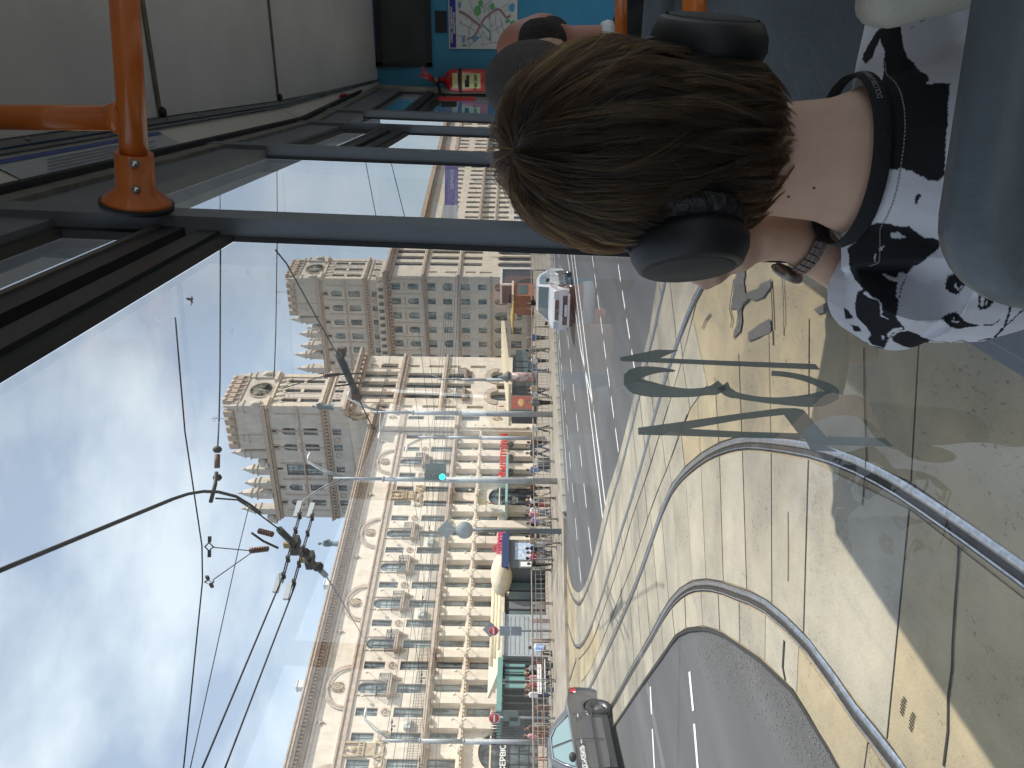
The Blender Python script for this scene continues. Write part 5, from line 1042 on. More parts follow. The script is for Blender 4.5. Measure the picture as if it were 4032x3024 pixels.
PD = dict(w=1.72, wr=.305, xf=1.3, xr=-1.3, sill=.2, belt=.93, hz=.80, mir=.78,
  low=[(-2.02, .28), (-2.13, .42), (-2.15, .75), (-2.08, .93), (-1.5, 1.0), (-1.0, .98), (.9, .95), (1.3, .93), (1.85, .82), (2.05, .68), (2.1, .4), (2.0, .24)],
  cab=[(-1.55, .92), (-.95, 1.36), (-.45, 1.46), (.1, 1.47), (.42, 1.42), (1.25, .93)],
  glass=[([(-1.02, .96), (-.72, 1.27), (-.42, 1.37), (-.12, 1.38), (-.1, .95)], M_cgl), ([(-.02, .95), (-.02, 1.38), (.30, 1.35), (.55, 1.2), (.86, .95)], M_cgl)],
  trim=[(-1.08, .95), (-.74, 1.30), (-.42, 1.41), (.30, 1.39), (.60, 1.21), (.92, .95)], handles=[(-.98, -.78), (.0, .2)], seams=[-.06, -1.02, .95],
  screens=[((-1.52, .97), (-.98, 1.35), .72, .6, 'rear_window', M_cg), ((1.2, .97), (.46, 1.41), .76, .62, 'windscreen', M_cg)],
  extra=[('tail_lamp', (-2.02, .74, .83), (.22, .2, .13), M_tail), ('tail_lamp', (-2.02, -.74, .83), (.22, .2, .13), M_tail), ('rear_bumper', (-2.12, 0, .42), (.1, 1.4, .2), M_blackp), ('indicator', (-1.92, .83, .80), (.05, .03, .06), M_white), ('body_moulding', (-.1, .862, .5), (2.0, .02, .035), M_blackp)])
fwd = Vector((math.cos(rz), math.sin(rz), 0)); lft = Vector((-math.sin(rz), math.cos(rz), 0))
dk = car('car', 'dark graphite sedan with steel wheels and white lettering on its door', wc+fwd*1.3-lft*.80, rz, M_dcar, PD)
o = put('lettering', text_mesh('ВЕДОМОБИЛЬ', .125, .002, M_white, bold=.003), dk, (.72, .885, .80), (R(90), 0, R(180)))
M_wcar = mat('white_car_paint', (.74, .75, .78), rough=.25, coat=1); M_bro = mat('brown_stripe', (.10, .055, .045), rough=.35, coat=.6)
PW = dict(w=1.82, wr=.345, xf=1.32, xr=-1.34, sill=.28, belt=1.08, hz=.95, mir=.75, rim=mat('alloy_dark', (.3, .3, .31), rough=.3, metal=.8), holes=5,
  low=[(-2.05, .4), (-2.18, .7), (-2.16, 1.05), (-2.05, 1.12), (.85, 1.1), (1.2, 1.08), (1.75, 1.0), (2.02, .85), (2.14, .6), (2.1, .35), (2.0, .28)],
  cab=[(-2.05, 1.06), (-1.75, 1.5), (-1.2, 1.62), (-.2, 1.64), (.25, 1.56), (1.15, 1.07)],
  glass=[([(-1.6, 1.13), (-1.4, 1.42), (-.72, 1.5), (-.7, 1.12)], M_cg), ([(-.64, 1.12), (-.64, 1.51), (.05, 1.5), (.35, 1.36), (.78, 1.12)], M_cg)],
  handles=[(-.75, -.55), (.1, .3)], hm=M_wcar, seams=[-.67, .85, -1.5],
  screens=[((1.1, 1.12), (.3, 1.55), .84, .66, 'windscreen', M_cg), ((-2.06, 1.15), (-1.78, 1.48), .8, .7, 'rear_window', M_cg)],
  extra=[('grille', (2.1, 0, .80), (.06, .9, .16), M_bro), ('lower_grille', (2.13, 0, .45), (.06, 1.3, .2), M_blackp), ('head_lamp', (1.99, .68, .84), (.2, .34, .16), M_head), ('head_lamp', (1.99, -.68, .84), (.2, .34, .16), M_head), ('bumper_trim', (2.12, 0, .3), (.1, 1.5, .1), M_white), ('number_plate', (2.16, 0, .42), (.02, .52, .11), M_white), ('door_stripe', (-.3, .925, .55), (2.2, .02, .2), M_bro), ('door_stripe', (-.3, -.925, .55), (2.2, .02, .2), M_bro)])
wp = G(2262, 1298); rzw = R(90-179)
f_ = Vector((math.cos(rzw), math.sin(rzw), 0)); l_ = Vector((-math.sin(rzw), math.cos(rzw), 0))
wcr = car('car', 'white hatchback with a brown grille and door stripe, seen from its front corner', wp-f_*1.75+l_*.80, rzw, M_wcar, PW)
wcr.scale = (.88, .88, .9)
ring(MB(), 0, 0, .055, .085, -.02, .02, 4, 1.3).build('emblem', M_chrome, wcr, (2.15, 0, .8), (0, 0, R(90)))

# ------------------------------------------------------------------ people in the street
M_skin = mat('skin', (.50, .30, .21), rough=.55, noise=.1, nscale=12); M_hairp = mat('hair_by_person', (.05, .035, .025), rough=.7, objcol=True); M_cloth = mat('cloth_by_person', (.3, .3, .3), rough=.9, objcol=True); M_shoe = mat('shoe', (.04, .04, .045), rough=.7)
def person_meshes(stride, arm, sit=False):
    a = stride; hip = .92 if not sit else .47
    def leg(s, d, mb, g=1.0, top=True):
        if sit: pts = [(s*.09, 0, .50), (s*.1, -.42, .50), (s*.1, -.44, .06)]
        else: pts = [(s*.09, 0, hip), (s*.09, d*.22-.03, .5), (s*.09, d*.38+(.06 if d > 0 else -.0), .08)]
        mb.tube(pts, [.085*g, .06*g, .042*g], 9); return Vector(pts[-1])
    body = MB(); feet = [leg(s, s*a*-1, body) for s in (-1, 1)]; h0 = hip
    body.tube([(0, 0, h0-.05), (0, 0, h0+.2), (0, -.01, h0+.45), (0, 0, h0+.53)], [.15, .135, .155, .08], 12); body.ell((0, 0, h0+.02), (.165, .12, .12)); body.ell((0, 0, h0+.45), (.2, .1, .09))
    body.tube([(0, 0, h0+.48), (0, -.01, h0+.62)], .05, 9); body.ell((0, -.015, h0+.71), (.078, .095, .115)); body.ell((0, -.105, h0+.69), (.016, .02, .022), 6, 4)
    hands = []
    for s in (-1, 1):
        d = s*arm; pts = [(s*.2, 0, h0+.46), (s*.25, d*.12, h0+.2), (s*.24, d*.28-.05, h0-.02)]; body.tube(pts, [.05, .042, .032], 8); q = Vector(pts[-1]); body.ell(q-_z*.05, (.03, .035, .065), 8, 5)
        for k in range(3): body.tube([q+Vector((0, .018*(k-1), -.09)), q+Vector((0, .02*(k-1)-.01, -.14))], .011, 5)
    for f in feet: body.ell(f+Vector((0, -.07, -.035)), (.045, .12, .04), 8, 5)
    bme = blob(body, .022, 3, 'body', M_skin)
    top = MB(); top.tube([(0, 0, h0-.04), (0, 0, h0+.2), (0, -.01, h0+.45), (0, 0, h0+.52)], [.178, .152, .17, .085], 12); top.ell((0, 0, h0+.45), (.22, .115, .1)); 
    for s in (-1, 1): d = s*arm; top.tube([(s*.2, 0, h0+.46), (s*.25, d*.12, h0+.2), (s*.247, d*.2, h0+.12)], [.066, .06, .056], 8)
    tro = MB(); tro.ell((0, 0, h0+.02), (.18, .135, .14)); tro.tube([(0, 0, h0-.06), (0, 0, h0+.1)], [.16, .165], 10)
    for s in (-1, 1):
        d = -s*a; pts = [(s*.09, 0, .50), (s*.1, -.42, .50), (s*.1, -.44, .12)] if sit else [(s*.09, 0, hip), (s*.09, d*.22-.03, .5), (s*.09, d*.38, .13)]; tro.tube(pts, [.1, .078, .066], 9)
    sh = MB()
    for f in feet: sh.ell(f+Vector((0, -.07, -.03)), (.052, .135, .05), 9, 6)
    hr = MB(); hr.ell((0, .012, h0+.745), (.09, .1, .1)); hr.ell((0, .05, h0+.69), (.082, .065, .1))
    return [('body', bme), ('top', blob(top, .025, 2, 'top', M_cloth)), ('trousers', blob(tro, .025, 2, 'trousers', M_cloth)), ('shoes', sh.mesh('shoes', M_shoe)), ('hair', hr.mesh('hair', M_hairp))]
KITS = [person_meshes(.9, .8), person_meshes(.45, -.5), person_meshes(.1, .15), person_meshes(0, .6, True)]
def person(foot, rz, kit, top, bot, hair, label, h=1.0, group='people on the far pavement', bag=None):
    t = thing('person', label, 'person', tuple(foot), rz, group); t.scale = (h, h, h)
    for nm, me in KITS[kit]:
        put(nm, me, t, color={'top': top, 'trousers': bot, 'hair': hair}.get(nm, (1, 1, 1)))
    if bag:
        b = thing('bag', label.split(' person')[0]+' bag carried by that walker' if False else bag[1], 'bag', (0, 0, 0)); c, s_ = math.cos(rz), math.sin(rz); p = Vector(foot)+Vector((c*bag[2]-s_*bag[3], s_*bag[2]+c*bag[3], bag[4])); b.location = p; b.rotation_euler = (0, 0, rz)
        m_ = mat('bag_%d%d%d' % tuple(int(x*99) for x in bag[0]), bag[0], rough=.8); MB().box((0, 0, 0), (.12, .3, .34)).build('pouch', m_, b); MB().tube([(0, -.12, .17), (0, 0, .45), (0, .12, .17)], .012, 5).build('strap', m_, b)
    return t
BLK, WHT, NVY, BLU, GRY, RED, BEI, PNK, BRN, JEA, GRN = (.02, .02, .022), (.75, .75, .74), (.03, .04, .10), (.10, .17, .38), (.2, .2, .21), (.40, .04, .05), (.5, .4, .28), (.55, .25, .3), (.12, .07, .05), (.09, .13, .22), (.08, .13, .09)
HB, HBL, HBR = (.02, .016, .014), (.42, .3, .16), (.09, .05, .03)
AL = R(75)+R(90)      # facing along the street, to the right of the picture
folk = [ # pixel of the feet, facing, kit, top, bottom, hair, label
 (2161, 1546, 0, 0, WHT, NVY, HB, 'white-shirted pedestrian in navy trousers right of the red light box'),
 (2163, 1532, 3, 1, BEI, GRY, HBR, 'beige-topped pedestrian close behind the white-shirted one'),
 (2165, 1688, 0, 0, WHT, BLK, HB, 'white-teed pedestrian in black shorts just left of the tall lamp post'),
 (2167, 1742, 3, 1, BRN, BLK, HB, 'brown-topped pedestrian under the red cursive shop letters'),
 (2166, 1757, 0, 0, NVY, NVY, HBR, 'all-navy walking pedestrian under the red cursive shop letters'),
 (2162, 1786, 0, 0, BLK, BLK, HB, 'all-black walking pedestrian left of the red cursive letters'),
 (2168, 1851, 3, 0, BLU, JEA, HBR, 'blue-shirted pedestrian right beside the traffic light pole'),
 (2167, 1921, 0, 1, BRN, BLK, HB, 'dark pedestrian just left of the traffic light pole'),
 (2168, 1957, 3, 0, BLK, BEI, HBR, 'pedestrian in black top with bare pale legs before the arched entrance'),
 (2167, 1970, 0, 1, WHT, GRY, HBL, 'white-topped pedestrian before the arched entrance'),
 (2166, 1990, 3, 2, BRN, RED, HB, 'pedestrian in red skirt and brown top before the arched entrance'),
 (2170, 2014, 0, 0, WHT, JEA, HBR, 'white-topped pedestrian in jeans right of the pale lamp post'),
 (2171, 2028, 3, 1, PNK, GRY, HB, 'pink-topped pedestrian at the pale lamp post'),
 (2172, 2050, 0, 0, (.35, .28, .5), GRY, HBR, 'mauve-topped pedestrian left of the pale lamp post'),
 (2171, 2064, 0, 1, BLK, GRY, HB, 'dark-topped pedestrian in grey trousers behind the dark sign post'),
 (2171, 2112, 3, 0, BRN, BLK, HB, 'brown-topped pedestrian left of the dark sign post'),
 (2173, 2132, 0, 1, BEI, GRY, HBL, 'fair-haired pedestrian with a pale arm raised, near the navy kiosk'),
 (2174, 2160, 3, 0, NVY, NVY, HB, 'navy-clad pedestrian in front of the navy kiosk window'),
 (2175, 2178, 0, 1, BLK, BLK, HBR, 'black-clad pedestrian at the navy kiosk left edge'),
 (2176, 2198, 3, 0, RED, JEA, HB, 'red-jacketed pedestrian at the start of the rust fence'),
 (2176, 2222, 0, 2, BLK, BLK, HB, 'pedestrian all in black at the right end of the awning'),
 (2176, 1585, 0, 2, GRY, BLK, HB, 'grey-topped person standing under the red light box'),
 (2160, 1420, 0, 2, WHT, BLK, HBR, 'white-topped person in front of the dark kiosk with cream roof'),
 (2162, 1460, 3, 1, BLU, JEA, HB, 'blue-topped person by the slim advertising column'),
 (2158, 1195, 0, 2, BLK, BLK, HB, 'dark person beyond the roof of the white car'),
 (2160, 1380, 3, 0, GRY, GRN, HB, 'grey-clad person left of the yellow parasol'),
 (2158, 1330, 0, 2, BLU, BLK, HBL, 'blue-topped person under the yellow parasol edge')]
folk += [(2170+i, 2635+int(i*17), (0, 3)[i % 2], (2, 0, 1)[i % 3], (WHT, BLK, PNK, GRY, RED, BRN, WHT)[i], (GRY, BLK, NVY, BLK)[i % 4], (HB, HBL, HBR)[i % 3], ('white', 'black', 'pink', 'grey', 'red', 'brown', 'cream')[i]+'-topped person standing by the teal cafe terrace, %s along it' % ('first from the right', 'second from the right', 'third from the right', 'middle one', 'third from the left', 'second from the left', 'leftmost')[i]) for i in range(7)]
folk += [(2172, 2868, 0, 2, BRN, BRN, HB, 'brown-clad person beside the black railings gate'), (2172, 2900, 3, 1, PNK, BRN, HBR, 'pink-topped person right by the grilled archway')]
for i, (x, y, fc_, kit, a, b, c, lb) in enumerate(folk):
    p = G(x, y, .13); person(p, AL+R(180)*(1 if fc_ == 0 else 0)+random.uniform(-.4, .4), kit, a, b, c, lb, random.uniform(.80, .88))
person(ST(24.4, -24.2, .13), AL+R(90), 3, (.42, .55, .85), BRN, HB, 'person in pale blue shirt sitting low by the rust fence')
# ------------------------------------------------------------------ the tram we ride in
M_shell = mat('tram_shell', (.10, .22, .42), rough=.4, coat=.4); M_panel = mat('ceiling_panel', (.70, .69, .68), rough=.42, noise=.12, nscale=1.6, spec=.5); M_cream = mat('cove_panel', (.66, .62, .56), rough=.35, noise=.12, nscale=2.5, spec=.6)
M_post = mat('grey_pillar', (.17, .19, .215), rough=.5, noise=.1, nscale=5); M_rub = mat('rubber_seal', (.018, .018, .02), rough=.7); M_mould = mat('grey_moulding', (.13, .128, .12), rough=.5, noise=.25, nscale=9); M_alu = mat('worn_aluminium', (.27, .25, .21), rough=.38, metal=.5, noise=.35, nscale=12)
M_trans = mat('transom_black', (.035, .036, .04), rough=.45); M_trans2 = mat('transom_edge', (.15, .14, .12), rough=.4, metal=.4)
M_orange = mat('orange_rail', (.62, .15, .018), rough=.32, noise=.12, nscale=9, coat=.25); M_blue = mat('cab_blue', (.045, .26, .42), rough=.5, noise=.1, nscale=3); M_floor = mat('tram_floor', (.30, .30, .29), rough=.8)
M_glass = thin_glass('tram_window_glass', (.955, .975, .97))
M_seat = mat('seat_plastic', (.10, .118, .13), rough=.42, noise=.18, nscale=7, bump=.12, bscale=70)
def wx(y, z): return (-.32 if y < 4 else -.552+.058*y)+.028*(z-2.2)       # the window wall leans in and tapers to the front
YB = 6.0
TR = thing('tram', 'interior of the tram with grey ceiling, orange rails and blue driver cab wall', 'tram', (0, 0, 0))
def wquad(mb, y0, y1, z0, z1, o0=0.0, o1=.03):
    ys = [y0]+([4.0] if y0 < 4 < y1 else [])+[y1]
    for a, b in zip(ys, ys[1:]):
        vs = [(wx(y, z)+o, y, z) for y in (a, b) for z in (z0, z1) for o in (o0, o1)]
        mb.add(vs, [(0, 1, 3, 2), (4, 6, 7, 5), (0, 4, 5, 1), (2, 3, 7, 6), (0, 2, 6, 4), (1, 5, 7, 3)])
    return mb
YR = -3.2
wquad(MB(), YR, YB, .45, 1.52, -.04, .03).build('side_wall', M_post, TR); wquad(MB(), YR, YB, 1.5, 1.56, .001, .06).build('window_sill', M_post, TR)
POST = [(-1.15, .1), (.12, .1), (1.42, .08), (2.70, .08), (3.84, .075), (4.44, .075)]
for y, w in POST:
    if abs(y-.12) < .01: continue
    wquad(MB(), y, y+w, 1.52, 3.27, .002, .044).build('pillar', M_post, TR); wquad(MB(), y-.006, y, 1.55, 3.08, .001, .01).build('seal', M_rub, TR); wquad(MB(), y+w, y+w+.012, 1.55, 3.08, .001, .02).build('seal', M_rub, TR)
wquad(MB(), YB-.1, YB, 1.52, 3.27, -.03, .05).build('pillar', mat('beige_frame', (.30, .285, .25), rough=.5), TR)
wquad(MB(), YR, YB, 3.06, 3.30, .001, .03).build('head_rail', M_post, TR)
wquad(MB(), YR, YB, 3.2, 3.25, .03, .042).build('trim_strip', M_alu, TR); wquad(MB(), YR, YB, 3.262, 3.285, .03, .055).build('gasket', M_rub, TR)
# opening-light transoms: stepped aluminium sections
for a, b in ((-1.05, 1.42), (2.78, 3.84), (4.52, YB-.1)):
    for i, (z0, z1, o1, m_) in enumerate(((2.73, 2.755, .012, M_rub), (2.755, 2.795, .020, M_trans), (2.795, 2.82, .008, M_rub), (2.82, 2.86, .024, M_trans), (2.86, 2.872, .028, M_trans2), (2.872, 2.89, .016, M_trans))):
        wquad(MB(), a, b, z0, z1, .001, o1).build('transom', m_, TR)
    for y in (a, b-.03): wquad(MB(), y, y+.03, 2.88, 3.08, .001, .016).build('vent_frame', M_rub, TR)
    wquad(MB(), a, b, 3.035, 3.062, .001, .016).build('vent_frame', M_rub, TR)
panes = []
for a, b, z0, z1 in ((-1.05, 1.42, 1.56, 2.73), (-1.02, 1.40, 2.88, 3.06), (1.50, 2.70, 1.56, 3.07), (2.78, 3.84, 1.56, 2.73), (2.78, 3.84, 2.88, 3.07), (3.915, 4.44, 1.56, 3.07), (4.515, YB-.1, 1.56, 2.73), (4.515, YB-.1, 2.88, 3.07)):
    ys = [a]+([4.0] if a < 4 < b else [])+[b]; mb = MB()
    for p, q in zip(ys, ys[1:]): mb.add([(wx(p, z0), p, z0), (wx(q, z0), q, z0), (wx(q, z1), q, z1), (wx(p, z1), p, z1)], [(0, 1, 2, 3)])
    panes.append(mb.build('window_glass', M_glass, TR))
# fleet number stuck to the outside of the glass, so it reads backwards from here
M_dec = mat('decal_grey', (.2, .225, .21), rough=.6)
nt = M_dec.node_tree; b_ = nt.nodes['Principled BSDF']; trn = nt.nodes.new('ShaderNodeBsdfTranslucent'); trn.inputs['Color'].default_value = (.25, .29, .265, 1); ms = nt.nodes.new('ShaderNodeMixShader'); ms.inputs[0].default_value = .5; out_ = [n for n in nt.nodes if n.type == 'OUTPUT_MATERIAL'][0]
tr_ = nt.nodes.new('ShaderNodeBsdfTransparent'); ms2 = nt.nodes.new('ShaderNodeMixShader'); ms2.inputs[0].default_value = .05
nt.links.new(b_.outputs[0], ms.inputs[1]); nt.links.new(trn.outputs[0], ms.inputs[2]); nt.links.new(ms.outputs[0], ms2.inputs[1]); nt.links.new(tr_.outputs[0], ms2.inputs[2]); nt.links.new(ms2.outputs[0], out_.inputs['Surface'])
def gl(x, y): return PL(x, y, (-.322, 0, 2.2), (1, 0, -.028))
k1 = lambda x, y: (2080+x*.3707, 1000+y*.3707); k2 = lambda x, y: (2680+x*.6112, 1010+y*.6112)
digits = {'1': [k1(975, 1098), k1(1370, 1015), k1(1600, 1022), k1(1400, 1105), k2(200, 668), k2(868, 692), k2(900, 730), k2(400, 708), k1(980, 1138)],
 '4': [(2512, 1684), (2513, 1712), k2(0, 1155), k2(300, 1165), k2(800, 1178), k2(840, 1250), k2(1015, 1257), k2(925, 1215), k2(1375, 1225), k2(1315, 1170), k2(935, 1158), k2(790, 985), k2(740, 976), k2(635, 978), k2(350, 1015), k2(0, 1065)],
 '4h': [k2(60, 1110), k2(400, 1050), k2(665, 1020), k2(755, 1138), k2(400, 1128)]}
def arcband(ps, ws):
    """band of varying width through pixel points"""
    P = smooth_path(ps, 12); k = len(P); wv = np.interp(np.linspace(0, 1, k), np.linspace(0, 1, len(ws)), ws); ns = normals(P)
    return [p+n*w for p, n, w in zip(P, ns, wv)]+[p-n*w for p, n, w in reversed(list(zip(P, ns, wv)))]
digits['3'] = [tuple(v) for v in arcband([k1(1560, 1242), k1(1380, 1232), k1(1200, 1255), k1(1090, 1310), k1(1130, 1390), k1(1350, 1445), k1(1700, 1475), k1(1980, 1440), k1(2060, 1385)], [3, 12, 24, 34, 30, 22, 17, 16, 26])]
digits['3b'] = [tuple(v) for v in arcband([k2(270, 830), k2(330, 885), k2(550, 925), k2(800, 930), k2(960, 905), k2(990, 875), k2(920, 830), k2(800, 785), k2(680, 760), k2(585, 752)], [26, 12, 11, 14, 22, 30, 20, 13, 11, 10])]
dg_ = thing('window_number', 'grey number 134 stuck on the window, reading backwards from inside', 'window number', (0, 0, 0))
def poly_obj(name, pix, hole=None):
    bm = bmesh.new(); vs = [bm.verts.new(gl(*p)) for p in pix]; f = bm.faces.new(vs)
    if hole:
        hv = [bm.verts.new(gl(*p)) for p in hole]; bm.faces.remove(f); es = [bm.edges.new((vs[i], vs[(i+1) % len(vs)])) if not bm.edges.get((vs[i], vs[(i+1) % len(vs)])) else bm.edges.get((vs[i], vs[(i+1) % len(vs)])) for i in range(len(vs))]+[bm.edges.new((hv[i], hv[(i+1) % len(hv)])) for i in range(len(hv))]
        bmesh.ops.triangle_fill(bm, use_beauty=True, edges=es)
    else: bmesh.ops.triangulate(bm, faces=[f])
    me = bpy.data.meshes.new(name); bm.to_mesh(me); bm.free(); me.materials.append(M_dec); return put(name, me, dg_)
poly_obj('digit', digits['1']); poly_obj('digit', digits['4'], digits['4h'])
poly_obj('digit', digits['3']); poly_obj('digit', digits['3b'])
# cove between window head and ceiling, with its mouldings
ZC = 3.45
def cove_pt(y, k):
    if y > 4.2: zc = ZC-(y-4.2)*.115
    else: zc = ZC
    x0, z0 = wx(y, 3.28)+.03, 3.285-(max(0, y-4.2)*.02); x1, z1 = (-.185 if y < 4.2 else -.185+.05*(y-4.2)), zc-.02
    return Vector((x0+(x1-x0)*k, y, z0+(z1-z0)*k))
def cove_band(k0, k1, m_, name, lift=0.0, par=TR, ya=YR, yb=YB):
    ys = sorted({ya, yb}|{y for y in np.arange(-3, 6.01, .4) if ya < y < yb}); mb = MB(); nrm = Vector((.6, 0, -.8))*lift
    mb.add([cove_pt(y, k)+nrm for y in ys for k in (k0, k1)], [(2*i, 2*i+1, 2*i+3, 2*i+2) for i in range(len(ys)-1)], True); return mb.build(name, m_, par)
cuts = [YR, -1.9, -.6, 1.05, 4.05, 5.1, YB]
for a, b in zip(cuts, cuts[1:]): cove_band(0, .8, M_cream, 'cove_panel', 0, TR, a+.004, b-.004)
for k0, k1, l_, m_ in ((.78, .86, .012, M_mould), (.86, .90, .004, M_rub), (.90, 1.06, .016, M_mould), (1.06, 1.1, .004, M_rub)): cove_band(k0, k1, m_, 'moulding', l_)
for i in range(26): p = cove_pt(-1+i*.27, .98); MB().ell(p+Vector((.012, 0, -.014)), (.007, .007, .005), 7, 4).build('screw', M_alu, TR)
# ceiling panels with open joints and holding strips
cy = [YR, -1.4, 0.0, 1.42, 2.8, 4.2]
for a, b in zip(cy, cy[1:]):
    MB().b2((-.17, a+.008, ZC), (1.95, b-.008, ZC+.02)).build('ceiling_panel', M_panel, TR)
mb = MB(); mb.add([(-.17, 4.21, ZC), (1.95, 4.21, ZC), (1.95, YB, ZC-.207), (-.1, YB, ZC-.207)], [(0, 1, 2, 3)]); mb.build('ceiling_panel', M_panel, TR)
for y in cy[1:]: MB().b2((-.17, y-.014, ZC-.006), (1.95, y+.014, ZC-.001)).build('joint_strip', mat('joint_strip', (.16, .13, .09), rough=.6, noise=.4, nscale=15), TR); MB().ell((-.155, y+.004, ZC-.012), (.02, .02, .012), 8, 5).build('screw', M_rub, TR)
for x, y in ((.34, 3.55), (.55, 3.3), (.3, 3.9), (.62, 4.0)): MB().ell((x, y, ZC-.003), (.014, .02, .004), 8, 4).build('stain', mat('stain_brown', (.06, .03, .02), rough=.8), TR)
rf = MB(); rf.b2((-.40, YR, 3.48), (2.1, 5.2, 3.53)); rf.b2((-.36, 5.2, 3.44), (2.06, 6.1, 3.48)); rf.b2((-.42, YR, 3.24), (-.345, YB, 3.5)); rf.b2((-.35, 3.9, 3.28), (-.28, YB, 3.48)); rf.build('roof', M_shell, TR)
# right-hand side, floor, rear end and driver's cab
MB().b2((-.36, YR, .40), (2.0, 7.0, .46)).b2((-.33, YR, .86), (1.98, YB, .9)).build('floor', M_floor, TR)
MB().b2((1.95, YR, .45), (2.0, YB, 1.45)).b2((1.95, YR, 3.14), (2.0, YB, 3.46)).build('side_wall', M_panel, TR)
for i in range(7): MB().b2((1.93, YR+i*1.5, 1.45), (2.0, YR+i*1.5+.09, 3.14)).build('pillar', M_post, TR)
for i in range(6): MB().b2((1.97, YR+i*1.5+.09, 1.45), (1.972, YR+(i+1)*1.5, 3.14)).build('window_glass', M_glass, TR)
MB().b2((-.36, YR-.05, .45), (2.0, YR, 1.35)).b2((-.36, YR-.05, 3.2), (2.0, YR, 3.46)).build('rear_wall', M_panel, TR); MB().b2((-.33, YR-.03, 1.35), (1.97, YR-.028, 3.2)).build('window_glass', M_glass, TR)
bk = MB().b2((-.36, YB, .9), (1.95, YB+.04, 3.5)).build('cab_wall', M_blue, TR); MB().b2((-.30, YB+.04, .5), (1.95, 6.9, 1.7)).b2((-.28, YB+.04, 3.0), (1.9, 6.5, 3.2)).build('cab_shell', M_shell, TR)
kB = 1.2
def B(x, z): return (x*kB, YB-.01, 2.2+(z-2.2)*kB)
def bbox(name, x0, x1, z0, z1, y0, y1, m_, par=TR):
    a, b = B(x0, z0), B(x1, z1); return MB().b2((a[0], YB-y0, a[2]), (b[0], YB-y1, b[2])).build(name, m_, par)
bbox('cab_window', .02, .62, 2.76, 3.03, .005, .02, mat('cab_window_dark', (.03, .04, .042), rough=.08, noise=.3, nscale=3), TR)
for a in ((.0, .64, 2.735, 2.765), (.0, .64, 3.03, 3.07), (-.006, .02, 2.735, 3.07)): bbox('window_surround', *a, .0, .03, M_rub)
bbox('frieze', -.1, 1.5, 3.10, 3.14, 0, .03, M_rub); bbox('label_strip', .1, .5, 3.065, 3.075, .03, .034, mat('label_blue', (.06, .07, .3), rough=.4))
bbox('vent_slot', .185, .3, 2.642, 2.71, .0, .012, M_rub)
# route map
mp_ = thing('route_map', 'tram route map with a blue title band on the blue cab wall', 'map', B(.25, 2.43)); mw, mh = .53*kB, .40*kB; x0m = .098-.25
def mb_(name, x0, x1, z0, z1, d, m_): return MB().b2(((x0-.25)*kB, -d, (z0-2.43)*kB), ((x1-.25)*kB, -d+.002, (z1-2.43)*kB)).build(name, m_, mp_)
mb_('sheet', .098, .62, 2.226, 2.63, .004, mat('map_paper', (.62, .62, .60), rough=.5)); mb_('title_band', .104, .615, 2.588, 2.624, .006, mat('map_title_blue', (.02, .025, .25), rough=.4))
M_mt = mat('map_road', (.33, .31, .32), rough=.6); M_mr = mat('map_line', (.33, .16, .19), rough=.6); M_mg = mat('map_green', (.12, .36, .13), rough=.6); M_mb2 = mat('map_blue', (.10, .32, .52), rough=.6)
put('lettering', text_mesh('СХЕМА ТРАМВАЙНЫХ', .021, 0, M_white, align='LEFT', bold=.0006), mp_, (-.12*kB, -.008, (2.613-2.43)*kB), (R(90), 0, 0)); put('lettering', text_mesh('МАРШРУТОВ', .021, 0, M_white, align='LEFT', bold=.0006), mp_, (-.07*kB, -.008, (2.597-2.43)*kB), (R(90), 0, 0))
mk = lambda x, y: PL(1720+x*.208, y*.208, (0, YB-.02, 0), (0, 1, 0))-Vector(mp_.location)
def mline(pts, w, m_):
    mb = MB(); P = [mk(*p) for p in pts]
    for a, b in zip(P, P[1:]):
        d = (b-a).normalized(); n = Vector((-d.z, 0, d.x))*w; mb.add([a+n, b+n, b-n, a-n], [(0, 1, 2, 3)])
    for v in range(len(mb.v)): mb.v[v] = (mb.v[v][0], -.007-.0004*random.random(), mb.v[v][2])
    mb.build('map_line', m_, mp_)
mline([(420, 210), (560, 280), (820, 490)], .008, M_mr); mline([(820, 490), (900, 350), (1120, 175), (1200, 185), (1320, 340), (1400, 290)], .007, M_mr); mline([(820, 490), (760, 600), (690, 700), (570, 740)], .006, M_mr); mline([(870, 470), (1020, 620), (990, 770)], .005, mat('map_teal', (.1, .28, .27), rough=.6))
for p in ([(600, 0), (720, 250), (700, 300)], [(410, 415), (720, 580)], [(390, 675), (560, 690)], [(840, 160), (1040, 0)], [(980, 80), (990, 330), (1010, 500), (1020, 800)], [(1130, 180), (1105, 430), (1160, 640)], [(1040, 600), (1230, 480), (1190, 320)], [(600, 880), (850, 680), (870, 590)], [(560, 750), (630, 850)], [(850, 860), (1060, 800), (1160, 810)], [(860, 680), (890, 720), (855, 850)], [(690, 440), (600, 560), (600, 660)], [(880, 600), (980, 760)], [(1220, 150), (1370, 60)], [(1280, 220), (1350, 170)]): mline(p, .0022, M_mt)
for i in range(34): x = 450+random.random()*900; y = 120+random.random()*600; mline([(x, y), (x, y+45+random.random()*50)], .0024, M_mt)
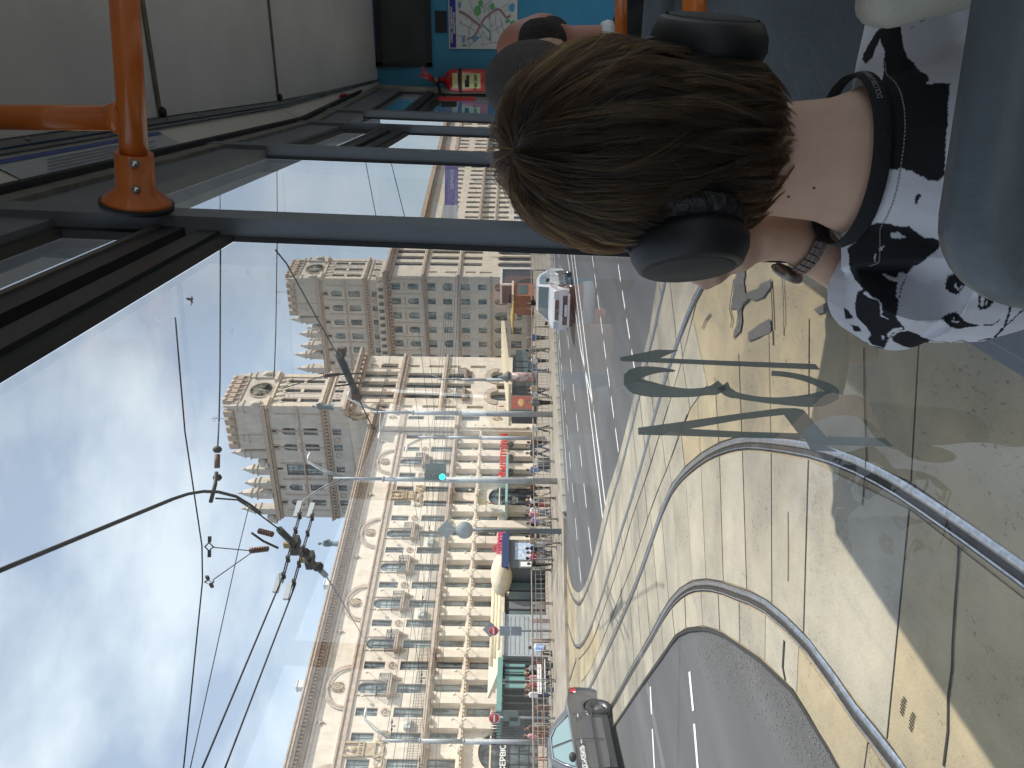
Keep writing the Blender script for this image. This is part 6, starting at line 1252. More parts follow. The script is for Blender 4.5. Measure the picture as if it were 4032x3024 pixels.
for c, rr, m_ in (((770, 200), (80, 100), M_mg), ((830, 60), (45, 80), M_mg), ((1050, 120), (50, 70), M_mg), ((1340, 395), (50, 45), M_mg), ((1440, 430), (50, 45), M_mg), ((720, 720), (70, 70), M_mb2), ((430, 90), (32, 80), M_mb2), ((508, 745), (32, 80), M_mb2), ((1420, 150), (60, 90), M_mb2), ((520, 860), (50, 22), M_mg)):
    pts = [mk(c[0]+rr[0]*math.cos(a)*random.uniform(.75, 1.1), c[1]+rr[1]*math.sin(a)*random.uniform(.75, 1.1)) for a in np.arange(0, 6.28, .45)]; mb = MB(); mb.add([(p.x, -.0065-.0003*random.random(), p.z) for p in pts], [tuple(range(len(pts)))]); mb.build('map_area', m_, mp_)
# fire extinguisher
ex = thing('fire_extinguisher', 'red fire extinguisher with a yellow label strapped to the blue wall', 'fire extinguisher', B(-.075, 2.33)); rE = .078; M_er = mat('extinguisher_red', (.50, .025, .02), rough=.28, coat=.6)
ex.location.y = YB-.1; hE = .40
MB().lathe([(.0, 0), (rE*.8, .0), (rE, .02), (rE, hE*.82), (rE*.85, hE*.91), (rE*.45, hE*.97), (.02, hE), (.02, hE+.035)], n=24).build('cylinder', M_er, ex); MB().lathe([(rE*1.02, -.01), (rE*1.02, .075)], n=24).build('base_ring', M_rub, ex); MB().lathe([(rE*1.03, hE*.66), (rE*1.03, hE*.72)], n=24).build('strap', M_rub, ex)
lbm = MB(); n = 10
for zz0, zz1 in ((.13, hE*.65), (hE*.73, hE*.82)):
    a = [-2.3+1.35*i/n for i in range(n+1)]; lbm.add([(rE*1.008*math.cos(t), rE*1.008*math.sin(t), z) for t in a for z in (zz0, zz1)], [(2*i, 2*i+1, 2*i+3, 2*i+2) for i in range(n)])
lb_ = lbm.build('label', mat('label_yellow', (.55, .52, .22), rough=.4, noise=.25, nscale=20), ex); tx = put('lettering', text_mesh('Вес 5кг', .03, 0, M_rub, bold=.001), lb_, (-.012, -rE-.004, .165), (R(90), 0, 0)); MB().box((-.02, -rE-.003, .225), (.05, .002, .03)).box((.02, -rE-.003, .22), (.03, .002, .02)).build('pictogram', M_rub, lb_)
MB().box((0, 0, hE+.05), (.03, .05, .04)).build('valve', M_rub, ex); MB().tube([(.0, 0, hE+.06), (.05, -.01, hE+.13), (.09, -.01, hE+.15)], [.012, .014, .008], 6).build('handle', M_er, ex); MB().tube([(-.02, 0, hE+.05), (.02, 0, hE+.12), (.03, -.01, hE+.17)], [.012, .014, .008], 6).build('lever', M_er, ex); MB().lathe([(.018, -.03), (.018, -.02)], (0, 0, hE+.05), 10, 'y').build('gauge', M_alu, ex)
MB().tube([(-.02, 0, hE+.04), (-.1, .0, hE+.02), (-.105, 0, hE-.08), (-.1, 0, .05)], .012, 7).build('hose', M_rub, ex)
# emergency hammer on the last pillar
hm = thing('emergency_hammer', 'red emergency hammer clipped beside the front window pillar', 'hammer', (wx(4.6, 2.63)+.1, 4.75, 2.6)); MB().box((0, 0, -.03), (.022, .03, .22)).build('handle', M_er, hm); MB().box((-.02, 0, .1), (.035, .06, .05)).build('head', M_rub, hm); MB().box((-.03, .02, .02), (.03, .05, .09)).build('holder', M_rub, hm)
# notices on the cove
st = thing('ceiling_sticker', 'blue and white information sticker on the cream cove panel behind the orange rail', 'sticker', (0, 0, 0)); 
def on_cove(y0, y1, k0, k1, m_, nm, l_): return cove_band(k0, k1, m_, nm, l_, st, y0, y1)
on_cove(1.75, 2.62, .14, .70, mat('sticker_paper', (.40, .43, .46), rough=.4, noise=.12, nscale=12), 'sheet', .004); on_cove(1.75, 2.62, .6, .70, mat('sticker_blue', (.03, .06, .26), rough=.4), 'title_band', .006)
for i in range(5): on_cove(1.85+.02*i, 2.5-.05*(i % 3), .2+.075*i, .222+.075*i, mat('sticker_text', (.16, .18, .25), rough=.5), 'text_line', .007)
s2 = thing('warning_sticker', 'small red printed line on the cream cove near the cab', 'sticker', tuple(cove_pt(5.0, .4)+Vector((.01, 0, -.012)))); MB().box((0, 0, 0), (.02, .16, .012), Matrix.Rotation(.6, 3, 'Y')).build('red_line', M_red, s2)
# orange grab rails
def pipe(pts, r, par, name='tube', n=18): return MB().tube(pts, r, n).build(name, M_orange, par)
og = thing('grab_rail', 'orange grab rail bolted to the window pillar, a T joint and an upright above', 'grab rail', (0, 0, 0))
F0 = D(540, 806, 1.40); F1 = D(528, 610, 1.355); F2 = D(486, -60, 1.23); ax = (F2-F1).normalized()
pipe([F1-ax*.02, F2], .0235, og); J = D(487, 455, 1.44)
J = F1+(F2-F1)*(155/670); pipe([J, J+Vector((.0, .0, 1.0))*.40], .021, og); MB().ell(J+_z*.025, (.028, .028, .02), 12, 6).build('weld', M_orange, og)
fl = MB(); fl.tube([F0+ax*.005, F0+ax*.012, F0+ax*.03, F0+ax*.094], [.062, .055, .034, .032], 20); fl.build('socket', M_orange, og)
MB().tube([F0-ax*.004, F0+ax*.006], [.063, .063], 20).build('foot_plate', M_rub, og)
bd = -(F0-EYE).normalized()
for u in (.028, .074): c = F0+ax*u+bd*.032; MB().ell(c, (.0085, .0085, .0085), 12, 8).build('bolt', M_alu, og); MB().ell(c+bd*.006, (.0045, .0045, .0045), 8, 6).build('bolt_head', M_chrome, og)
r2 = thing('grab_rail', 'worn orange seat rail behind the dark jacket, farther one', 'grab rail', (0, 0, 0)); pipe([D(2446, 260, 2.0), D(2446, -120, 2.02)], .0165, r2)
r3 = thing('grab_rail', 'bright orange seat rail above the headphone, nearer one', 'grab rail', (0, 0, 0)); pipe([D(2735, 130, 1.12), D(2732, -120, 1.12)], .0175, r3)
# seat backs: rounded shells with a pressed recess
def seat(name, label, c, w, h, thick, r, yaw=0.0, tilt=-.06):
    t = thing(name, label, 'seat', tuple(c), yaw, 'grey plastic tram seats'); n = 7
    def rr(w_, h_, r_, y):
        pts = []
        for cx, cz, a0 in ((w_/2-r_, h_/2-r_, 0), (-w_/2+r_, h_/2-r_, 90), (-w_/2+r_, -h_/2+r_, 180), (w_/2-r_, -h_/2+r_, 270)):
            for i in range(n+1): a = R(a0+90*i/n); pts.append((cx+r_*math.cos(a), y, cz+r_*math.sin(a)))
        return pts
    L_ = [rr(w-.02, h-.02, r, thick/2), rr(w-.004, h-.004, r, thick*.4), rr(w, h, r, thick*.1), rr(w, h, r, -thick*.15), rr(w-.012, h-.012, r*.98, -thick*.38), rr(w-.026, h-.026, r*.92, -thick*.5), rr(w-.072, h-.072, r*.75, -thick*.5), rr(w-.082, h-.082, r*.72, -thick*.34), rr(w-.096, h-.096, r*.68, -thick*.30), rr(w-.112, h-.112, r*.62, -thick*.46)]
    m_ = len(L_[0]); v = [p for s in L_ for p in s]; mb = MB(); mb.add(v, [(i*m_+j, i*m_+(j+1) % m_, (i+1)*m_+(j+1) % m_, (i+1)*m_+j) for i in range(len(L_)-1) for j in range(m_)]+[tuple(range(m_)), tuple(reversed(range((len(L_)-1)*m_, len(L_)*m_)))], True); mb.build('backrest', M_seat, t, rot=(tilt, 0, 0))
    return t
cS = D(3740, 1205, .52); s1 = seat('seat', 'near grey moulded seat back with a screw, directly before the camera', (cS.x+.245, cS.y+.03, cS.z-.33), .50, .66, .05, .06, R(7)); 
MB().lathe([(.0, -.031), (.004, -.034), (.008, -.03), (.0085, -.024)], (-.19, -.0, .27), 14, 'y').build('screw', mat('screw_grey', (.2, .24, .26), rough=.35, metal=.4), s1, rot=(-.06, 0, 0))
MB().b2((-.24, .03, -.36), (.24, .45, -.28)).build('seat_pan', M_seat, s1)
c2_ = D(2575, 90, 1.15); seat('seat', 'grey seat back beyond the right headphone', (c2_.x+.06, c2_.y+.03, c2_.z-.34), .46, .70, .05, .05, R(-3))
# ------------------------------------------------------------------ passengers
from mathutils.bvhtree import BVHTree
from mathutils import noise as mnoise
M_skinw = mat('warm_skin', (.60, .375, .265), rough=.48, noise=.12, nscale=14, bump=.06, bscale=160, spec=.4); M_skinw.node_tree.nodes['Principled BSDF'].inputs['Subsurface Weight'].default_value = .12; M_skinw.node_tree.nodes['Principled BSDF'].inputs['Subsurface Radius'].default_value = (.012, .005, .003)
M_blackcloth = mat('black_rib', (.014, .014, .016), rough=.95, bump=.3, bscale=300); M_phone = mat('headphone_black', (.008, .0085, .009), rough=.5, spec=.4); M_pad2 = mat('ear_pad', (.009, .009, .010), rough=.45, bump=.5, bscale=90)
woman = thing('person', 'person in a black and white panda-print shirt seen from behind, chin on fist', 'person', tuple(D(4032, 640, .8)-_z*.75))
WO = Vector(woman.location)
rel = lambda p: Vector(p)-WO
HC = D(2440, 580, .775)
bd_ = MB()
bd_.ell(rel(HC), (.076, .092, .108), 24, 16); bd_.ell(rel(HC+Vector((0, .045, -.055))), (.058, .062, .075), 18, 12)
bd_.ell(rel(HC+Vector((0, .112, -.03))), (.012, .02, .022), 10, 7)
for s in (-1, 1): bd_.ell(rel(HC+Vector((s*.03, .088, .0))), (.016, .012, .01), 8, 6); bd_.ell(rel(HC+Vector((s*.018, .1, -.078))), (.018, .014, .008), 8, 6)
bd_.tube([rel(D(2780, 610, .79)), rel(D(3050, 630, .775)), rel(D(3240, 633, .768)), rel(D(3360, 637, .768)), rel(D(3470, 640, .77))], [.054, .055, .0595, .072, .076], 24)
bd_.tube([rel(D(3440, 660, .78)), rel(D(3580, 880, .79)), rel(D(3660, 1080, .81))], [.04, .03, .028], 16); bd_.tube([rel(D(3430, 600, .775)), rel(D(3580, 360, .76)), rel(D(3680, 100, .755))], [.04, .034, .03], 16)
bd_.tube([rel(D(3640, 630, .785)), rel(D(4032, 640, .81)), rel(D(4032, 640, .8)-_z*.3), rel(D(4032, 640, .8)-_z*.55)], [.09, .13, .13, .15], 20)
bd_.tube([rel(D(3600, 60, .75)), rel(D(4032, -40, .80)), rel(D(4032, 100, 1.0)-_z*.18)], [.045, .042, .034], 12)
for s in (-1, 1): bd_.tube([(s*.09, 0, .16), (s*.11, .42, .17), (s*.11, .47, -.28)], [.085, .062, .045], 12); bd_.ell((s*.11, .54, -.30), (.045, .12, .04))
zz5 = lambda x, y, d: rel(D(2600+x*.3617, 780+y*.3617, d))
elb = rel(D(3440, 1120, .95))
bd_.tube([rel(D(3640, 1080, .82)), rel(D(3560, 1140, .85)), elb], [.03, .032, .034], 14)
bd_.tube([elb, zz5(1980, 700, .90), zz5(1700, 575, .875), zz5(1430, 445, .86), zz5(1200, 430, .85), zz5(1060, 450, .848)], [.036, .034, .0285, .0258, .0255, .026], 18)
bd_.tube([zz5(1150, 430, .85), zz5(980, 470, .85), zz5(820, 560, .848), zz5(700, 640, .846)], [.024, .024, .027, .024], 16)
# curled fingers under the ear cup, and the thumb on the far side
fing = [((760, 560), (560, 770), (610, 880), (690, 820), .852), ((690, 560), (480, 800), (500, 930), (590, 890), .862), ((600, 560), (390, 760), (395, 880), (480, 880), .874), ((520, 540), (310, 700), (300, 800), (380, 820), .884)]
for a, b, c, e, d in fing: bd_.tube([zz5(*a, d), zz5(*b, d), zz5(*c, d+.004), zz5(*e, d+.014)], [.0115, .0105, .0095, .008], 10)
bd_.tube([zz5(950, 420, .87), zz5(700, 380, .89), zz5(480, 420, .9)], [.012, .011, .009], 10)
put('body', blob(bd_, .0042, 5, 'body', M_skinw), woman)
for x, y in ((3205, 740), (3105, 775)): MB().ell((0, 0, 0), (.0013, .0013, .0013), 8, 6).build('mole', mat('mole_brown', (.12, .05, .03), rough=.6), woman, rel(D(x, y, .712)))
# ---- hair
hcap = MB(); hcap.ell(rel(HC+Vector((0, -.002, .003))), (.084, .096, .109), 28, 18); hcap.tube([rel(HC+Vector((0, -.025, -.03))), rel(HC+Vector((0, -.028, -.08))), rel(HC+Vector((0, -.026, -.10)))], [.060, .048, .04], 20)
M_hcap = mat('hair_base', (.035, .022, .015), rough=.85, noise=.5, nscale=40)
put('hair_base', blob(hcap, .006, 4, 'hair_base', M_hcap), woman)
M_hair = bpy.data.materials.new('brown_hair'); M_hair.use_nodes = True; nt = M_hair.node_tree
for n in list(nt.nodes):
    if n.type != 'OUTPUT_MATERIAL': nt.nodes.remove(n)
hb = nt.nodes.new('ShaderNodeBsdfHairPrincipled'); hb.parametrization = 'MELANIN'; hb.inputs['Melanin'].default_value = .78; hb.inputs['Melanin Redness'].default_value = .12; hb.inputs['Roughness'].default_value = .38; hb.inputs['Radial Roughness'].default_value = .45; hb.inputs['Random Color'].default_value = .6
nt.links.new(hb.outputs[0], [n for n in nt.nodes if n.type == 'OUTPUT_MATERIAL'][0].inputs['Surface'])
wax = Vector((.015, -.42, .9)).normalized(); e1 = Vector((1, 0, 0)); e1 = (e1-wax*e1.dot(wax)).normalized(); e2 = wax.cross(e1)
RX, RY, RZ = .084, .096, .110
NL, NS, NP = 950, 20, 12
pos = np.zeros((NL*NS, NP, 3), np.float32); rad = np.zeros((NL*NS, NP), np.float32); idx = 0
nape_z = rel(D(3040, 600, .70)).z
hc_ = rel(HC)
def surf(th, ph, lift):
    v = wax*math.cos(th)+(e1*math.cos(ph)+e2*math.sin(ph))*math.sin(th)
    v = Vector((v.x*(RX+lift), v.y*(RY+lift), v.z*(RZ+lift))); return v
def flow(th, ph, lift):
    """skull surface, then hanging close to the neck under the widest part"""
    T = 1.38; p = surf(min(th, T), ph, lift)
    if th > T:
        k = th-T; w = max(0.0, min(1.0, (T+.75-abs(p.x)*9-.6)))
        p = Vector((p.x*(1-.20*k), p.y*(1-.24*k), p.z-.118*k))
    return p+hc_
for l in range(NL):
    th0 = math.acos(1-random.random()*1.72) if l > 150 else random.uniform(.02, .7); ph0 = random.uniform(0, 2*math.pi)
    ln = random.uniform(.75, 1.25); swirl = random.gauss(.06, .15); lift0 = random.uniform(.001, .019); wob = random.uniform(.01, .09); wp_ = random.uniform(0, 6.3); curl = random.gauss(0, .004)
    front = (e1*math.cos(ph0)+e2*math.sin(ph0)).y
    for s in range(NS):
        a, b = random.gauss(0, .042), random.gauss(0, .040/max(.25, math.sin(th0))); dl = random.gauss(0, .0022); lj = random.uniform(.80, 1.08)
        for k in range(NP):
            u = k/(NP-1); cl = 1-.80*u**.8          # strands of a lock gather at its tip
            th = th0+a*cl+ln*lj*u; ph = ph0+b*cl+swirl*u+wob*math.sin(wp_+3.4*u)*u
            lf = (lift0+dl*cl)*min(1, .45+2.2*u)+.004*math.sin(math.pi*u)+(.010*(u-.8)*5*curl/.004*.4 if u > .8 else 0)
            p = flow(th, ph, lf)
            if p.z < nape_z: p.z = nape_z+(p.z-nape_z)*.22
            pos[idx, k] = p; rad[idx, k] = .000155*(1-.75*u**3)
        idx += 1
ext = []
for i in range(150):                                # loose flyaway hairs
    th0 = random.uniform(.1, 1.6); ph0 = random.uniform(0, 6.28); l1 = random.uniform(.3, .9); lf0 = random.uniform(.004, .012); lf1 = random.uniform(.012, .034); sw = random.gauss(0, .35)
    ext.append([flow(th0+l1*k/(NP-1), ph0+sw*k/(NP-1), lf0+(lf1-lf0)*(k/(NP-1))**1.6) for k in range(NP)])
pos = np.concatenate([pos, np.array(ext, np.float32)]); rad = np.concatenate([rad, np.full((150, NP), .00009, np.float32)])
hc = bpy.data.hair_curves.new('hair'); hc.add_curves([NP]*len(pos)); hc.position_data.foreach_set('vector', pos.reshape(-1))
ra = hc.attributes.get('radius') or hc.attributes.new('radius', 'FLOAT', 'POINT'); ra.data.foreach_set('value', rad.reshape(-1)); hc.materials.append(M_hair)
put('hair', hc, woman)
# ---- shirt
sh = MB()
sh.tube([rel(D(3372, 637, .768)), rel(D(3460, 640, .768)), rel(D(3600, 640, .77)), rel(D(3740, 640, .775)), rel(D(4032, 640, .79)), rel(D(4032, 640, .79)-_z*.3), rel(D(4032, 640, .79)-_z*.52)], [.078, .092, .122, .146, .160, .162, .172], 30)
sh.tube([rel(D(3530, 760, .772)), rel(D(3550, 900, .77)), rel(D(3550, 1060, .77))], [.052, .056, .058], 20); sh.tube([rel(D(3560, 520, .768)), rel(D(3610, 380, .755)), rel(D(3670, 100, .75)), rel(D(3760, -80, .76))], [.052, .057, .062, .066], 20)
sh.tube([rel(D(3600, 1080, .76)), rel(D(3535, 1160, .79)), rel(D(3440, 1130, .87))], [.058, .056, .054], 22); sh.tube([rel(D(3640, 1110, .76)), rel(D(3800, 1110, .77)), rel(D(4032, 1030, .79)), rel(D(4032, 1000, .8)-_z*.1)], [.06, .064, .068, .09], 22)
sh.tube([rel(D(3740, 1000, .72)), rel(D(4032, 900, .72))], [.05, .06], 16)
sm = blob(sh, .0015, 22, 'shirt')
co = np.empty(len(sm.vertices)*3, np.float32); sm.vertices.foreach_get('co', co); co = co.reshape(-1, 3); nr = np.empty(len(sm.vertices)*3, np.float32); sm.vertices.foreach_get('normal', nr); nr = nr.reshape(-1, 3)
for i in range(len(co)):                           # folds pulling from the armpit and loose wrinkles
    p = Vector(co[i]); w = mnoise.noise(Vector((p.x*9+p.z*5, p.y*6, p.z*11-p.x*7)))*.0085+mnoise.noise(Vector((p.x*22, p.y*16, p.z*9)))*.0028
    co[i] += nr[i]*w
sm.vertices.foreach_set('co', co.reshape(-1)); sm.update()
tree = BVHTree.FromPolygons([Vector(v) for v in co], [tuple(p.vertices) for p in sm.polygons])
q6 = lambda x, y: (3300+x*.3315, 850+y*.3315); q4 = lambda x, y: (3300+x*.3309, y*.3309)
BLACK = [  # printed black shapes of the pandas
 [q6(*p) for p in [(330, 110), (420, 105), (480, 80), (600, 85), (730, 130), (830, 120), (930, 190), (1030, 270), (1130, 265), (1215, 310), (1200, 390), (1120, 450), (1010, 545), (900, 600), (820, 680), (770, 700), (720, 670), (700, 740), (705, 800), (690, 960), (720, 1000), (690, 1200), (760, 1290), (800, 1350), (700, 1370), (640, 1410), (600, 1470), (560, 1560), (540, 1580), (400, 1570), (260, 1530), (340, 1500), (380, 1400), (300, 1290), (220, 1200), (205, 1000), (240, 900), (300, 870), (200, 760), (120, 600), (130, 520), (110, 390), (210, 300), (290, 180)]],
 [q6(*p) for p in [(640, 1430), (740, 1380), (830, 1360), (930, 1400), (1100, 1475), (1040, 1525), (930, 1545), (860, 1565), (740, 1540), (660, 1490)]],
 [q6(*p) for p in [(1410, 670), (1530, 790), (1430, 930), (1340, 920), (1280, 870), (1270, 800), (1300, 720)]],
 [q6(*p) for p in [(1670, 890), (1700, 910), (1685, 1050), (1710, 1090), (1730, 1040), (1740, 940), (1865, 1000), (1820, 1080), (1740, 1120), (1690, 1115), (1660, 1080)]],
 [q6(*p) for p in [(1220, 1220), (1300, 1160), (1400, 1145), (1450, 1190), (1530, 1260), (1685, 1310), (1560, 1320), (1420, 1340), (1330, 1320)]],
 [q6(*p) for p in [(2030, 1060), (2055, 1060), (2030, 1200), (1990, 1310), (1970, 1310), (2000, 1200)]], [q6(*p) for p in [(1840, 1440), (1960, 1330), (2060, 1230), (2200, 1100), (2210, 1120), (2060, 1250), (1870, 1450)]],
 [q6(*p) for p in [(1100, 1475), (1330, 1505), (1480, 1470), (1560, 1510), (1600, 1540), (1560, 1540), (1475, 1478), (1330, 1513), (1110, 1485)]],
 [q6(*p) for p in [(1640, 1500), (1760, 1450), (1850, 1460), (1920, 1520), (1840, 1485), (1760, 1475)]], [q6(*p) for p in [(60, 1090), (110, 1110), (190, 1220), (90, 1225)]], [q6(*p) for p in [(150, 1290), (240, 1310), (280, 1380), (190, 1370)]], [q6(*p) for p in [(150, 1420), (220, 1450), (230, 1530), (180, 1520)]],
 [q6(*p) for p in [(1690, 1295), (1830, 1285), (1900, 1250), (1940, 1215), (1945, 1225), (1890, 1270), (1830, 1298), (1690, 1303)]], [q6(*p) for p in [(800, 700), (815, 700), (745, 900), (735, 990), (722, 990), (730, 880)]],
 [q4(*p) for p in [(790, 120), (750, 320), (780, 560), (830, 690), (960, 820), (1060, 900), (1090, 950), (1040, 1000), (1150, 990), (1330, 985), (1290, 1659), (1270, 2000), (1265, 2090), (1200, 2160), (1090, 2150), (960, 2080), (830, 2030), (790, 2020), (540, 2000), (520, 1659), (480, 1200), (470, 1090), (540, 880), (550, 620), (500, 460), (400, 690), (330, 760), (280, 700), (300, 640), (440, 400), (600, 260)]],
 [q4(*p) for p in [(920, 2340), (960, 2300), (1000, 2330), (960, 2370), (930, 2440), (900, 2400)]], [q4(*p) for p in [(980, 250), (1025, 235), (1000, 262)]], [q4(*p) for p in [(870, 335), (900, 322), (885, 340)]]]
WHITE = [[q6(*p) for p in [(610, 215), (700, 185), (800, 250), (720, 270), (640, 280)]], [q6(*p) for p in [(480, 385), (550, 350), (520, 410), (490, 420)]], [q6(*p) for p in [(430, 455), (450, 450), (440, 570), (428, 560)]], [q6(*p) for p in [(510, 680), (620, 720), (690, 730), (690, 780), (600, 765)]], [q6(*p) for p in [(700, 700), (760, 670), (810, 700), (740, 860), (725, 980), (695, 960)]],
 [q6(*p) for p in [(280, 930), (340, 900), (400, 960), (490, 990), (520, 1060), (530, 1180), (620, 1240), (515, 1190), (500, 1060), (470, 1000), (380, 975)]], [q6(*p) for p in [(270, 1260), (340, 1320), (390, 1400), (350, 1470), (400, 1530), (530, 1560), (350, 1545), (335, 1450), (370, 1400)]], [q6(*p) for p in [(520, 1420), (560, 1410), (545, 1480), (530, 1470)]], [q6(*p) for p in [(600, 1460), (590, 1400), (640, 1350), (760, 1320), (770, 1350), (650, 1390)]],
 [q6(*p) for p in [(1390, 800), (1420, 780), (1400, 830), (1440, 860), (1470, 820), (1480, 840), (1430, 875), (1385, 840)]], [q6(*p) for p in [(1350, 1225), (1390, 1205), (1360, 1235), (1400, 1265), (1445, 1230), (1440, 1260), (1400, 1278), (1355, 1255)]], [q6(*p) for p in [(1770, 1010), (1790, 1000), (1765, 1060), (1755, 1050)]]]
vw = co-np.array(rel(EYE)); dpt = vw@np.array(FW); X = 2016-FPX*(vw@np.array(UP))/dpt; Zv = 1512-FPX*(vw@np.array(RT))/dpt      # where each point of the cloth was seen when the print was measured
X = X+np.array([mnoise.noise(Vector(v)*130)*3.5+mnoise.noise(Vector(v)*45)*3 for v in co]); Zv = Zv+np.array([mnoise.noise(Vector(v)*130+Vector((9, 3, 1)))*3.5 for v in co])
def inside(poly, X, Zv):
    c = np.zeros(len(X), bool); n = len(poly)
    for i in range(n):
        (x0, z0), (x1, z1) = poly[i], poly[(i+1) % n]
        if z0 == z1: continue
        k = (z0 > Zv) != (z1 > Zv); c ^= k & (X < (x1-x0)*(Zv-z0)/(z1-z0)+x0)
    return c
blk = np.zeros(len(co), bool)
for p in BLACK: blk |= inside(p, X, Zv)
for p in WHITE: blk &= ~inside(p, X, Zv)
vd = np.array(rel(EYE))-co; vd /= np.linalg.norm(vd, axis=1)[:, None]; facing = (nr*vd).sum(1)
rest = np.array([mnoise.noise(Vector((v[0]*13+4, v[1]*13, v[2]*11))) for v in co]) > .16
blk = np.where(facing > .02, blk, rest)
colv = np.where(blk[:, None], np.array([[.022, .022, .026]]), np.array([[.74, .73, .78]]))
ca = sm.color_attributes.new('print', 'FLOAT_COLOR', 'POINT'); ca.data.foreach_set('color', np.concatenate([colv, np.ones((len(co), 1))], 1).astype(np.float32).reshape(-1))
M_shirt = mat('printed_cotton', (.7, .7, .7), rough=.9, bump=.12, bscale=420, spec=.2); nt = M_shirt.node_tree; at = nt.nodes.new('ShaderNodeAttribute'); at.attribute_name = 'print'; nt.links.new(at.outputs['Color'], nt.nodes['Principled BSDF'].inputs['Base Color'])
sm.materials.append(M_shirt); put('shirt', sm, woman)
# collar band, its lettering and stitching
def ringpts(c, rx, ry, z, n=64, a0=0, a1=2*math.pi, dz=0.0): return [c+Vector((rx*math.cos(a0+(a1-a0)*i/n), ry*math.sin(a0+(a1-a0)*i/n), z+dz*math.sin(a0+(a1-a0)*i/n))) for i in range(n+1)]
CC = rel(D(3318, 637, .768)); cb = MB(); n = 72
for i, (f, h) in enumerate(((1.0, .006), (1.02, .0045), (1.055, -.006), (1.05, -.009), (1.0, -.006))): cb.v += [tuple(p) for p in ringpts(CC, .080*f, .080*f, h, n-1)]
cb.f = [(i*n+j, i*n+(j+1) % n, ((i+1) % 5)*n+(j+1) % n, ((i+1) % 5)*n+j) for i in range(5) for j in range(n)]; cb.sm = [True]*len(cb.f); cb.build('collar', M_blackcloth, woman)
tm = text_mesh('DOLCE&GABBANA', .0068, .0002, mat('label_print', (.55, .55, .56), rough=.7)); tc_ = np.empty(len(tm.vertices)*3, np.float32); tm.vertices.foreach_get('co', tc_); tc_ = tc_.reshape(-1, 3)
for v in tc_:
    a = -.42+v[0]/.087; rr_ = .0845-.2*(v[1]-.0); v[:] = (CC.x+rr_*math.cos(a), CC.y+rr_*math.sin(a), CC.z-.001+v[1])
tm.vertices.foreach_set('co', tc_.reshape(-1)); tm.update(); put('collar_lettering', tm, woman)
stt = MB()
for i in range(70):
    a = R(200+i*2.0); b = a+R(1.3); h = tree.ray_cast(CC+Vector((.098*math.cos(a), .1*math.sin(a)-.25, -.020)), Vector((0, 1, 0)))
    h2 = tree.ray_cast(CC+Vector((.098*math.cos(b), .1*math.sin(b)-.25, -.020)), Vector((0, 1, 0)))
    if h[0] and h2[0]: stt.tube([h[0]-Vector((0, .0008, 0)), h2[0]-Vector((0, .0008, 0))], .0006, 4)
stt.build('stitching', mat('thread_grey', (.38, .37, .33), rough=.8), woman, kind='stuff')
# ---- headphones (worn, so a thing of their own)
hp = thing('headphones', 'black over-ear headphones worn by the person in the panda shirt', 'headphones', tuple(HC)); 
def cup(c, nrm, par, roll):
    q = nrm.to_track_quat('Z', 'X').to_matrix(); mb = MB(); mb.lathe([(.032, .008), (.054, .010), (.058, .020), (.0565, .032), (.0505, .044), (.0455, .047)], n=36); mb.lathe([(.0455, .047), (.044, .0458), (0, .046)], n=36)
    pd = MB(); pd.lathe([(.03, -.024), (.047, -.023), (.056, -.013), (.0575, -.002), (.053, .010), (.03, .011)], n=60)
    for M_, nm, b in ((M_phone, 'cup', mb), (M_pad2, 'ear_pad', pd)):
        b.v = [tuple(q@Vector((v[0]*1.0, v[1]*1.16, v[2]))+c) for v in b.v]
        if nm == 'ear_pad':      # puckered leather
            vv = []
            for i, v in enumerate(b.v): j = i % 60; vv.append(tuple(c+(Vector(v)-c)*(1+.018*math.sin(j*2.9)+.012*math.sin(j*7.1))))
            b.v = vv
        b.build(nm, M_, par)
    fa = MB(); fa.lathe([(.0435, .0466), (.042, .0478), (0, .048)], n=36); fa.v = [tuple(q@Vector((v[0], v[1]*1.16, v[2]))+c) for v in fa.v]; fa.build('cup_plate', mat('plate_black', (.035, .036, .036), rough=.7, spec=.3), par)
    return q
nl = Vector((-.88, -.47, -.05)).normalized(); cl_ = D(2705, 880, .76)-HC; cup(cl_, nl, hp, 0)
nr_ = Vector((.93, -.12, -.05)).normalized(); cr_ = D(2770, 268, .775)-HC; cup(cr_, nr_, hp, 0)
bp_ = [cl_+Vector((-.02, .0, .045)), cl_+Vector((-.010, .03, .085))]+[Vector((-.094*math.cos(a), .055, .0+.106*math.sin(a))) for a in np.linspace(.6, math.pi-.6, 14)]+[cr_+Vector((.010, .03, .085)), cr_+Vector((.02, 0, .045))]
bm_ = MB(); bm_.tube(bp_, [.005, .007]+[.009]*14+[.007, .005], 10); bm_.build('headband', M_phone, hp)
for c_, s in ((cl_, -1), (cr_, 1)): MB().tube([c_+Vector((s*.024, -.045, .0)), c_+Vector((s*.026, -.03, .045)), c_+Vector((s*.022, .01, .062)), c_+Vector((s*.012, .03, .085))], [.004, .005, .0055, .006], 8).build('yoke', M_phone, hp)
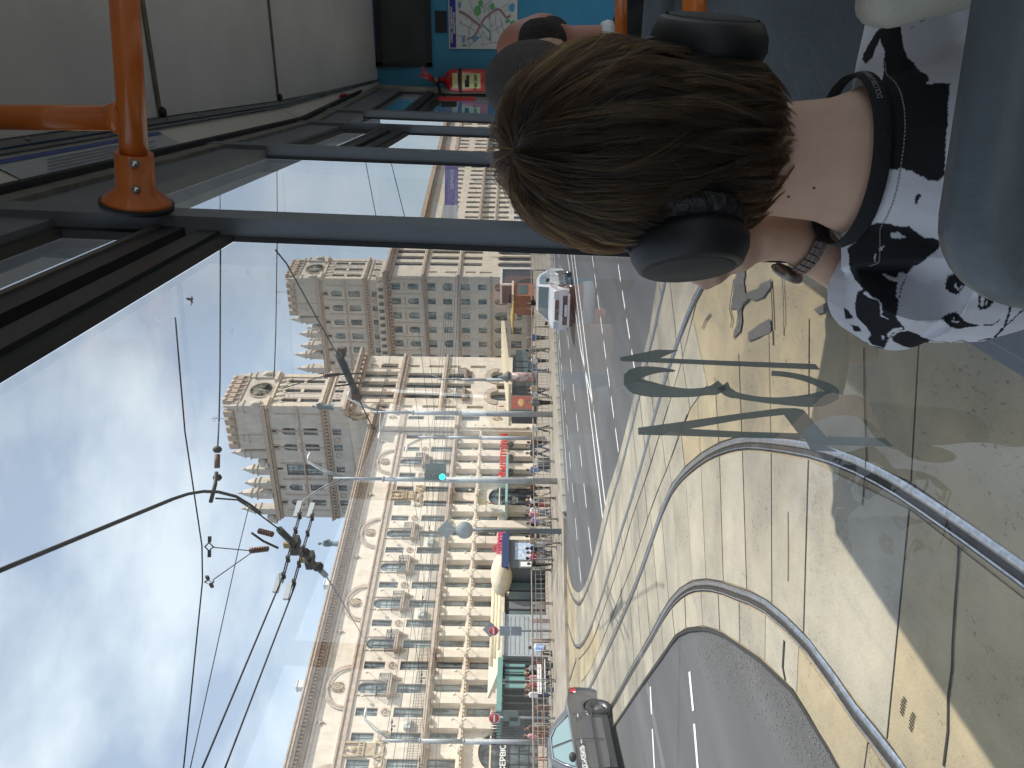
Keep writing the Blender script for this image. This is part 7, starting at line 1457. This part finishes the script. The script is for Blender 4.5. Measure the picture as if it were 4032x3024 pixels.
# ---- wristwatch
wt = thing('wristwatch', 'dark steel link wristwatch on the raised left wrist', 'watch', tuple(WO)); M_steel = mat('watch_steel', (.26, .22, .20), rough=.32, metal=.85, noise=.25, nscale=90)
wc_ = zz5(1570, 520, .867); fdv = (zz5(1060, 450, .848)-elb).normalized(); tn = (fdv+Vector((0, .35, -.0))).normalized(); u1 = (zz5(1600, 780, .86)-wc_)+FW*.022; u1 = (u1-tn*u1.dot(tn)).normalized(); u2 = tn.cross(u1)
for i in range(26):
    a = 2*math.pi*i/26
    if math.cos(a) > .78: continue
    c = wc_+u1*.0315*math.cos(a)+u2*.0315*math.sin(a); t_ = (-u1*math.sin(a)+u2*math.cos(a)); o_ = (u1*math.cos(a)+u2*math.sin(a)); Mx = Matrix((t_, tn, o_)).transposed()
    MB().box((0, -.0052, 0), (.0064, .0042, .0030)).box((0, 0, 0), (.0064, .0052, .0036)).box((0, .0052, 0), (.0064, .0042, .0030)).build('link', M_steel, wt, c, Mx.to_euler())
Mx = Matrix((u2, tn, u1)).transposed(); cs = MB(); cs.lathe([(.0, -.003), (.0165, -.003), (.0185, 0), (.0185, .004), (.0165, .0065), (.0, .0065)], n=30); cs.box((0, .019, .001), (.005, .004, .004)); cs.build('case', M_steel, wt, wc_+u1*.0335, Mx.to_euler()); MB().lathe([(.015, .0066), (0, .0072)], n=28).build('crystal', mat('watch_glass', (.5, .55, .6), rough=.05, metal=.6), wt, wc_+u1*.0335, Mx.to_euler())
# cream strap of a bag on the far shoulder
bg_ = thing('bag', 'cream cloth bag beside the right shoulder of the panda-shirt person', 'bag', tuple(D(3500, -40, .66))); b0 = Vector(bg_.location)
sm2 = MB(); sm2.tube([D(3425, 30, .70)-b0, D(3490, 0, .675)-b0, D(3560, -90, .66)-b0, D(3700, -200, .66)-b0], [.018, .028, .045, .06], 14); put('cloth', blob(sm2, .006, 5, 'cloth', mat('cream_cloth', (.56, .53, .44), rough=.9, noise=.1, nscale=20, bump=.2, bscale=200)), bg_)
# ---- the other passengers ahead
def bust(name_l, head, r, jacket, hairm, hairs, neck_dir, shoulder_w, collar=None, ear=None, skinm=None):
    t = thing('person', name_l, 'person', tuple(head-_z*.9), 0, 'passengers ahead'); o = Vector(t.location); h = Vector(head)-o
    mb = MB(); mb.ell(h, (r*.78, r*.95, r*1.12), 18, 12); mb.ell(h+Vector((0, r*.45, -r*.5)), (r*.55, r*.6, r*.75)); mb.ell(h+Vector((0, r*1.1, -r*.25)), (r*.13, r*.2, r*.22), 8, 6); nb = h+Vector((0, -r*.1, -r*1.9)); mb.tube([h-Vector((0, r*.1, r*.5)), nb], [r*.55, r*.6], 14)
    mb.tube([nb-_z*.05, nb-_z*.25, nb-_z*.5], [.12, .15, .15], 14)
    for s in (-1, 1):
        mb.ell(h+Vector((s*r*.78, .0, -r*.12)), (r*.1, r*.2, r*.32), 9, 7); mb.tube([nb+Vector((s*.17, 0, -.08)), nb+Vector((s*.22, .05, -.35)), nb+Vector((s*.15, .28, -.42))], [.05, .042, .03], 9); mb.tube([nb+Vector((s*.09, .02, -.5)), nb+Vector((s*.11, .42, -.5)), nb+Vector((s*.11, .46, -.85))], [.08, .06, .045], 9)
    put('body', blob(mb, .012, 3, 'body', skinm or M_skin), t)
    j = MB(); j.tube([nb+_z*.0, nb-_z*.06, nb-_z*.2, nb-_z*.5], [r*.68, .13, .17, .17], 16); j.tube([nb+Vector((-shoulder_w, 0, -.1)), nb+Vector((0, 0, -.05)), nb+Vector((shoulder_w, 0, -.1))], [.06, .075, .06], 12)
    for s in (-1, 1): j.tube([nb+Vector((s*shoulder_w, 0, -.1)), nb+Vector((s*(shoulder_w+.04), .05, -.36)), nb+Vector((s*.16, .25, -.42))], [.065, .055, .05], 10)
    put('jacket', blob(j, .014, 4, 'jacket', jacket), t)
    hm_ = MB()
    for c, d in hairs: hm_.ell(h+Vector(c)*r, tuple(x*r for x in d), 16, 10)
    put('hair', blob(hm_, .008, 2, 'hair', hairm), t)
    if collar: MB().lathe([(r*.66, -.01), (r*.7, .012), (r*.64, .03)], nb+_z*.0, 18).build('collar', collar, t)
    return t
M_jkt = mat('black_jacket', (.010, .010, .012), rough=.9, bump=.3, bscale=30)
M_shrt = mat('grizzled_hair', (.055, .047, .042), rough=.85, noise=.4, nscale=260, bump=.5, bscale=420, col2=(.10, .088, .078))
bust('balding passenger with reddened ear and black jacket, facing the blue wall', D(2120, 190, 2.2), .108, M_jkt, mat('dark_cropped_hair', (.03, .02, .017), rough=.85, noise=.5, nscale=120, bump=.8, bscale=200), [((0, -.35, -.05), (.74, .72, .8)), ((.45, .05, -.25), (.36, .6, .55)), ((-.45, .05, -.25), (.36, .6, .55))], None, .19, M_white, skinm=mat('ruddy_skin', (.42, .17, .12), rough=.5))
bust('passenger with short grizzled hair, head just beyond the headphone wearer', D(2135, 330, 1.62), .104, mat('dim_blue_shirt', (.05, .06, .09), rough=.9), M_shrt, [((0, -.12, .18), (.84, .95, 1.0)), ((0, -.3, -.25), (.72, .62, .7))], None, .18)
bust('fair-haired passenger in black jacket at the top edge of the picture', D(2185, -200, 1.75), .11, M_jkt, mat('fair_hair', (.36, .27, .16), rough=.8, noise=.3, nscale=90), [((0, -.1, .1), (.95, 1.05, 1.1)), ((0, -.3, -.4), (.85, .7, .8))], None, .2, M_white)
